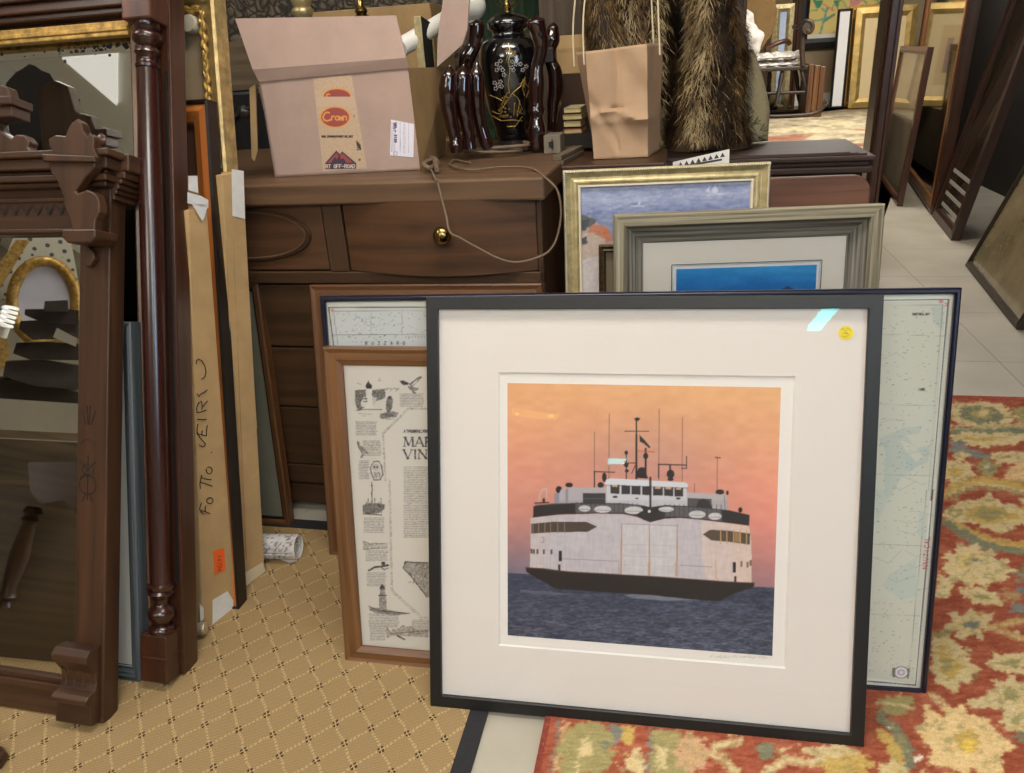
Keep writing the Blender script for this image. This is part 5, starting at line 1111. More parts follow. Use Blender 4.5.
g.face([(x0b,0,0.001),(x1b,0,0.001),(x1b+.03,bd,0.001),(x0b,bd,0.001)])
o=g.build('bag_body',PAP,root,smooth=True); sm=o.modifiers.new('t','SOLIDIFY'); sm.thickness=.0012
HM=mat('paper_rope',(222,204,168),rough=.7)
for (a,b2,y,top) in (((584,56),(660,46),-.004,(622,-70)),((574,58),(654,48),bd-.002,(616,-66))):
    A_=P.l(a[0],a[1],y); B_=P.l(b2[0],b2[1],y); T_=P.l(top[0],top[1],y)
    pts=[(A_[0],y,A_[1]-.02),(A_[0]-.001,y,A_[1]+.06),(A_[0]+.006,y,A_[1]+.13),(A_[0]+.03,y,T_[1]-.02),((A_[0]+B_[0])/2,y,T_[1]),(B_[0]-.04,y,T_[1]-.02),(B_[0]-.012,y,B_[1]+.14),(B_[0]-.004,y,B_[1]+.05),(B_[0],y,B_[1]-.02)]
    g=G(); g.tube(smooth_path(pts),.0022,6); g.build('handle',HM,root,smooth=True)
# small carton behind bag
P=RP(0,2.5); a=P.l(556,36); b_=P.l(602,72); zc=b_[1]
root=thing('small_carton','small tan cardboard box behind the paper bag handles','cardboard box',Pose(P.o,-13,0)); g=G(); g.box(a[0],b_[0],0,.16,zc,a[1]); g.build('box_body',KRAFT,root,bevel=.002); g=G(); g.box(a[0]+.005,b_[0]-.001,-.001,.0,zc+.062,zc+.072); g.build('tape_strip',KRAFTD,root)
g=G(); g.box(a[0]-.02,b_[0]+.1,-.01,.2,ztab+.001,zc-.001); g.build('shelf_box',mat('brown_box',(74,50,34),rough=.8,var=.3,scale=9),None,pose=P,label='dark brown box stacked under the small cardboard box by the fur coat',cat='box')
# books
LB=['lowest cream-edged book of the small stack by the dresser','second cream-edged book up in the small stack by the dresser','third cream-edged book up in the small stack by the dresser','topmost cream-edged book of the small stack by the dresser']
z=0
Pbk=RP(0,2.34); 
for i in range(4):
    v1=134-7*i; a=Pbk.l(563+i%2,v1); b_=Pbk.l(582-i%2,v1-6)
    r=thing('book',LB[i],'book',Pbk,'books stacked by the dresser'); g=G(); g.box(a[0]+.004,b_[0]-.002,.003,.12,a[1]+.0015,b_[1]-.0015); g.build('pages',mat('book_pages',(226,208,150),rough=.8,var=.15,scale=30,stretch=(1,1,60)),r)
    g=G(); mcol=mat('book_cover_%s'%['red','cream','tan','pale'][i],[(150,60,44),(214,200,160),(190,160,110),(220,206,160)][i],rough=.6); g.box(a[0],a[0]+.004,0,.125,a[1],b_[1]); g.box(a[0],b_[0],0,.125,a[1],a[1]+.0014); g.box(a[0],b_[0],0,.125,b_[1]-.0014,b_[1]); g.build('cover',mcol,r)
a=Pbk.l(556,134); g=G(); g.box(a[0],a[0]+.13,-.005,.16,ztab+.001,a[1]-.001); g.build('storage_box',mat('black_box',(38,32,28),rough=.7),None,pose=Pbk,label='dark box under the small stack of cream books',cat='box')
# small latched box
P=RP(0,2.14); a=P.l(541,116); b_=P.l(560,134); 
root=thing('latched_box','small grey wooden box with a dark latch at the right end of the dresser','box',Pose(P.o+Vector((0,0,0)),-13,0))
zb2=ZT+.001; g=G(); g.box(a[0]+.004,b_[0],0,.09,zb2,zb2+.048); g.build('box_body',mat('grey_box',(126,116,98),rough=.7,var=.1),root,bevel=.002)
mx_=(a[0]+b_[0])/2; g=G(); g.box(mx_-.006,mx_+.006,-.004,-.0005,zb2+.018,zb2+.032); g.box(mx_+.002,mx_+.005,-.007,-.0045,zb2+.012,zb2+.038); g.build('latch',INK,root)
# ============================================================ sideboard with moulded top
Psb=RP(0,2.28)
xr,zt_=Psb.l(877,150); _,ztl=Psb.l(690,156); 
SBT=Psb.l(800,158)[1]
root=thing('sideboard','long dark sideboard with stepped moulded top under the fur coat','sideboard',Psb)
xl_=Psb.l(600,158)[0]
g=G(); 
zz_=[(0,.0),(0,-.012),(.012,-.018),(.012,-.03),(.024,-.036),(.03,-.052)]
def ledge(g,ins,z0,z1): g.box(xl_+ins,xr-ins,ins,.42-ins*.3,z0,z1,g=0)
ledge(g,0,SBT-.014,SBT); ledge(g,.010,SBT-.028,SBT-.014); ledge(g,.004,SBT-.046,SBT-.028); ledge(g,.024,SBT-.06,SBT-.046)
g.build('moulded_top',wood('sideboard_dark',(38,22,16),(66,42,32),rough=.6,coat=0),root,bevel=.004)
# raised nested beads on the top surface
g=G()
for ins in (.02,.038,.056): 
    g.tube([(xl_+ins,ins,SBT+.001),(xr-ins,ins,SBT+.001),(xr-ins,ins+.012,SBT+.001)],.0035,6)
g.build('bead',wood('sideboard_dark',(38,22,16),(66,42,32)),root)
g=G(); g.box(xl_+.04,xr-.06,.03,.39,.06,SBT-.06,g=0); g.build('body',WAL,root,bevel=.003)
for i in range(2):
    xm=(xl_+xr)/2; x0,x1=((xl_+.06,xm-.01),(xm+.01,xr-.08))[i]; g=G(); g.box(x0,x1,.018,.03,.1,SBT-.1); d=g.build('door',WAL2,root,bevel=.003); g=G(); g.lathe([(.004,0),(.004,-.01),(.01,-.016),(.006,-.022)],((x1-.03) if i==0 else x0+.03,SBT-.3),14,axis='y',c0=.018); g.build('knob',BRASS,d,smooth=True)
for a in (xl_+.05,xr-.1):
    for bb in (.04,.28): g=G(); g.box(a,a+.04,bb,bb+.04,0,.06); g.build('foot',WAL,root)
# card with triangle pattern
Pc=Pose(rm(.55,2.02,0),-20,18); Pc=Pose((ony(703,160,2.12)-Vector((0,0,0))),-14,12)
q=[Pc.l(u,v) for u,v in ((672,172),(729,172),(729.5,149),(673,162))]
root=thing('patterned_card','white card with a row of dark triangles peeking over the gold frame','card',Pc)
g=G(); g.prism([(a,c) for a,c in q],0,.002,g='x'); g.build('card',PAPERW,root)
g=G(); 
for i in range(8):
    u=678+i*6; v=163.5-i*1.35; t=[Pc.l(*z,-.0006) for z in ((u,v+3.5),(u+5,v+2.6),(u+2.5,v-1.5))]; g.face([(a,-.0006,c) for a,c in t])
t=[Pc.l(*z,-.0005) for z in ((676,169),(722,160.5),(722,158.5),(676,166.5))]; g.face([(a,-.0005,c) for a,c in t])
g.build('triangle_pattern',mat('dark_print',(58,54,56),rough=.6),root)
# ============================================================ fur coat
Pf=RP(0,2.56)
root=thing('fur_coat','long brown fur coat hanging open above the sideboard','fur coat',Pf)
def fx_(u,v): return Pf.l(u,v)
zlow=SBT+.004; kf=dist(ony(680,80,2.6))/FPX
# silhouettes by z: left panel and right panel, px x extents at y rows
rows=[(-140,598,650,672,722),(-60,586,660,686,738),(0,592,672,689,736),(30,592,674,688,744),(60,596,674,682,747),(100,606,668,671,745),(130,612,662,666,748),(151,614,660,664,750)]
def loft(ia,ib,ph,depth):
    vs=[];N=36
    R=[]
    for (v,*xs) in rows:
        a=Pf.l(xs[ia],v); b2=Pf.l(xs[ib],v); R.append((a[0],b2[0],.5*(a[1]+b2[1])))
    M=40; rr=[]
    for j in range(M+1):
        t=j/M*(len(R)-1); i=min(int(t),len(R)-2); f=t-i; rr.append([R[i][q]*(1-f)+R[i+1][q]*f for q in range(3)])
    for j,(x0,x1,z) in enumerate(rr):
        z=max(z,zlow); cx,hw=(x0+x1)/2,(x1-x0)/2
        for i in range(N):
            t=2*pi*i/N; fold=1+.14*sin(7*t+ph+j*.04)+.06*sin(13*t)
            sy_=abs(sin(t))**.6*(1 if sin(t)>0 else -1); vs.append((cx+hw*cos(t)*(1+.03*sin(6*t+ph)+.03*sin(j*.35+3*t)),depth*.8*sy_*fold+.014*sin(j*.5+4*t),z))
    fs=[(j*N+i,j*N+(i+1)%N,(j+1)*N+(i+1)%N,(j+1)*N+i) for j in range(M) for i in range(N)]
    return vs,fs,N,M
FUR1=mat('fur_brown_base',(66,48,26),rough=1,var=.45,scale=14)
def furmat(name,c1,c2):
    m,nt,b=newmat(name); n=nt.nodes.new('ShaderNodeTexNoise'); n.inputs['Scale'].default_value=26; tc=nt.nodes.new('ShaderNodeTexCoord'); lk(nt,tc.outputs['Object'],n.inputs['Vector']); r=nt.nodes.new('ShaderNodeValToRGB'); r.color_ramp.elements[0].position=.35; r.color_ramp.elements[1].position=.65; r.color_ramp.elements[0].color=rgb(c1); r.color_ramp.elements[1].color=rgb(c2); lk(nt,n.outputs['Fac'],r.inputs[0]); lk(nt,r.outputs[0],b.inputs['Base Color']); b.inputs['Roughness'].default_value=.55; b.inputs['Specular IOR Level'].default_value=.3; return m
FM=[furmat('fur_light',(128,108,74),(200,176,132)),furmat('fur_mid',(76,56,32),(122,94,56)),furmat('fur_dark',(30,20,11),(60,42,24))]
rf=random.Random(8)
def band(u):
    # pelt bands across the coat, sharpened so their colour adds fold shading, by photo column
    tab=[(598,1),(608,2),(622,1),(634,0),(646,1),(652,2),(662,0),(680,2),(688,1),(695,0),(699,1),(709,0),(716,1),(734,2),(740,1),(744,2),(760,1)]
    for x,b in tab:
        if u<x: return b
    return 1
for part,(ia,ib,ph,dp,lab) in {'left_panel':(0,1,.3,.10,None),'right_panel':(2,3,1.1,.11,None)}.items():
    vs,fs,N,M=loft(ia,ib,ph,dp)
    g=G(); g.mesh(vs,fs); g.mesh([vs[i] for i in range(N)],[tuple(range(N))]); g.mesh([vs[M*N+i] for i in range(N)],[tuple(range(N-1,-1,-1))])
    body=g.build(part,FUR1,root,smooth=True)
    h=G(); A3=[Vector(v) for v in vs]
    cnt=15000
    Mw=Pf.M
    for k in range(cnt):
        j=rf.randrange(M); i=rf.randrange(N)
        t=2*pi*i/N
        if sin(t)>.35: continue
        f,s=rf.random(),rf.random(); a=A3[j*N+i].lerp(A3[j*N+(i+1)%N],f); b2=A3[(j+1)*N+i].lerp(A3[(j+1)*N+(i+1)%N],f); p=a.lerp(b2,s)
        w=Mw@p; dd=w-CO; u=512+FPX*dd.dot(RT)/dd.dot(FW); mb=band(u+rf.gauss(0,2.5)); 
        if rf.random()<.08: mb=rf.randrange(3)
        tt=t+f*2*pi/N; n=Vector((cos(tt)*.8,sin(tt),0)).normalized(); L=rf.uniform(.022,.052); d=(n*.6+Vector((rf.gauss(0,.42),-.15,-1+rf.gauss(0,.2)))).normalized(); sd=d.cross(n).normalized()*.0011
        m=p+d*L*.5+n*.004; e=p+d*L-Vector((0,0,.003)); 
        if e.z<zlow+.001: continue
        i0=len(h.v); h.v+=[tuple(p-sd),tuple(p+sd),tuple(m+sd*.8),tuple(m-sd*.8),tuple(e)]
        h.f+=[(i0,i0+1,i0+2,i0+3),(i0+3,i0+2,i0+4)]; h.uv+=[[(0,0)]*4,[(0,0)]*3]; h.m+=[mb,mb]
    me=bpy.data.meshes.new('fur'); me.from_pydata(h.v,[],h.f); [me.materials.append(q) for q in FM]; me.polygons.foreach_set('material_index',h.m); o=bpy.data.objects.new('fur',me); COL.objects.link(o); o.parent=body; o['kind']='stuff'
# dark lining visible in the gap, hanger
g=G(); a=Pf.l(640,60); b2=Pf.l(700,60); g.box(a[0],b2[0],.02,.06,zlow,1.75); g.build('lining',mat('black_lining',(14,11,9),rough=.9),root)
g=G(); cxh=.5*(Pf.l(590,0)[0]+Pf.l(745,0)[0]); g.tube([(cxh-.2,.0,1.58),(cxh-.1,0,1.66),(cxh,0,1.70),(cxh+.1,0,1.66),(cxh+.2,0,1.58)],.012,8); g.tube([(cxh,0,1.7),(cxh,0,1.78),(cxh+.02,0,1.82),(cxh,.0,1.85),(cxh,.1,1.86),(cxh,.41,1.86)],.004,6); g.build('hanger',WAL,root)
# sleeve on the left side of the coat
g=G(); s0=Vector((Pf.l(600,-40)[0],-.05,Pf.l(600,-40)[1])); pts=[]
for (u,v,y) in ((612,-90,-.02),(604,-20,-.06),(604,30,-.09),(622,70,-.11),(650,92,-.11)): q=Pf.l(u,v,y); pts.append((q[0],y,q[1]))
P0=smooth_path(pts,6); g.tube(P0,[.055]*len(P0),14); sl=g.build('sleeve',FUR1,root,smooth=True)
h=G()
for k in range(6500):
    i=rf.randrange(len(P0)-1); p0,p1=Vector(P0[i]),Vector(P0[i+1]); t=(p1-p0).normalized(); an=rf.random()*2*pi; a=t.cross(Vector((0,1,0))).normalized(); b2=t.cross(a); n=a*cos(an)+b2*sin(an)
    if n.y>.4: continue
    p=p0.lerp(p1,rf.random())+n*.053; L=rf.uniform(.02,.04); d=(n*.5+t*.5+Vector((rf.gauss(0,.3),0,-.7))).normalized(); sd=d.cross(n).normalized()*.0011; m=p+d*L*.5; e=p+d*L; w=Mw@p; dd=w-CO; u=512+FPX*dd.dot(RT)/dd.dot(FW); mb=(band(u+rf.gauss(0,5)) if rf.random()<.8 else rf.randrange(3))
    i0=len(h.v); h.v+=[tuple(p-sd),tuple(p+sd),tuple(m+sd*.8),tuple(m-sd*.8),tuple(e)]; h.f+=[(i0,i0+1,i0+2,i0+3),(i0+3,i0+2,i0+4)]; h.uv+=[[(0,0)]*4,[(0,0)]*3]; h.m+=[mb,mb]
me=bpy.data.meshes.new('fur'); me.from_pydata(h.v,[],h.f); [me.materials.append(q) for q in FM]; me.polygons.foreach_set('material_index',h.m); o=bpy.data.objects.new('fur',me); COL.objects.link(o); o.parent=sl; o['kind']='stuff'
# ============================================================ needlepoint cushion
Pp=RP(0,2.66); c0=Pp.l(742,118); 
cv=Canvas(700,60,790,160,5.0,(186,170,132)); cv.a+=cv.noise(10,3,3,61)[...,None]; cv.T=(560,0,4.295)
for (x,y,a) in ((800,490,-.8),(830,530,-.4),(860,560,-.5),(850,590,.3),(810,600,.9),(840,610,.5),(870,600,.9),(800,520,-1.2)):
    for s in (-1,0,1): cv.line([(x,y),(x+34*cos(a+s*.5),y+34*sin(a+s*.5))],1.0,(84,96,68))
cv.petal(800,565,26,12,6,(196,120,84),.2); cv.ell(800,565,8,8,(170,90,60)); cv.line([(812,560),(880,600)],.8,(84,96,68)); cv.line([(815,550),(850,510)],.8,(84,96,68))
cv.T=(0,0,1)
rx=.5*(Pp.l(769,125)[0]-Pp.l(706,125)[0]); cx=.5*(Pp.l(769,125)[0]+Pp.l(706,125)[0]); rz=.5*(Pp.l(742,72)[1]-Pp.l(742,149)[1]); rz=.14; cz=SBT+rz+.002
U_,V_=np.meshgrid(np.linspace(-1,1,70),np.linspace(-1,1,70)); 
tap=1.0
XX=cx+rx*U_*(1-.62*np.clip((V_+.35)/1.35,0,1)**1.3); ZZ=cz+rz*V_*(1-.03*np.abs(U_)); YY=-.05*np.sqrt(np.clip((1-U_**4)*(1-V_**4),0,1))-.0
root=thing('needlepoint_cushion','cream needlepoint cushion with green sprigs beside the fur coat','cushion',Pp)
L_=np.stack([XX.ravel(),YY.ravel()+.0,ZZ.ravel()],1); Mx=np.array(Pp.M); Wd=L_@Mx[:3,:3].T+Mx[:3,3]; u,v=projnp(Wd)
gridmesh('front',L_,70,70,cv.sample(u,v),artmat('needlepoint',rough=.95,weave=.1,bump=.4,bscale=300),root,smooth=True)
L2_=L_.copy(); L2_[:,1]=-L_[:,1]*.6; gridmesh('back',L2_,70,70,np.tile([120,100,70.],(len(L2_),1)),artmat('needlepoint'),root,smooth=True)
# ============================================================ LEFT GROUP
YL_=-14.5
# ---- tall pier mirror with turned column
P=lean_to((185,674),(170,0),YL_,.013)
root=thing('pier_mirror','tall dark walnut mirror with a turned column, leaning behind the carved mirror','mirror',P)
XW=-1.0; TOP=1.62; th=.045
g=G(); g.box(-.03,0,0,th,0,TOP,g=2); g.box(-.036,-.026,-.004,0,0,TOP,g=2); g.box(-.008,.002,-.004,.0,0,TOP,g=2); g.build('stile',MAH,root,bevel=.002)
g=G(); g.box(XW-.11,XW,0,th,0,TOP,g=2); g.build('stile',MAH,root,bevel=.002)
g=G(); g.box(-.105,-.03,.012,th,0,TOP,g=2); g.build('inner_stile',WAL,root,bevel=.002)
g=G(); g.box(XW,-.105,0,th,0,.085,g=0); g.box(XW,-.105,-.008,0,.0,.06,g=0); g.build('bottom_rail',MAH,root,bevel=.003)
zg=P.l(120,27)[1]
g=G(); g.box(XW,-.105,.01,th,zg+.012,TOP,g=0)
g.box(XW,-.085,-.012,.01,zg+.022,zg+.035,g=0); g.box(XW,-.085,-.02,.01,zg+.035,zg+.055,g=0); g.box(XW,-.085,-.03,.01,zg+.055,zg+.09,g=0); g.build('cornice',MAH,root,bevel=.003)
g=G(); zb_=P.l(162,632,-.03)[1]; zb1=P.l(163,584,-.03)[1]; zc0=P.l(148,68,-.03)[1]; zc1=P.l(147,23,-.03)[1]; CX_=-.036
g.box(CX_-.032,CX_+.030,-.052,.012,0,zb_,g=2); g.box(CX_-.034,CX_+.032,-.054,.0,zb_*.5,zb_*.5+.005,g=0); g.build('plinth_block',MAH,root,bevel=.004)
g=G(); g.box(CX_-.034,CX_+.032,-.055,.012,zc1,zc1+.16,g=2); g.build('capital_block',MAHR,root,bevel=.004)
cp=[(.030,.098),(.031,.104),(.028,.110),(.020,.114),(.024,.122),(.031,.132),(.032,.142),(.028,.150),(.019,.156),(.017,.166),(.024,.176),(.031,.186),(.028,.192),(.032,.196),(.032,.203),(.0245,.207),(.0255,.5),(.0255,.9),(.0235,1.212),(.027,1.214),(.028,1.222),(.022,1.227),(.018,1.238),(.021,1.252),(.029,1.262),(.0265,1.275),(.020,1.283),(.024,1.29),(.032,1.302),(.034,1.314),(.031,1.326),(.023,1.332),(.026,1.340),(.030,1.348),(.030,1.358)]
g=G(); m1=lambda z: zb_+(z-.098)/(.207-.098)*(zb1-zb_); m2=lambda z: zc0+(z-1.212)/(1.358-1.212)*(zc1-zc0)
cp=[(r*.90,m1(z)) for r,z in cp if z<.21]+[(.0235,zb1+.2),(.0235,zc0-.2)]+[(r*.86,m2(z)) for r,z in cp if z>1.2]
g.lathe(cp,(CX_,-.024),28); g.build('column',wood('column_red',(32,14,10),(62,27,18),rough=.22,coat=.6,across=14),root,smooth=True)
g=G(); g.box(-.0125,-.006,-.006,.0,zb1,zc0,g=2); g.build('ebonised_strip',EBO,root)
g=G(); g.sweep(XW+.06,.085,-.105-XW-.06+.018,zg-.085+.004,[(0,.02),(0,.004),(.006,.0),(.012,.004),(.012,.02)]); g.build('inner_moulding',OAK,root)
g=G(); g.box(XW,-.097,-.004,.012,zg-.018,zg+.012,g=0); g.box(XW,-.097,-.007,-.003,zg-.009,zg+.001,g=0); g.build('gilt_slip',GOLDB,root,bevel=.002)
g=G(); g.box(XW,-.085,.022,.028,.08,1.38); g.build('mirror_glass',MIR,root)
# worn silvering on the upper edge
g=G(); rz=random.Random(12)
for i in range(90):
    x=-.10-abs(rz.gauss(0,.16)) if i%3 else -.093-rz.random()*.012; z=zg-.024-abs(rz.gauss(0,.010)) if i%3 else rz.uniform(1.15,zg-.02)
    r=rz.uniform(.001,.0045); pts=[(x+r*(1+.5*rz.random())*cos(a),z+r*(1+.5*rz.random())*sin(a)) for a in [2*pi*k/7 for k in range(7)]]; g.face([(a,.0215,b) for a,b in pts])
g.build('worn_silvering',mat('black_spots',(30,28,28),rough=.7),root)
g=G(); g.sweep(XW-.06,.075,-.082-XW+.06,zg-.095,[(0,.0218),(.022,.0214),(.022,.0219)]); g.build('bevelled_edge',mirrormat('bevel_silver',c=(228,228,224)),root)
g=G(); g.box(XW-.03,-.03,th,th+.006,0,TOP); g.build('backing',DARKBOARD,root)
# ---- slate-blue frame
P=lean_to((140,684),(130,322),YL_,.006); h=P.len
root=thing('slate_blue_frame','slate blue picture frame standing between the two dark mirrors','picture frame',P)
SL=wood('slate_blue_wood',(52,56,58),(98,104,106),rough=.5,across=60,coat=0)
w=.42
g=G(); g.sweep(-w,0,w,h,[(0,.03),(0,.002),(.003,0),(.006,.003),(.009,.001),(.012,.001),(.015,.006),(.019,.006),(.024,.012),(.028,.012),(.028,.03)]); g.build('frame',SL,root)
g=G(); g.box(-w+.01,-.01,.016,.02,.01,h-.01); g.build('mat_board',mat('grey_mat',(196,190,176),rough=.8),root)
g=G(); g.sweep(-w+.03,.03,w-.06,h-.06,[(0,.0158),(.0018,.0155),(.0018,.016)]); g.build('mat_rule',INK,root)
# ---- front carved mirror
P=lean_to((103,724),(111,190),YL_,.014); 
root=thing('carved_mirror','dark walnut mirror with carved crest and scroll corner, nearest on the left','mirror',P)
th=.042; XW=-.80
g=G(); g.box(-.072,0,0,th,0,1.09,g=2); g.build('stile',WAL2,root,bevel=.003)
# incised sunburst ornament
g=G()
def inc(pts): g.tube([(x,-.0004,z) for x,z in pts],.0011,5)
ox,oz=P.l(88,470); _,ot=P.l(88,425)
for z in (oz+.05,oz-.02): inc([(ox+.017*cos(t),z+.012*sin(t)) for t in [pi*i/10 for i in range(11)]])
inc([(ox,oz-.06),(ox,oz+.03)])
for s in (-1,1):
    inc([(ox,oz),(ox+s*.018,oz+.018)]); inc([(ox,oz),(ox+s*.018,oz-.018)]); inc([(ox+s*.004,oz-.045),(ox+s*.012,oz-.065)]); inc([(ox+s*.006,ot+.0),(ox+s*.016,ot+.03)]); inc([(ox+s*.001,ot),(ox+s*.004,ot+.04)])
    inc([(ox+s*(.02*sin(t)),oz-.03+.02*cos(t)) for t in [pi*i/10 for i in range(11)]])
inc([(ox+.013*cos(t),oz+.0+.013*sin(t)) for t in [2*pi*i/16 for i in range(17)]])
g.build('incised_ornament',mat('incised_dark',(34,20,10),rough=.7),root)
g=G(); g.box(XW,-.066,.004,th,0,.052,g=0); g.box(XW,-.066,-.002,.01,.052,.066,g=0); g.box(XW,-.066,.006,.02,.066,.076,g=0); g.build('bottom_rail',WAL2,root,bevel=.002)
g=G(); g.box(XW,-.066,.0,th,.985,1.09,g=0); g.box(XW,-.066,-.006,0,.988,.996,g=0); g.box(XW,-.066,-.004,0,1.05,1.058,g=0)
g.build('frieze',WAL2,root,bevel=.002)
g=G()
for i in range(26):
    x=-.075-i*.028; g.mesh([(x,-.0025,1.046),(x-.014,-.0025,1.024),(x-.028,-.0025,1.046),(x-.014,-.0025,1.036)],[(0,1,3),(1,2,3)])
g.build('zigzag_carving',mat('incised_dark',(34,20,10)),root)
g=G(); L_=XW
for (z0,z1,y,x1) in ((1.075,1.085,-.02,.006),(1.085,1.098,-.03,.014),(1.098,1.106,-.024,.010),(1.106,1.128,-.038,.022),(1.128,1.142,-.046,.030)):
    g.box(L_,x1,y,th+.004,z0,z1,g=0)
for i,(z0,z1,x1) in enumerate(((1.052,1.064,.008),(1.064,1.074,.013),(1.074,1.084,.018),(1.084,1.094,.024),(1.094,1.108,.031),(1.108,1.142,.040))): g.box(0.0,x1,.0,th+.02,z0,z1,g=0)
g.build('cornice',WAL2,root,bevel=.003)
# glass and worn sight edge
g=G(); g.box(XW,-.06,.018,.024,.06,1.0); g.build('mirror_glass',MIR,root)
g=G(); g.box(XW-.02,-.01,th,th+.006,.0,1.06); g.build('backing',DARKBOARD,root)
g=G(); g.box(XW-.06,XW,0,th,0,1.09,g=2); g.build('stile',WAL2,root,bevel=.003)
# corner scroll bracket (applied flat carving)
def out(pts,u0=0): return [P.l(u,v,-.03) for u,v in pts]
sc=[(86,122),(80,126),(76,133),(74,139),(64,138),(57,142),(58,150),(63,156),(58,160),(57,166),(60,176),(66,184),(72,200),(72,206),(77,218),(80,228),(79,238),(104,240),(103,232),(104,222),(108,214),(108,204),(104,196),(96,192),(86,196),(84,194),(92,182),(103,170),(106,160),(102,150),(103,140),(98,136),(96,140),(92,134),(90,126)]
g=G(); g.prism(out(sc),-.052,-.030); g.build('corner_bracket',WAL2,root,bevel=.003)
q=out([(54,158),(106,160),(107,166),(55,165)]); g=G(); g.prism(q,-.060,-.052); g.build('bracket_band',WAL2,root,bevel=.002)
a=P.l(74,232,-.03); b_=P.l(107,244,-.03); g=G(); g.prism([(a[0],a[1]),(a[0],b_[1]+.008),(a[0]+.012,b_[1]-.002),(b_[0]-.012,b_[1]-.002),(b_[0],b_[1]+.008),(b_[0],a[1])],-.06,-.0); g.build('bracket_foot',WAL2,root,bevel=.003)
g=G(); a=P.l(91,246,-.004); r=.017; g.prism([(a[0]+r*sin(t)*(1 if abs(t)<2 else .8),a[1]-.024+r*cos(t)*1.1+(.006 if abs(t)<.01 else 0)) for t in [2*pi*i/18 for i in range(18)]]+[],-.014,0); g.build('pendant',WAL2,root,bevel=.003)
g=G(); c=P.l(103,140,-.05); g.lathe([(.010,0),(.011,-.004),(.006,-.008)],c,16,axis='y',c0=-.052); g.build('rosette',MAH,root,smooth=True)
# crest scroll at left
cr=[(-40,154),(-40,60),(-20,52),(-6,58),(0,86),(16,90),(20,104),(20,118),(12,122),(6,126),(10,134),(20,141),(24,137),(33,138),(38,144),(36,150),(44,156)]
g=G(); g.prism([P.l(u,v,-.01) for u,v in cr],-.03,-.006); g.build('crest',WAL2,root,bevel=.003)
a=P.l(-40,118,-.03); b_=P.l(21,100,-.03); g=G(); g.box(a[0],b_[0],-.05,-.006,a[1]-.01,a[1]+.012,g=0); g.box(a[0],b_[0]+.006,-.058,-.006,a[1]+.012,b_[1],g=0); g.build('crest_cap',WAL2,root,bevel=.003)
# foot block with reeded scroll
a=P.l(63,722,-.02)[0]; x0,x1=-.092,-.008
pr=[(-.0,.004),(-.024,.004),(-.024,.045),(-.036,.050),(-.038,.060),(-.030,.066),(-.014,.072),(-.010,.085),(-.012,.105),(-.022,.118),(-.030,.128),(-.036,.134),(-.038,.146),(-.028,.158),(-.0,.160)]
g=G(); i0=len(g.v); n=len(pr); g.v+=[(x0,y,z) for y,z in pr]+[(x1,y,z) for y,z in pr]; g.f+=[tuple(range(n)),tuple(range(2*n-1,n-1,-1))]+[((k+1)%n,k,k+n,(k+1)%n+n) for k in range(n)]
g.uv+=[[(z,y) for y,z in pr],[(z,y) for y,z in pr[::-1]]]+[[(x0,k*.01+.01),(x0,k*.01),(x1,k*.01),(x1,k*.01+.01)] for k in range(n)]; g.m+=[0]*(n+2); g.build('foot_block',WAL2,root,bevel=.002)
g=G()
for i in range(4): x=x0+.012+i*.020; g.tube([(x,-.012,.072),(x,-.0085,.09),(x,-.012,.106),(x,-.022,.118)],.0022,6)
g.build('reeding',WAL,root,smooth=True)
# small dark foot at the very corner
c=onz(2,768); root=thing('carved_foot','dark carved wooden foot of an unknown piece of furniture just entering at the bottom left corner','furniture foot',Pose((c.x-.02,c.y-.0,0.0095),-20,0))
g=G(); g.lathe([(.03,0),(.034,.008),(.03,.018),(.02,.026),(.018,.05),(.024,.07)],(0,0),8); g.build('foot',WAL,root,smooth=False,bevel=.002)
# ---- stack behind: cardboard-wrapped pictures seen from their edge
def edgebox(name,lab,cat,f0,f1,t0,t1,width,mats,dz=.006,cap=True,pname='cardboard_sleeve'):
    # f0,f1 : floor pixels of the front and back lower corner of the visible side; t0,t1 top pixels
    yw=-29; pa=lean_to(f0,t0,yw,dz); pb=lean_to(f1,t1,yw,dz)
    a0=pa.o; a1=pa.o+pa.U*pa.len; b0=pb.o; b1=pb.o+pb.U*pb.len
    z=min(a1.z,b1.z); a1=a0+(a1-a0)*((z-a0.z)/(a1.z-a0.z)); b1=b0+(b1-b0)*((z-b0.z)/(b1.z-b0.z))
    L=-W0*width
    root=thing(name,lab,cat,Pose(a0,-13,0)); Mi=root.matrix_world.inverted()
    pts=[a0+L,a0,b0,b0+L,a1+L,a1,b1,b1+L]; pts=[Mi@p for p in pts]
    g=G(); g.hexa(pts,g=2); g.build(pname,mats,root,bevel=.002)
    return root,Mi,(a0,b0,b1,a1)
def onside(Q,u,v,off=.0012):
    n=(Q[1]-Q[0]).cross(Q[3]-Q[0]).normalized()
    if n.dot(CO-Q[0])<0: n=-n
    return onpl(u,v,Q[0],n)+n*off
root,Mi,Q=edgebox('wrapped_picture','cardboard-wrapped picture with handwriting and orange tag, beside the column mirror','wrapped picture',(203,633),(236,606),(188,200),(207,206),.5,KRAFT)
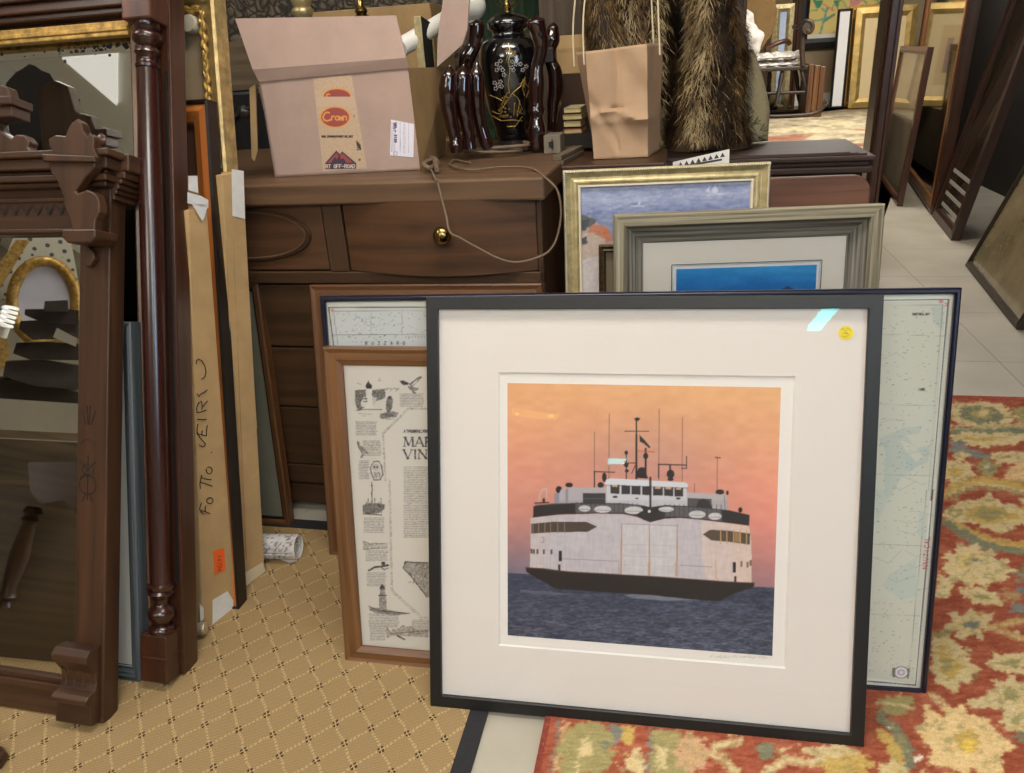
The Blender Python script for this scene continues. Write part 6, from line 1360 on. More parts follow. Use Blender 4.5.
# handwriting, in strokes (crop 180,340 x4.3)
def wr(pts): return [Mi@onside(Q,180+x/4.3,340+y/4.3) for x,y in pts]
g=G(); circ=lambda x,y,a,b,t0=0,t1=2*pi: [(x+a*cos(t0+(t1-t0)*i/12),y+b*sin(t0+(t1-t0)*i/12)) for i in range(13)]
for st in ([(128,746),(108,738),(92,733),(86,738),(100,748)],[(92,733),(82,728),(86,712),(92,700)],[(108,738),(106,722),(110,712)],circ(127,690,14,13),[(86,640),(84,618),(88,598),(92,580)],[(88,612),(110,618),(138,628)],[(90,592),(112,598),(134,600)],circ(124,560,13,15,-2.2,3.6),[(133,481),(134,485)],
    [(74,398),(84,420),(100,436),(108,446),(104,456),(92,458),(82,450)],[(72,405),(96,408),(112,412)],[(72,405),(72,378),(76,360)],[(92,406),(94,388)],[(112,412),(112,390),(116,366)],[(74,340),(96,342),(112,340)],[(72,312),(92,308),(112,300)],[(72,312),(70,292),(78,270),(90,262),(94,280),(92,300)],[(93,290),(108,272),(118,262)],[(72,230),(80,244),(86,232),(100,226),(116,214)],
    [(92,168),(104,160),(110,140),(106,112),(92,88),(78,82),(68,90),(70,104)]):
    g.tube(wr(st),.0011,5)
g.build('handwriting',INK,root)
def sidepatch(name,corners,m,label=None,off=.0014,thick=.0008):
    c=[Mi@onside(Q,*p,off=off) for p in corners]; nn=(c[1]-c[0]).cross(c[2]-c[0]).normalized()*thick; k=len(c)
    g=G(); g.mesh([tuple(p) for p in c]+[tuple(p-nn) for p in c],[tuple(range(k)),tuple(range(2*k-1,k-1,-1))]+[(i,i+k,(i+1)%k+k,(i+1)%k) for i in range(k)]); return g.build(name,m,root,label=label)
tag_=sidepatch('price_tag',[(213,551),(223.5,548),(224.5,569),(214.5,575)],mat('orange_tag',(236,98,36),rough=.5),'bright orange price tag')
g=G()
def tgt(txt,u0,v0,du,dv,hh):
    for i,ch in enumerate(txt):
        for st in FONT[ch]:
            g.tube([Mi@onside(Q,u0+du*i+ -b*0+ (b*hh),v0+dv*i+a*hh*.7,off=.003) for a,b in st],.0005,4)
tgt('14734',216.5,554.5,.1,3.4,4.2); g.build('tag_number',INK,tag_)
sidepatch('white_tape',[(212,600),(227,591),(232.5,600),(233,607),(212,626)],TAPEW,'white tape at the lower corner')
sidepatch('torn_tape',[(199,603),(203,608),(203,618),(200,622)],TAPEW)
# torn white wrap at the top
g=G()
for cs in ([(186,192),(200,196),(207,200),(207,208),(186,203)],[(190,203),(207,205),(203,218),(201,221)],[(187,176),(196,176),(197,193),(187,190)]):
    c=[Mi@onside(Q,*p,off=.004) for p in cs]; g.face(c)
g.build('torn_wrapping',mat('white_plastic',(226,224,222),rough=.3,var=.1,scale=30),root)
# little brass caster
c=onz(205,629,.028); k=dist(c)/FPX; g=G(); g.lathe([(.0135,-.012),(.0145,-.009),(.0145,.009),(.0135,.012)],(c.y,c.z-.012+.014),20,axis='x',c0=c.x-.01)
g.build('round_knob',mat('pale_brass',(200,190,160),rough=.3,metal=.6),None,smooth=True,label='small pale round knob at the foot of the handwritten cardboard',cat='knob')
# orange-brown frame
P=lean_to((238,610),(206,101),-14.5,.006); h=P.len
root=thing('amber_wood_frame','amber wooden frame with dark outer edge standing behind the handwritten cardboard','picture frame',P)
AMB=wood('amber_wood',(150,78,26),(206,128,60),rough=.35,across=20,coat=.4)
g=G(); g.sweep(-.5,0,.5,h,[(.006,.006),(.006,.003),(.020,.0),(.040,.010),(.044,.020),(.044,.03),(.006,.03)]); g.build('frame',AMB,root)
g=G(); g.sweep(-.504,0,.508,h+.004,[(0,.034),(0,-.001),(.006,-.003),(.008,.003),(.008,.034)]); g.build('outer_edge',mat('black_brown_edge',(32,22,18),rough=.35,var=.4,scale=30),root)
g=G(); g.box(-.46,-.04,.022,.028,.04,h-.04); g.build('panel',mat('dark_print_panel',(96,60,40),rough=.6,var=.5,scale=6),root)
# second cardboard sleeve
root,Mi,Q=edgebox('cardboard_sleeve','tall plain cardboard sleeve with white tape on top, next to the dresser','wrapped picture',(243,590),(265,573),(222,168),(243,171),.45,KRAFT)
sidepatch('white_tape',[(231,169),(243,171),(244.5,219),(232,216)],TAPEW,'wide white tape over the top edge')
sidepatch('clear_tape',[(242,574),(262,562),(265,571),(244,587)],mat('clear_tape',(206,190,160),rough=.2),None)
g=G()
for a,b_ in (((226,240),(233,430)),((233,240),(246,560))): g.tube([Mi@onside(Q,*a,off=.001),Mi@onside(Q,*b_,off=.001)],.0012,4)
g.build('fold_crease',KRAFTD,root)
# large gilt frame with tan back panel
P=lean_to((258,585),(212.5,0),-14.5,.004); P=Pose(P.o,-14.5,math.degrees(math.acos(min(1,P.U.z))))
x1=.004; 
g=G(); P2=P; root=thing('large_gilt_frame','tall gilt picture frame with pale tan panel rising behind the amber frame','picture frame',P)
H=P.l(205,-10)[1]; th=.03
ys=.01; 
lo1,lo2=P.l(211,100),P.l(226,100)
g=G(); g.sweep(-.56,.40,.56,H-.40,[(0,.05),(0,.004),(.006,.0),(.012,.004),(.020,.010),(.022,.016),(.05,.022),(.052,.05)]); g.build('frame',GOLD,root)
g=G(); rr_=random.Random(3)
for k_,(q,ph_) in enumerate(((-.033,0),(-.039,1.5))):
    pts=[(q+.002*sin(i*.9),.009,.42+i*(H-.46)/240) for i in range(241)]; g.tube(pts,[.0035+.0028*abs(sin(i*.55+ph_)) for i in range(241)],7)
    pts=[(-.04-i*.5/120,.009,H+q+.002*sin(i*.9)) for i in range(121)]; g.tube(pts,[.0035+.0028*abs(sin(i*.55+ph_)) for i in range(121)],7)
g.build('carved_leaf_band',GOLDB,root,smooth=True)
g=G(); g.box(-.52,-.045,.028,.034,.44,H-.045); g.build('panel',mat('tan_panel',(170,146,112),rough=.7,var=.05,scale=6),root)
kx,kz=P.l(190,24,.01); g=G(); g.lathe([(.020,.018),(.020,-.004),(.017,-.009),(.008,-.010)],(kx,kz),24,axis='y',c0=.01); g.build('round_peg',mat('pale_peg',(196,184,160),rough=.6),root,smooth=True)
# torn plastic by the gold frame
c=[P.l(u,v,-.012) for u,v in ((215,118),(218,122),(217,140),(219,160),(222,168),(216,166),(213,150),(215,136))]; g=G(); g.prism(c,-.014,-.012); g.build('torn_plastic',mat('white_plastic',(226,224,222)),root)
# ---- thin frame leaning against the dresser
P=lean_to((290,527),(257,282),-13,.004); h=P.len
root=thing('narrow_brown_frame','narrow brown frame with grey glass leaning on the dresser behind the cardboard','picture frame',P)
g=G(); g.sweep(-.42,0,.42,h,[(0,.03),(0,.003),(.004,0),(.018,.004),(.02,.01),(.02,.03)]); g.build('frame',OAK2,root,bevel=.001)
g=G(); g.sweep(-.40,.018,.385,h-.036,[(0,.012),(0,.006),(.008,.008),(.008,.012)]); g.build('inner_edge',EBO,root)
g=G(); g.box(-.405,-.015,.012,.016,.015,h-.015); g.build('panel',mat('grey_green_panel',(132,130,112),rough=.4,var=.1,scale=4),root)
# ---- paper roll on the carpet
a=onz(262,557,.035); b_=onz(297,548,.035)
a=onz(258,546,.043); b_=onz(298,547,.043); cv=Canvas(255,520,320,575,6.0,(206,200,196)); cv.a+=cv.noise(12,10,10,71)[...,None]; r2=random.Random(6)
for i in range(150): x=r2.gauss(270,9);y=r2.gauss(548,9); cv.line([(x,y),(x+r2.uniform(-3,3),y+r2.uniform(-2,2))],.6,(70,64,68),.7)
for i in range(50): x=r2.gauss(291,4);y=r2.uniform(534,550); cv.line([(x,y),(x+r2.uniform(-3,3),y+r2.uniform(-2,2))],.6,(90,84,88),.7)
root=thing('paper_roll','rolled printed paper lying on the carpet at the foot of the cardboard sleeve','paper roll',Pose((a.x,a.y,.0095),0,0))
ax=(b_-a); sd=Vector((0,0,1)); oo=ax.cross(sd).normalized(); NA,NL=48,40
a=a-ax*.5
ax=ax*1.5
ang=np.linspace(0,2*pi,NA); tl_=np.linspace(0,1,NL); pts=[]
for t in tl_:
    for q in ang:
        p=a+ax*t+(oo*cos(q)+sd*sin(q))*.0315; pts.append(p-Vector(root.location))
L_=np.array([list(p) for p in pts]); Wd=L_+np.array(root.location); u,v=projnp(Wd)
o=gridmesh('printed_sheet',L_,NA,NL,cv.sample(u,v),artmat('roll_print',rough=.6),root,smooth=True); sm=o.modifiers.new('t','SOLIDIFY'); sm.thickness=.0016
g=G(); e=a+ax-Vector(root.location); n=ax.normalized(); ringp=[]
g.tube([e+(oo*cos(t)+sd*sin(t))*.0305 for t in [2*pi*i/30 for i in range(31)]],.0016,5); g.tube([e-n*.002+(oo*cos(t)+sd*sin(t))*(.0305-.0014*t) for t in [2*pi*i/20 for i in range(50)]],.0008,4); g.build('rolled_edge',PAPERW,root,smooth=True)
f1=[onz(277,560,.0105),onz(297,562,.0105),onz(300,555,.0105),onz(290,563,.0105)]; f1=[onz(276,558,.011),onz(300,553,.011),onz(297,561,.0112),onz(290,563,.0112)]
g=G(); g.face([p-Vector(root.location) for p in f1]); g.build('loose_flap',PAPERW,root)
# ============================================================ RIGHT GROUP (leaning along the right wall)
def quadpose(nearpx,farpx,toppx,z0=.004):
    n_=onz(*nearpx,z0); f_=onz(*farpx,z0); yaw=math.degrees(atan2(*(lambda d:(d.y,d.x))(n_-f_)))  # far is left end
    w=(n_-f_).length; p=lean_to(nearpx,toppx,yaw,z0); return Pose(p.o-p.W*w,yaw,math.degrees(math.acos(max(-1,min(1,p.U.z))))) ,w,p.len,p
def signed(nearpx,farpx,toppx,z0=.004):
    n_=onz(*nearpx,z0); f_=onz(*farpx,z0); d=n_-f_; yaw=math.degrees(atan2(d.y,d.x)); w=d.length
    p=lean_to(nearpx,toppx,yaw,z0); q=Pose(p.o-p.W*w,yaw,0); q.U=p.U; q.N=p.N; q.M=Matrix((q.W,q.N,q.U)).transposed().to_4x4(); q.M.translation=q.o; q.Mi=q.M.inverted(); return q,w,p.len
GREYP=lambda: mat('dim_reflecting_print',(150,138,116),rough=.25,var=.35,scale=3,coat=.6)
# a small red-brown frame
P,w,h=signed((897,206),(877,176),(928,47))
print('RIGHT a',w,h,P.U,P.o)
root=thing('small_mahogany_frame','reddish mahogany framed picture leaning in front of the big mirror on the right','framed picture',P)
g=G(); g.sweep(0,0,w,h,[(0,.04),(0,0),(.03,-.004),(.05,.004),(.05,.04)]); g.build('frame',MAHR,root)
g=G(); g.box(.04,w-.04,.014,.03,.04,h-.04); g.build('picture',GREYP(),root)
# b big mirror frame
P,w,h=signed((931,214),(900,168),(971,-10))
print('RIGHT b',w,h,P.U,P.o)
root=thing('large_wooden_mirror','large wooden mirror with broad orange-brown stile on the right, behind the small mahogany frame','mirror',P)
ORB=wood('orange_brown',(110,64,30),(164,108,60),rough=.4,across=14,coat=.2)
g=G(); g.sweep(0,0,w,h+.5,[(0,.06),(0,0),(.09,-.006),(.10,.0),(.10,.06)]); g.build('frame',ORB,root,bevel=.003)
g=G(); g.sweep(-.03,-.0,w+.06,h+.53,[(0,.07),(0,.0),(.028,-.012),(.034,.0),(.034,.07)]); g.build('outer_moulding',MAH,root,bevel=.003)
g=G(); g.box(.09,w-.09,.012,.05,.09,h+.41); g.build('mirror_glass',mat('painted_dark_reflection',(34,26,20),rough=.12,coat=.8),root)  # dark reflection of the mirror is painted as a brown surface colour
# c dark frame
P,w,h=signed((951,240),(932,216),(1018,60))
print('RIGHT c',w,h,P.U,P.o)
root=thing('dark_glazed_frame','very dark glazed frame with white stripes low in its picture, on the right','framed picture',P)
g=G(); g.sweep(0,0,w,h+.6,[(0,.05),(0,0),(.05,-.004),(.07,.006),(.07,.05)]); g.build('frame',wood('very_dark',(34,18,12),(66,36,24),rough=.4),root)
g=G(); g.box(.06,w-.06,.016,.03,.06,h+.54); g.build('picture',mat('dark_picture',(52,42,30),rough=.15,var=.6,scale=2,coat=.8),root)
g=G()
for i in range(4): g.box(.08,w-.08,.0150,.0159,.10+i*.075,.125+i*.075)
g.build('white_stripes',mat('pale_stripe',(150,146,136),rough=.5),root)
# d nearest frame
P,w,h=signed((1016,329),(965,265),(1090,200))
n_=onz(965,265,.004); pl=lean_to((965,265),(1040,138),math.degrees(atan2((onz(1016,329,.004)-n_).y,(onz(1016,329,.004)-n_).x)),.004)
yaw=math.degrees(atan2((onz(1016,329,.004)-n_).y,(onz(1016,329,.004)-n_).x)); w=(onz(1016,329,.004)-n_).length
q=Pose(pl.o,yaw,0); q.U=pl.U; q.N=pl.N; q.M=Matrix((q.W,q.N,q.U)).transposed().to_4x4(); q.M.translation=q.o; P=q; h=1.35
print('RIGHT d',w,pl.len,P.U,P.o)
root=thing('black_brown_frame','black-brown framed picture with a painted beige reflection, leaning nearest on the right','framed picture',P)
g=G(); g.sweep(0,0,w,h,[(0,.03),(0,0),(.02,-.003),(.034,.004),(.034,.03)]); g.build('frame',wood('black_brown',(30,24,18),(64,52,38),rough=.45),root)
g=G(); g.box(.03,w-.03,.012,.02,.03,h-.03); g.build('picture',mat('painted_beige_reflection',(168,150,118),rough=.2,c2=(96,88,60),scale=1.6,coat=.7),root)  # beige reflection in the glass is painted as surface colour
# ============================================================ FAR ROOM on a low platform
ZP=.54
pl0=rm(0,3.6,0)
edgeR=lambda Y: .488*Y-.05
def plat(Y): return Vector((edgeR(Y),Y,0))
g=G(); cs=[rm(AL+.05,3.5),plat(3.35),plat(8.9),rm(2.40,B1-.02),rm(AL+.05,B1-.02)]
g.prism([(p.x,p.y) for p in cs],.0,ZP-.002,axis='z'); g.build('trim_3',mat('platform_board',(140,120,92),rough=.8),kind='structure')
cv=Canvas(700,60,900,150,4.0,(168,154,124)); cv.a+=(cv.noise(34,44,7,81)+cv.noise(24,16,4,82)+cv.noise(16,70,3,83))[...,None]*np.array([1,.95,.8]); 
for i in range(26):
    x,y=r2.uniform(735,880),r2.uniform(92,146); cv.ell(x,y,r2.uniform(6,20),r2.uniform(1,2.6),r2.choice([(150,70,50),(120,116,90),(206,186,140),(196,180,140),(140,130,96)]),.5)
cv.T=(730,0,4.83); cv.poly([(170,660),(420,640),(330,690),(180,690)],(150,84,60),.5); cv.poly([(140,500),(260,500),(230,560),(160,560)],(150,78,56),.6); cv.T=(0,0,1)
root=thing('far_rug','worn beige patterned rug covering the raised floor at the back','rug',RP(0,0))
ar0,ar1,br0,br1=-.4,2.6,3.6,8.6; pr_=[]
X,Z=np.meshgrid(np.linspace(0,1,160),np.linspace(3.5,7.6,160)); 
XX=X*(edgeR(Z)-.02-(.1))+.1; Wd=np.stack([XX.ravel(),Z.ravel(),np.full(X.size,ZP+.006)],1); u,v=projnp(Wd); M=np.array(root.matrix_world.inverted()); Lc=Wd@M[:3,:3].T+M[:3,3]
gridmesh('rug_pile',Lc,160,160,cv.sample(u,v),artmat('worn_rug',rough=.95,weave=.2,bscale=30),root)
def onp(u,v): return onz(u,v,ZP+.008)
def farpose(u,v,yaw=-13,lean=0): return Pose(onp(u,v),yaw,lean)
# rocking chair
c=onp(800,115); P=Pose(c,-13,0); k=dist(c)/FPX; 
CH=wood('old_chair',(40,30,22),(78,60,45),rough=.5)
root=thing('rocking_chair','dark wooden rocking chair with scrolled arms piled with white papers','chair',P)
def fl_(u,v,y): q=P.l(u,v,y); return (q[0],y,q[1])
sz=P.l(790,66,-.1)[1]; 
xl,xr_=P.l(737,66,0)[0],P.l(806,66,0)[0]
g=G(); g.prism([(xl,-.24),(xr_,-.22),(xr_+.02,0),(xr_-.02,.24),(xl,.24)],sz-.035,sz,axis='z'); g.build('seat',CH,root,bevel=.008)
for i,(u0,v0,y0,u1,v1,y1) in enumerate(((801,68,-.18,812,112,-.26),(783,68,-.18,776,106,-.26),(795,68,.18,800,105,.22),(770,68,.18,768,100,.22))):
    a=Vector(fl_(u0,v0,y0)); b_=Vector(fl_(u1,v1,y1)); b_.z=max(b_.z,.03); g=G(); g.tube([a,a.lerp(b_,.3),a.lerp(b_,.5),a.lerp(b_,.7),b_],[.016,.022,.016,.024,.014],10); g.build('leg',CH,root,smooth=True)
for y in (-.26,.22):
    g=G(); q0=fl_(766,100,y); pts=[(q0[0]-.25,y,.10),(q0[0]-.05,y,.03),(P.l(795,113,y)[0],y,.018),(P.l(816,112,y)[0],y,.035),(P.l(826,100,y)[0],y,.10)]; g.tube(smooth_path(pts),.018,8); g.build('rocker',CH,root,smooth=True)
g=G(); g.tube([fl_(757,94,-.22),fl_(806,92,-.22)],.014,8); g.build('stretcher',CH,root,smooth=True)
# arm and scroll
g=G(); pts=[fl_(803,66,-.22),fl_(802,50,-.22),fl_(803,38,-.22),fl_(806,28,-.22)]; g.tube(smooth_path(pts),.024,8); g.build('arm_post',CH,root,smooth=True)
g=G(); pts=[fl_(794,27,.1),fl_(797,27,-.1),fl_(802,24,-.2),fl_(806,21,-.25),fl_(811,22,-.26),fl_(812.5,27,-.26),fl_(810,32,-.26),fl_(807,30,-.26)]; g.tube(smooth_path(pts),[.02+.0*i for i in range(6*(len(pts)-1)+1)],8); g.lathe([(.05,-.02),(.055,0),(.05,.02)],P.l(808,28,-.25),16,axis='y',c0=-.25); g.build('scrolled_arm',CH,root,smooth=True)
ya=.22; cbx=.5*(P.l(743,20,ya)[0]+P.l(775,20,ya)[0]); rbx=.5*(P.l(776,20,ya)[0]-P.l(743,20,ya)[0]); zb0=P.l(760,49,ya)[1]; zb1=P.l(760,-22,ya)[1]; rbz=(zb1-zb0)/2; cbz=(zb1+zb0)/2
g=G(); g.prism([(cbx+rbx*(1+.04*cos(10*t))*cos(t),cbz+rbz*(1+.03*cos(10*t))*sin(t)) for t in [2*pi*i/60 for i in range(60)]],ya-.02,ya+.03); g.build('upholstered_back',mat('tan_velvet',(146,114,68),rough=.8,var=.15,scale=6),root,bevel=.008)
for s_ in (-.6,.6):
    g=G(); g.tube([(cbx+s_*rbx,ya+.02,sz-.01),(cbx+s_*rbx*.9,ya+.02,cbz)],.016,8); g.build('back_post',CH,root,smooth=True)
g=G(); pts=[fl_(766,49,-.05),fl_(776,44,-.05),fl_(786,41,-.02),fl_(790,44,.0)]; g.tube(smooth_path(pts),.022,8); g.build('arm',MAHR,root,smooth=True)
# papers on seat
for i,(u0,v0,u1,v1,yy,dz,lab,r) in enumerate(((748,63,797,55,-.05,.0,'lower stack of crumpled white papers on the rocking chair seat',.05),(755,57,799,47,-.0,.06,'upper bundle of crumpled white papers on the rocking chair, against the arm',.06))):
    a=P.l(u0,v0,yy); b_=P.l(u1,v1,yy); g=G(); x0,x1=a[0],b_[0]; n=14; vs=[];zb=sz+.001+i*.062
    for j in range(9):
        for q in range(n+1):
            t=q/n; s=j/8; vs.append((x0+(x1-x0)*t+.02*sin(j*2),-.16+.3*s+.02*sin(q*1.7),zb+.012+(.045+.012*i)*abs(sin(q*.9+j*1.1+i))**.6*sin(pi*min(1,max(0,s*.94+.03)))))
    m=[(j*(n+1)+q,j*(n+1)+q+1,(j+1)*(n+1)+q+1,(j+1)*(n+1)+q) for j in range(8) for q in range(n)]; g.mesh(vs,m); 
    g.box(x0+.01,x1-.01,-.14,.12,zb,zb+.012)
    g.build('crumpled_papers',PAPERW,None,pose=P,label=lab,cat='paper')
# white draped bundle, blue bag
c=onpl(752,97,N0*7.7,N0); c.z=ZP+.008; root=thing('blue_bag','bright blue plastic bag on the floor under the rocking chair','bag',Pose(c,-13,0)); k=dist(c)/FPX
def blob(g,c,rx,ry,rz,seed,amp=.12,n=18,flat=0):
    rb_=random.Random(seed); ph=[rb_.uniform(0,6) for _ in range(6)]
    i=len(g.v); N=n*2
    for j in range(n+1):
        th_=pi*j/n
        for q in range(N):
            a=2*pi*q/N; f=1+amp*(sin(3*a+ph[0]+2*th_)+.6*sin(5*a+ph[1]-3*th_)+.5*sin(7*th_+ph[2]+a))*sin(th_); z=c[2]+rz*cos(th_)*f
            g.v.append((c[0]+rx*sin(th_)*cos(a)*f,c[1]+ry*sin(th_)*sin(a)*f,max(z,flat)))
    for j in range(n):
        for q in range(N): g.f.append((i+j*N+q,i+(j+1)*N+q,i+(j+1)*N+(q+1)%N,i+j*N+(q+1)%N)); g.uv.append([(0,0)]*4); g.m.append(0)
g=G(); blob(g,(0,0,.10),.13,.1,.13,3,.08); g.build('bag_body',mat('blue_plastic',(44,110,190),rough=.35),root,smooth=True); g=G(); g.tube([(-.05,0,.2),(-.03,0,.27),(.03,0,.27),(.05,0,.2)],.008,6); g.build('handle',mat('blue_plastic',(44,110,190)),root,smooth=True)
P=Pose(onpl(745,100,N0*7.9,N0),-13,0); P.o=P.o*1; a=P.l(748,40); g=G(); blob(g,(a[0],0,a[1]),.12,.10,.14,5,.14); q=P.l(744,22); blob(g,(q[0],0,q[1]),.09,.06,.10,9,.2)
g.build('white_drapery',PAPERW,None,smooth=True,pose=Pose(P.o,-13,0),label='white crumpled cloth hanging beside the oval tan chair back',cat='cloth')
# dark ball foot
c=onp(773,112); k=dist(c)/FPX; g=G(); g.lathe([(4.3*k*sin(pi*i/12)+1e-5,-4.3*k*cos(pi*i/12)) for i in range(13)],(c.x,c.y),18,c0=ZP+.008+4.3*k); g.build('dark_ball',mat('dark_iron',(34,24,22),rough=.4),None,smooth=True,label='dark round ball on the rug in front of the rocking chair',cat='ball')
# generic standing picture in the far room
def farpic(name,lab,px,vb,vt,ux0,ux1,bb,frame_m,fw,panels,lean=6,cat='framed picture'):
    o=onpl(px,vb,N0*bb,N0)
    if abs(o.z-ZP)<.22: o=Vector((o.x,o.y,ZP+.008))
    P=Pose(o,-13,lean); x0=P.l(ux0,(vb+vt)/2)[0]; x1=P.l(ux1,(vb+vt)/2)[0]; h=P.l((ux0+ux1)/2,vt)[1]
    root=thing(name,lab,cat,P); g=G(); g.sweep(x0,0,x1-x0,h,[(0,.04),(0,0),(fw*.6,-.01),(fw,.006),(fw,.04)]); g.build('frame',frame_m,root,bevel=.002)
    for nm,ins,m,y in panels: g=G(); g.box(x0+ins,x1-ins,y,y+.006,ins,h-ins); g.build(nm,m,root)
    return root,P,x0,x1,h
GILT2=mat('gilt_far',(206,172,100),rough=.4,metal=.5,var=.3,scale=12)
farpic('gilt_matted_picture','wide gilt framed picture with beige mats standing at the far right of the back room',862,97,6,853,914,8.55,GILT2,.09,(('mat_board',.08,mat('beige_mat',(214,192,146),rough=.8),.02),('inner_mat',.19,mat('tan_line',(196,170,120),rough=.8),.0185),('picture',.30,mat('mauve_print',(150,120,110),rough=.7,var=.2,scale=5),.017)))
farpic('gilt_frame_behind','plain gilt frame half hidden behind the wide gilt matted picture',850,97,5,846,885,8.75,mat('gilt_dull',(176,130,58),rough=.4,metal=.5),.06,(('backing',.05,mat('tan_back',(180,150,100)),.02),))
farpic('white_board','tall white board with a black edge beside the gilt frames at the back',841,97,9,834.5,849,8.62,EBO,.022,(('panel',.02,mat('white_sheet',(236,234,232),rough=.6),.01),),lean=3)
root,P,x0,x1,h=farpic('tropical_poster','large black framed poster of green leaves on yellow, standing at the back',845,47,-60,801,895,9.30,EBO,.10,(('mat_board',.09,mat('poster_white',(232,228,220)),.02),),lean=0)
cv=Canvas(800,-70,900,60,4.0,(240,214,128)); r3=random.Random(21)
for i in range(90):
    x,y=r3.uniform(805,890),r3.uniform(-60,45); a=r3.uniform(0,6.3); l=r3.uniform(6,18); cv.line([(x,y),(x+l*cos(a),y+l*sin(a))],r3.uniform(1,2.6),r3.choice([(92,150,104),(120,172,120),(70,130,100),(240,216,120),(222,170,80)]),.8)
cv.T=(730,0,4.83); cv.poly([(400,0),(450,0),(440,30),(420,45)],(60,150,110)); cv.poly([(500,0),(530,0),(520,45),(505,20)],(60,150,110)); cv.line([(450,20),(500,50)],1.2,(226,120,90)); cv.poly([(580,0),(640,0),(620,25),(580,30)],(236,150,150)); cv.line([(470,40),(450,110),(430,180)],1.8,(92,170,150)); cv.line([(480,80),(460,90),(370,110)],1.4,(92,170,150)); cv.T=(0,0,1)
xx0=P.l(806,20,.018)[0]; art('poster_print',cv,P,xx0,x1-.1,.14,h-.12,.018,.012,root,artmat('poster_art',rough=.6))
farpic('sky_picture','pale gold framed picture of blue sky behind the rocking chair',784,94,4,771,792,8.6,GOLDP,.07,(('picture',.06,mat('blue_sky_print',(150,180,226),rough=.6,c2=(196,206,226),scale=2),.012),),lean=4)
farpic('brown_post_frame','thin dark brown frame standing beside the sky picture at the back',796,92,-30,791,800,8.8,WAL2,.04,(('panel',.035,WAL,.012),),lean=2,cat='picture frame')
# upright boards with white roll
P=farpose(812,117); x0=P.l(807,90)[0]; x1=P.l(824,90)[0]; h=P.l(816,64)[1]; LBL=['leftmost of the upright wooden frames stacked by the rocking chair','middle of the upright wooden frames stacked by the rocking chair','rightmost of the upright wooden frames stacked by the rocking chair']
for i in range(3):
    g=G(); d=(x1-x0)/3; g.box(x0+i*d+.002,x0+(i+1)*d-.002,0,.5,0,h-.012*i,g=2); g.build('stretcher_frame',(OAK2,OAK,OAK2)[i],None,pose=P,bevel=.004,label=LBL[i],cat='frame',group='upright frames by the rocking chair')
root=thing('wicker_basket','tan woven basket behind the upright wooden frames','basket',Pose(farpose(826,104).o+N0*.5,-13,0)); Pz=Pose(farpose(826,104).o+N0*.5,-13,0); a=Pz.l(818,100)[0]; b_=Pz.l(834,100)[0]; hh=Pz.l(826,60)[1]; rr0=(b_-a)/2
g=G(); g.lathe([(rr0*.8,0),(rr0,hh*.5),(rr0*1.05,hh),(rr0*.95,hh),(rr0*.9,hh*.5),(rr0*.7,.03)],((a+b_)/2,0),24); g.build('basket_body',mat('wicker',(150,128,84),rough=.8,var=.4,scale=30,bump=.8,bscale=60),root,smooth=True)
g=G(); cxb=(a+b_)/2; g.tube([(cxb-.10,-.05,hh+.06),(cxb+.02,-.08,hh+.05),(cxb+.14,-.02,hh+.0)],[.05,.055,.045],14); g.build('rolled_cloth',PAPERW,None,smooth=True,pose=Pz,label='rolled cream cloth lying over the basket rim at the back',cat='cloth roll')
# wall-mounted skirting in the far room
g=G(); g.box(AL,AR,B1-.03,B1,ZP,ZP+.12); g.build('baseboard_far',PAPERW,kind='structure',pose=RPO)
# ============================================================ THINGS SEEN ONLY IN THE MIRRORS (behind and to the left)
def refl(P,yg,u,v,d):
    p=onpl(u,v,P.o+P.N*yg,P.N); r=ray(u,v).normalized(); q=r-P.N*(2*r.dot(P.N)); return p+q*d
PM=lean_to((185,674),(170,0),YL_,.013); FMr=lean_to((103,724),(111,190),YL_,.014)
# added stand-in for the carved mirror's crest reflected in the tall mirror
def facing(P,yg,uv,d):
    o=refl(P,yg,uv[0],uv[1],d); p=onpl(uv[0],uv[1],P.o+P.N*yg,P.N); n=(p-o).normalized(); z=Vector((0,0,1)); W=z.cross(n).normalized(); U=n.cross(W); return o,W,U,n
def reflpoly(P,yg,pts,d,uv):
    o,W,U,n=facing(P,yg,uv,d); out_=[]
    for u,v in pts:
        p=onpl(u,v,P.o+P.N*yg,P.N); r=ray(u,v).normalized(); q=r-P.N*(2*r.dot(P.N)); t=(o-p).dot(n)/q.dot(n); out_.append(p+q*t)
    return out_,n
def solidpoly(pts,n,th_,m,name,lab,cat,kids=None):
    c=sum(pts,Vector())/len(pts); base=Vector((c.x,c.y,min(p.z for p in pts)))
    root=thing(name,lab,cat,Pose(base,0,0)); k=len(pts); g=G(); vs=[tuple(p-base) for p in pts]+[tuple(p-base-n*th_) for p in pts]
    g.mesh(vs,[tuple(range(k)),tuple(range(2*k-1,k-1,-1))]+[(i,(i+1)%k,(i+1)%k+k,i+k) for i in range(k)]); g.build('carving',m,root); return root,base
SHELL=mat('dark_grey_carving',(50,46,46),rough=.7,var=.2,scale=10)
crop=lambda pts: [(x/4.829,y/4.829) for x,y in pts]
shell=[(110,330),(140,308),(170,318),(200,340),(240,355),(262,390),(300,410),(305,430),(345,440),(348,465),(388,480),(378,515),(405,545),(425,570),(420,600),(380,640),(300,700),(200,770),(60,760),(40,600),(20,470),(30,400),(75,350)]
pts,n=reflpoly(PM,.022,crop(shell),1.15,(45,100)); solidpoly(pts,n,.07,SHELL,'crest_stand_in','added dark stepped carving standing in for a crest reflected in the tall column mirror','carving')
cr_=[o for o in COL.objects if o.name.startswith('crest_stand_in')][-1]; b0_=cr_.matrix_world.translation
g=G(); g.box(-.05,.05,-.05,-.01,-b0_.z+.01,.05,g=2); g.build('post',SHELL,cr_)
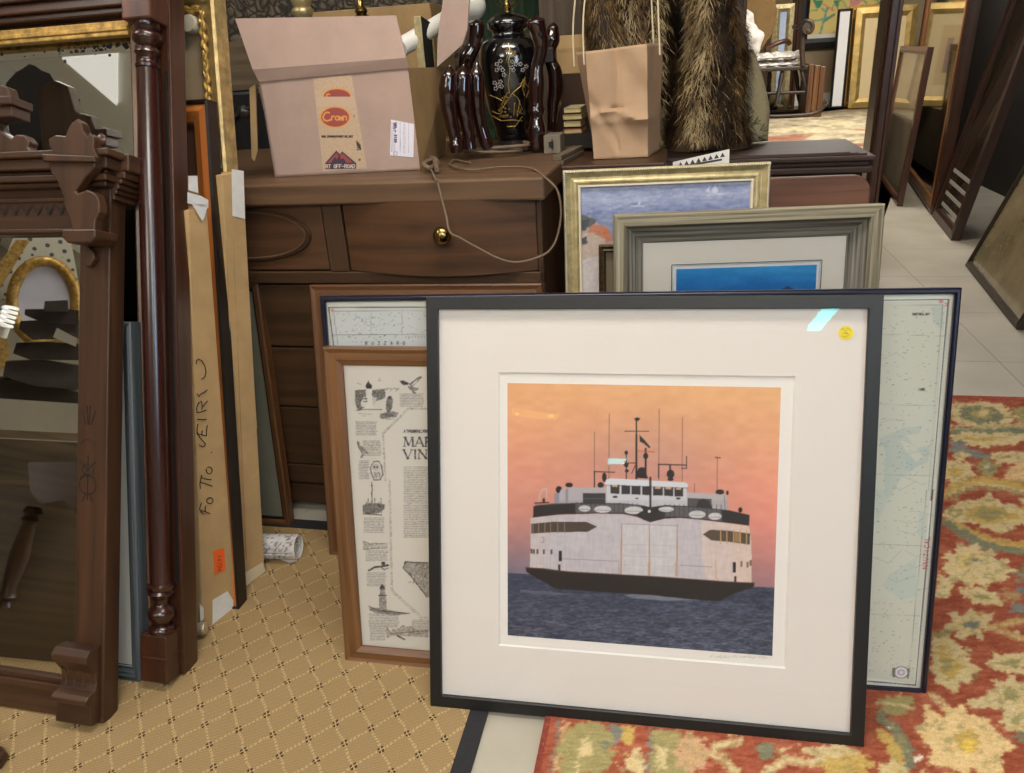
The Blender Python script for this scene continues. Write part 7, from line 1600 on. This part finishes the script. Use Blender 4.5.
pts,n=reflpoly(PM,.022,crop([(30,420),(75,400),(200,430),(300,450),(345,440),(350,470),(300,490),(130,500),(20,520)]),1.13,(45,100))
# stacked dark boards reflected in the front mirror
crop2=lambda pts: [(x/3.685,230+y/3.685) for x,y in pts]
STK=[([(165,262),(250,258),(252,300),(160,300)],'topmost dark board'),([(92,292),(230,290),(290,296),(290,350),(150,335),(90,310)],'second dark board from the top'),([(75,335),(200,330),(290,340),(290,400),(120,405),(68,365)],'third dark board from the top'),([(60,415),(180,412),(290,420),(290,480),(110,478),(48,455)],'fourth dark board from the top'),([(20,485),(160,480),(290,500),(290,590),(130,575),(10,540)],'fifth dark board from the top'),([(-10,545),(120,560),(290,600),(290,640),(-10,620)],'lowest dark board')]
for i,(pp,lab) in enumerate(STK):
    pts,n=reflpoly(FMr,.018,crop2(pp),1.2+.04*i,(45,340)); 
    solidpoly(pts,n,.16,mat('dark_board_%s'%['grey','brown'][i%2],[(74,66,60),(58,48,40)][i%2],rough=.8,var=.2,scale=8),'dark_board',lab+' in the pile reflected in the carved mirror','board')
pts,n=reflpoly(FMr,.018,crop2([(210,360),(285,400),(280,430),(195,395)]),1.17,(45,340)); solidpoly(pts,n,.01,mat('pale_board_end',(168,162,150),rough=.7),'pale_board','pale board end sticking out of the dark pile in the carved mirror','board')
# gilt oval mirror and straight gilt frame reflected
o,W,U,n=facing(FMr,.018,(45,310),1.9)
def ringframe(name,lab,cx,cy,a,b,wd,m,inner,imn):
    c=onpl(cx,cy,FMr.o+FMr.N*.018,FMr.N)
    return
pts,n=reflpoly(FMr,.018,[(44+32*sin(t),302-41*cos(t)) for t in [2*pi*i/36 for i in range(36)]],1.9,(47,285))
base=sum(pts,Vector())/36; root=thing('oval_gilt_mirror','oval gilt mirror on the left wall, reflected in the carved mirror','mirror',Pose(base,0,0))
g=G(); g.tube([p-base for p in pts]+[pts[0]-base],.022,10); g.build('frame',GOLDB,root,smooth=True); g=G(); g.mesh([tuple(p-base) for p in pts]+[tuple(p-base-n*.01) for p in pts],[tuple(range(36)),tuple(range(71,35,-1))]+[(i,(i+1)%36,(i+1)%36+36,i+36) for i in range(36)]); g.build('mirror_glass',mat('silvery_pane',(216,212,222),rough=.3,c2=(186,184,196),scale=3),root)
pts,n=reflpoly(FMr,.018,[(0,262),(16,240),(30,240),(-2,292),(-6,292)],1.8,(10,260)); solidpoly(pts,n,.05,GOLDB,'straight_gilt_frame','bright gilt frame rail on the left wall, reflected in the carved mirror','picture frame')
pts,n=reflpoly(FMr,.018,[(-2,330),(6,336),(10,352),(6,366),(-2,372)],1.7,(3,350)); solidpoly(pts,n,.05,GOLDB,'gilt_scroll','bright gilt scrolled ornament on the left, reflected in the carved mirror','ornament')
# dotted wall panel behind
pts,n=reflpoly(FMr,.018,[(14,236),(70,236),(80,290),(80,300),(0,300),(0,270)],2.0,(40,265)); 
def dotted():
    m,nt,b=newmat('dotted_paper'); tc=nt.nodes.new('ShaderNodeTexCoord'); v=nt.nodes.new('ShaderNodeTexVoronoi'); v.inputs['Randomness'].default_value=0; v.inputs['Scale'].default_value=34; lk(nt,tc.outputs['Object'],v.inputs['Vector']); r=nt.nodes.new('ShaderNodeValToRGB'); r.color_ramp.interpolation='CONSTANT'; r.color_ramp.elements[0].color=rgb((70,80,84)); r.color_ramp.elements[1].position=.3; r.color_ramp.elements[1].color=rgb((196,190,172)); lk(nt,v.outputs['Distance'],r.inputs[0]); lk(nt,r.outputs[0],b.inputs['Base Color']); return m
solidpoly(pts,n,.02,dotted(),'dotted_panel','cream panel with small dots behind the oval gilt mirror','panel')
# spiral lamp bulb
q=refl(FMr,.018,8,316,1.0); root=thing('spiral_bulb','white spiral light bulb reflected at the left edge of the carved mirror','light bulb',Pose(q,0,0))
g=G(); ax=(refl(FMr,.018,12,300,1.0)-refl(FMr,.018,2,330,1.0)).normalized(); s1=ax.cross(Vector((0,0,1))).normalized(); s2=ax.cross(s1)
g.tube([ax*(-.03+.06*t/60)+(s1*cos(t*.42)+s2*sin(t*.42))*.019 for t in range(61)],.0052,7); g.build('spiral_tube',mat('bulb_white',(240,240,236),rough=.3,emit=.7),root,smooth=True); g=G(); g.tube([ax*-.07,ax*-.035],.016,12); g.build('bulb_base',PAPERW,root,smooth=True)
# brown cabinet and table corner reflected low in the front mirror
pts,n=reflpoly(FMr,.018,[(-30,437),(90,443),(90,760),(-30,760)],1.75,(40,560)); solidpoly(pts,n,.3,wood('reflected_cabinet',(62,48,30),(98,78,50),rough=.5),'brown_cabinet','plain brown cabinet reflected low in the carved mirror','cabinet')
for (v0,v1,dd,lab) in ((428,436,1.70,'upper'),(478,482,1.70,'lower')):
    pts,n=reflpoly(FMr,.018,[(-30,v0),(90,v0+6),(90,v1+6),(-30,v1)],dd,(40,v0)); solidpoly(pts,n,.03,wood('reflected_rail',(90,72,48),(128,104,72),rough=.5),'wooden_moulding',lab+' of two pale brown moulding strips on the cabinet reflected in the carved mirror','moulding')
pts,n=reflpoly(FMr,.018,[(28,462),(90,462),(90,500),(78,516),(64,500),(40,504),(30,490)],1.45,(60,480)); root,base=solidpoly(pts,n,.25,WAL,'corner_table','dark table with a turned leg reflected in the carved mirror','table')
q0=refl(FMr,.018,34,508,1.5); q1=refl(FMr,.018,4,605,1.5); g=G(); pp=[q0.lerp(q1,t_) for t_ in (0,.04,.08,.12,.16,.5,.86,.9,.95,1)]; g.tube([p-base for p in pp],[.026,.034,.020,.032,.022,.036,.024,.034,.022,.03],14); g.build('leg',WAL,root,smooth=True)
pts,n=reflpoly(FMr,.018,[(-30,755),(90,755),(90,790),(-30,790)],1.75,(40,770))
# angled white ceiling boards reflected in the tall mirror come from the ceiling and an added glowing patch; a pale beam crosses it
g=G(); p=[rm(-2.9,-1.2,2.2),rm(-1.6,-1.2,2.74)]
g.box(AL,AL+.5,-3,3,2.3,ZC-.001); g.build('ceiling_beam',mat('beam_paint',(196,188,172),rough=.9),kind='structure',pose=RPO)
# ============================================================ LIGHTS
def ceil_lamp(a,b_,sx,sy,power,col,lab):
    P=RP(a,b_,ZC-.001); root=thing('ceiling_lamp_or_glow',lab,'ceiling light',P,None); DZ=-.30
    g=G(); g.sweep(-sx/2-.03,-sy/2-.03,sx+.06,sy+.06,[(0,0),(0,.05),(.03,.05),(.03,0)])
    # sweep lies in xz; rotate to xy
    g.v=[(x,z,-y+DZ+.05) for x,y,z in g.v]; g.build('housing',PAPERW,root)
    m=mat('lamp_diffuser_%d'%int(power),(255,250,240),rough=.5,emit=3.0)
    g=G(); g.box(-sx/2,sx/2,-sy/2,sy/2,DZ+.0,DZ+.015); g.build('diffuser',m,root)
    for s_ in (-.4,.4): g=G(); g.tube([(sx*s_,0,DZ+.02),(sx*s_,0,-.001)],.005,6); g.build('hanging_rod',PAPERW,root)
    L=bpy.data.lights.new('ceiling_lamp_light','AREA'); L.shape='RECTANGLE'; L.size=sx; L.size_y=sy; L.energy=power; L.color=col; o=bpy.data.objects.new('ceiling_lamp_light',L); COL.objects.link(o); o.parent=root; o.location=(0,0,DZ-.006)
    L=bpy.data.lights.new('added_ceiling_uplight','AREA'); L.shape='RECTANGLE'; L.size=sx; L.size_y=sy; L.energy=power*.22; L.color=col; o=bpy.data.objects.new('added_ceiling_uplight',L); COL.objects.link(o); o.parent=root; o.location=(0,0,DZ+.06); o.rotation_euler=(pi,0,0)  # extra upward light, added only to brighten the ceiling
ceil_lamp(.1,-1.0,1.2,.6,34,(1,.95,.88),'bright ceiling lamp just behind the viewer')
ceil_lamp(-.3,1.15,1.2,.3,20,(1,.95,.88),'ceiling lamp over the black framed photograph')
ceil_lamp(1.4,-2.8,1.2,.6,30,(1,.98,.96),'ceiling lamp toward the front of the shop on the right')
ceil_lamp(-1.9,-2.4,1.2,.6,26,(1,.97,.94),'ceiling lamp toward the front of the shop on the left')
ceil_lamp(.9,4.6,1.2,.3,14,(1,.93,.84),'ceiling lamp over the right aisle')
ceil_lamp(1.6,6.6,1.2,.6,66,(1,.96,.90),'bright ceiling lamp over the back room')
pc=[onpl(u,v,PM.o+PM.N*.022,PM.N) for u,v in ((62,59),(117,55),(117,106))]; tri=[]
for p in pc:
    r=(p-CO).normalized(); q=r-PM.N*(2*r.dot(PM.N)); tri.append(p+q*((ZC-.03-p.z)/q.z))
print('ceiling_glow',tri)
base=sum(tri,Vector())/3; root=thing('ceiling_lamp_or_glow','three-cornered glowing patch added for the bright ceiling seen in the column mirror','ceiling light',Pose(base,0,0)); g=G(); g.prism([(p.x-base.x,p.y-base.y) for p in tri],0,.028,axis='z'); g.build('diffuser',mat('ceiling_glow_patch',(236,234,230),emit=.75),root)  # added glowing patch standing in for brightly lit ceiling, not a lamp
ceil_lamp(-2.2,.9,.6,.6,9,(1,.98,.95),'small square ceiling lamp over the dark mirrors')
# shop windows with cool daylight
def window(P,wd,z0,z1,power,col,n,em=3.0):
    g=G(); g.sweep(-wd/2-.05,z0-.05,wd+.1,z1-z0+.1,[(0,0),(0,.05),(.05,.05),(.05,0)]); g.build('window_%d'%n,PAPERW,kind='structure',pose=P)
    m=mat('daylight_pane_%d'%n,(205,230,255),emit=em); g=G(); g.box(-wd/2,wd/2,.005,.012,z0,z1); g.build('window_%d_pane'%n,m,kind='structure',pose=P)
    if power:
        L=bpy.data.lights.new('window_light','AREA'); L.shape='RECTANGLE'; L.size=wd; L.size_y=z1-z0; L.energy=power; L.color=col; o=bpy.data.objects.new('window_light',L); COL.objects.link(o); o.matrix_world=P.M@Matrix.Translation((0,.03,(z0+z1)/2))@Matrix.Rotation(radians(90),4,'X')@Matrix.Rotation(pi,4,'Y')
window(Pose(rm(AR-.012,-1.9),-13+90,0),1.6,1.2,2.3,30,(.86,.92,1),1,1.6)
# cool strip lamp and small bright transom whose reflections show on the picture glass
PB_=Pose((-.2060,1.1734,.009),-11.65,18.18)
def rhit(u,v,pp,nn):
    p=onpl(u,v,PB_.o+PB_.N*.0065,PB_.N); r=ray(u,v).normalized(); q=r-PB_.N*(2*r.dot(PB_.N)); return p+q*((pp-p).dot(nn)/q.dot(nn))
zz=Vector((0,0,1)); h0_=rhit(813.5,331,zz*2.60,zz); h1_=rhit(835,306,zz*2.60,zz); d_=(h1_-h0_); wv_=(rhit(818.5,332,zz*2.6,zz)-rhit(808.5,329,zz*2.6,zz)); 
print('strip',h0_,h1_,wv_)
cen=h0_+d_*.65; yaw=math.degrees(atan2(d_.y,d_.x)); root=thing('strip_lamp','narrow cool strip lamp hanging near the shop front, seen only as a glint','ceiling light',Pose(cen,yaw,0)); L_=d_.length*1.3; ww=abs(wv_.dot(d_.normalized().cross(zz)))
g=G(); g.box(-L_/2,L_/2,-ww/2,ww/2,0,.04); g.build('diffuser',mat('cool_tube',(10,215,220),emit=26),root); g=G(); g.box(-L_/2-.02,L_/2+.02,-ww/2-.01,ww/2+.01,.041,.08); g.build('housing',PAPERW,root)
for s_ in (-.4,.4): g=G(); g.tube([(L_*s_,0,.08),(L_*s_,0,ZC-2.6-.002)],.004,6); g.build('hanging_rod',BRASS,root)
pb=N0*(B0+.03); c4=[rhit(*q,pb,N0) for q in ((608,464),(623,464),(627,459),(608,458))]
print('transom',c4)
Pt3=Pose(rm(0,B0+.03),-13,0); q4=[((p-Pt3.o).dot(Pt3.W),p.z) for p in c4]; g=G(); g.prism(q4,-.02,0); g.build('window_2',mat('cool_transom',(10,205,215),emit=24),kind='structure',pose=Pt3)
w=bpy.data.worlds.new('world'); SC.world=w; w.use_nodes=True; w.node_tree.nodes['Background'].inputs[0].default_value=(.6,.66,.72,1); w.node_tree.nodes['Background'].inputs[1].default_value=.3
vs=SC.view_settings; vs.view_transform='Standard'; vs.look='None'; vs.gamma=1; vs.exposure=0.10; vs.use_curve_mapping=False
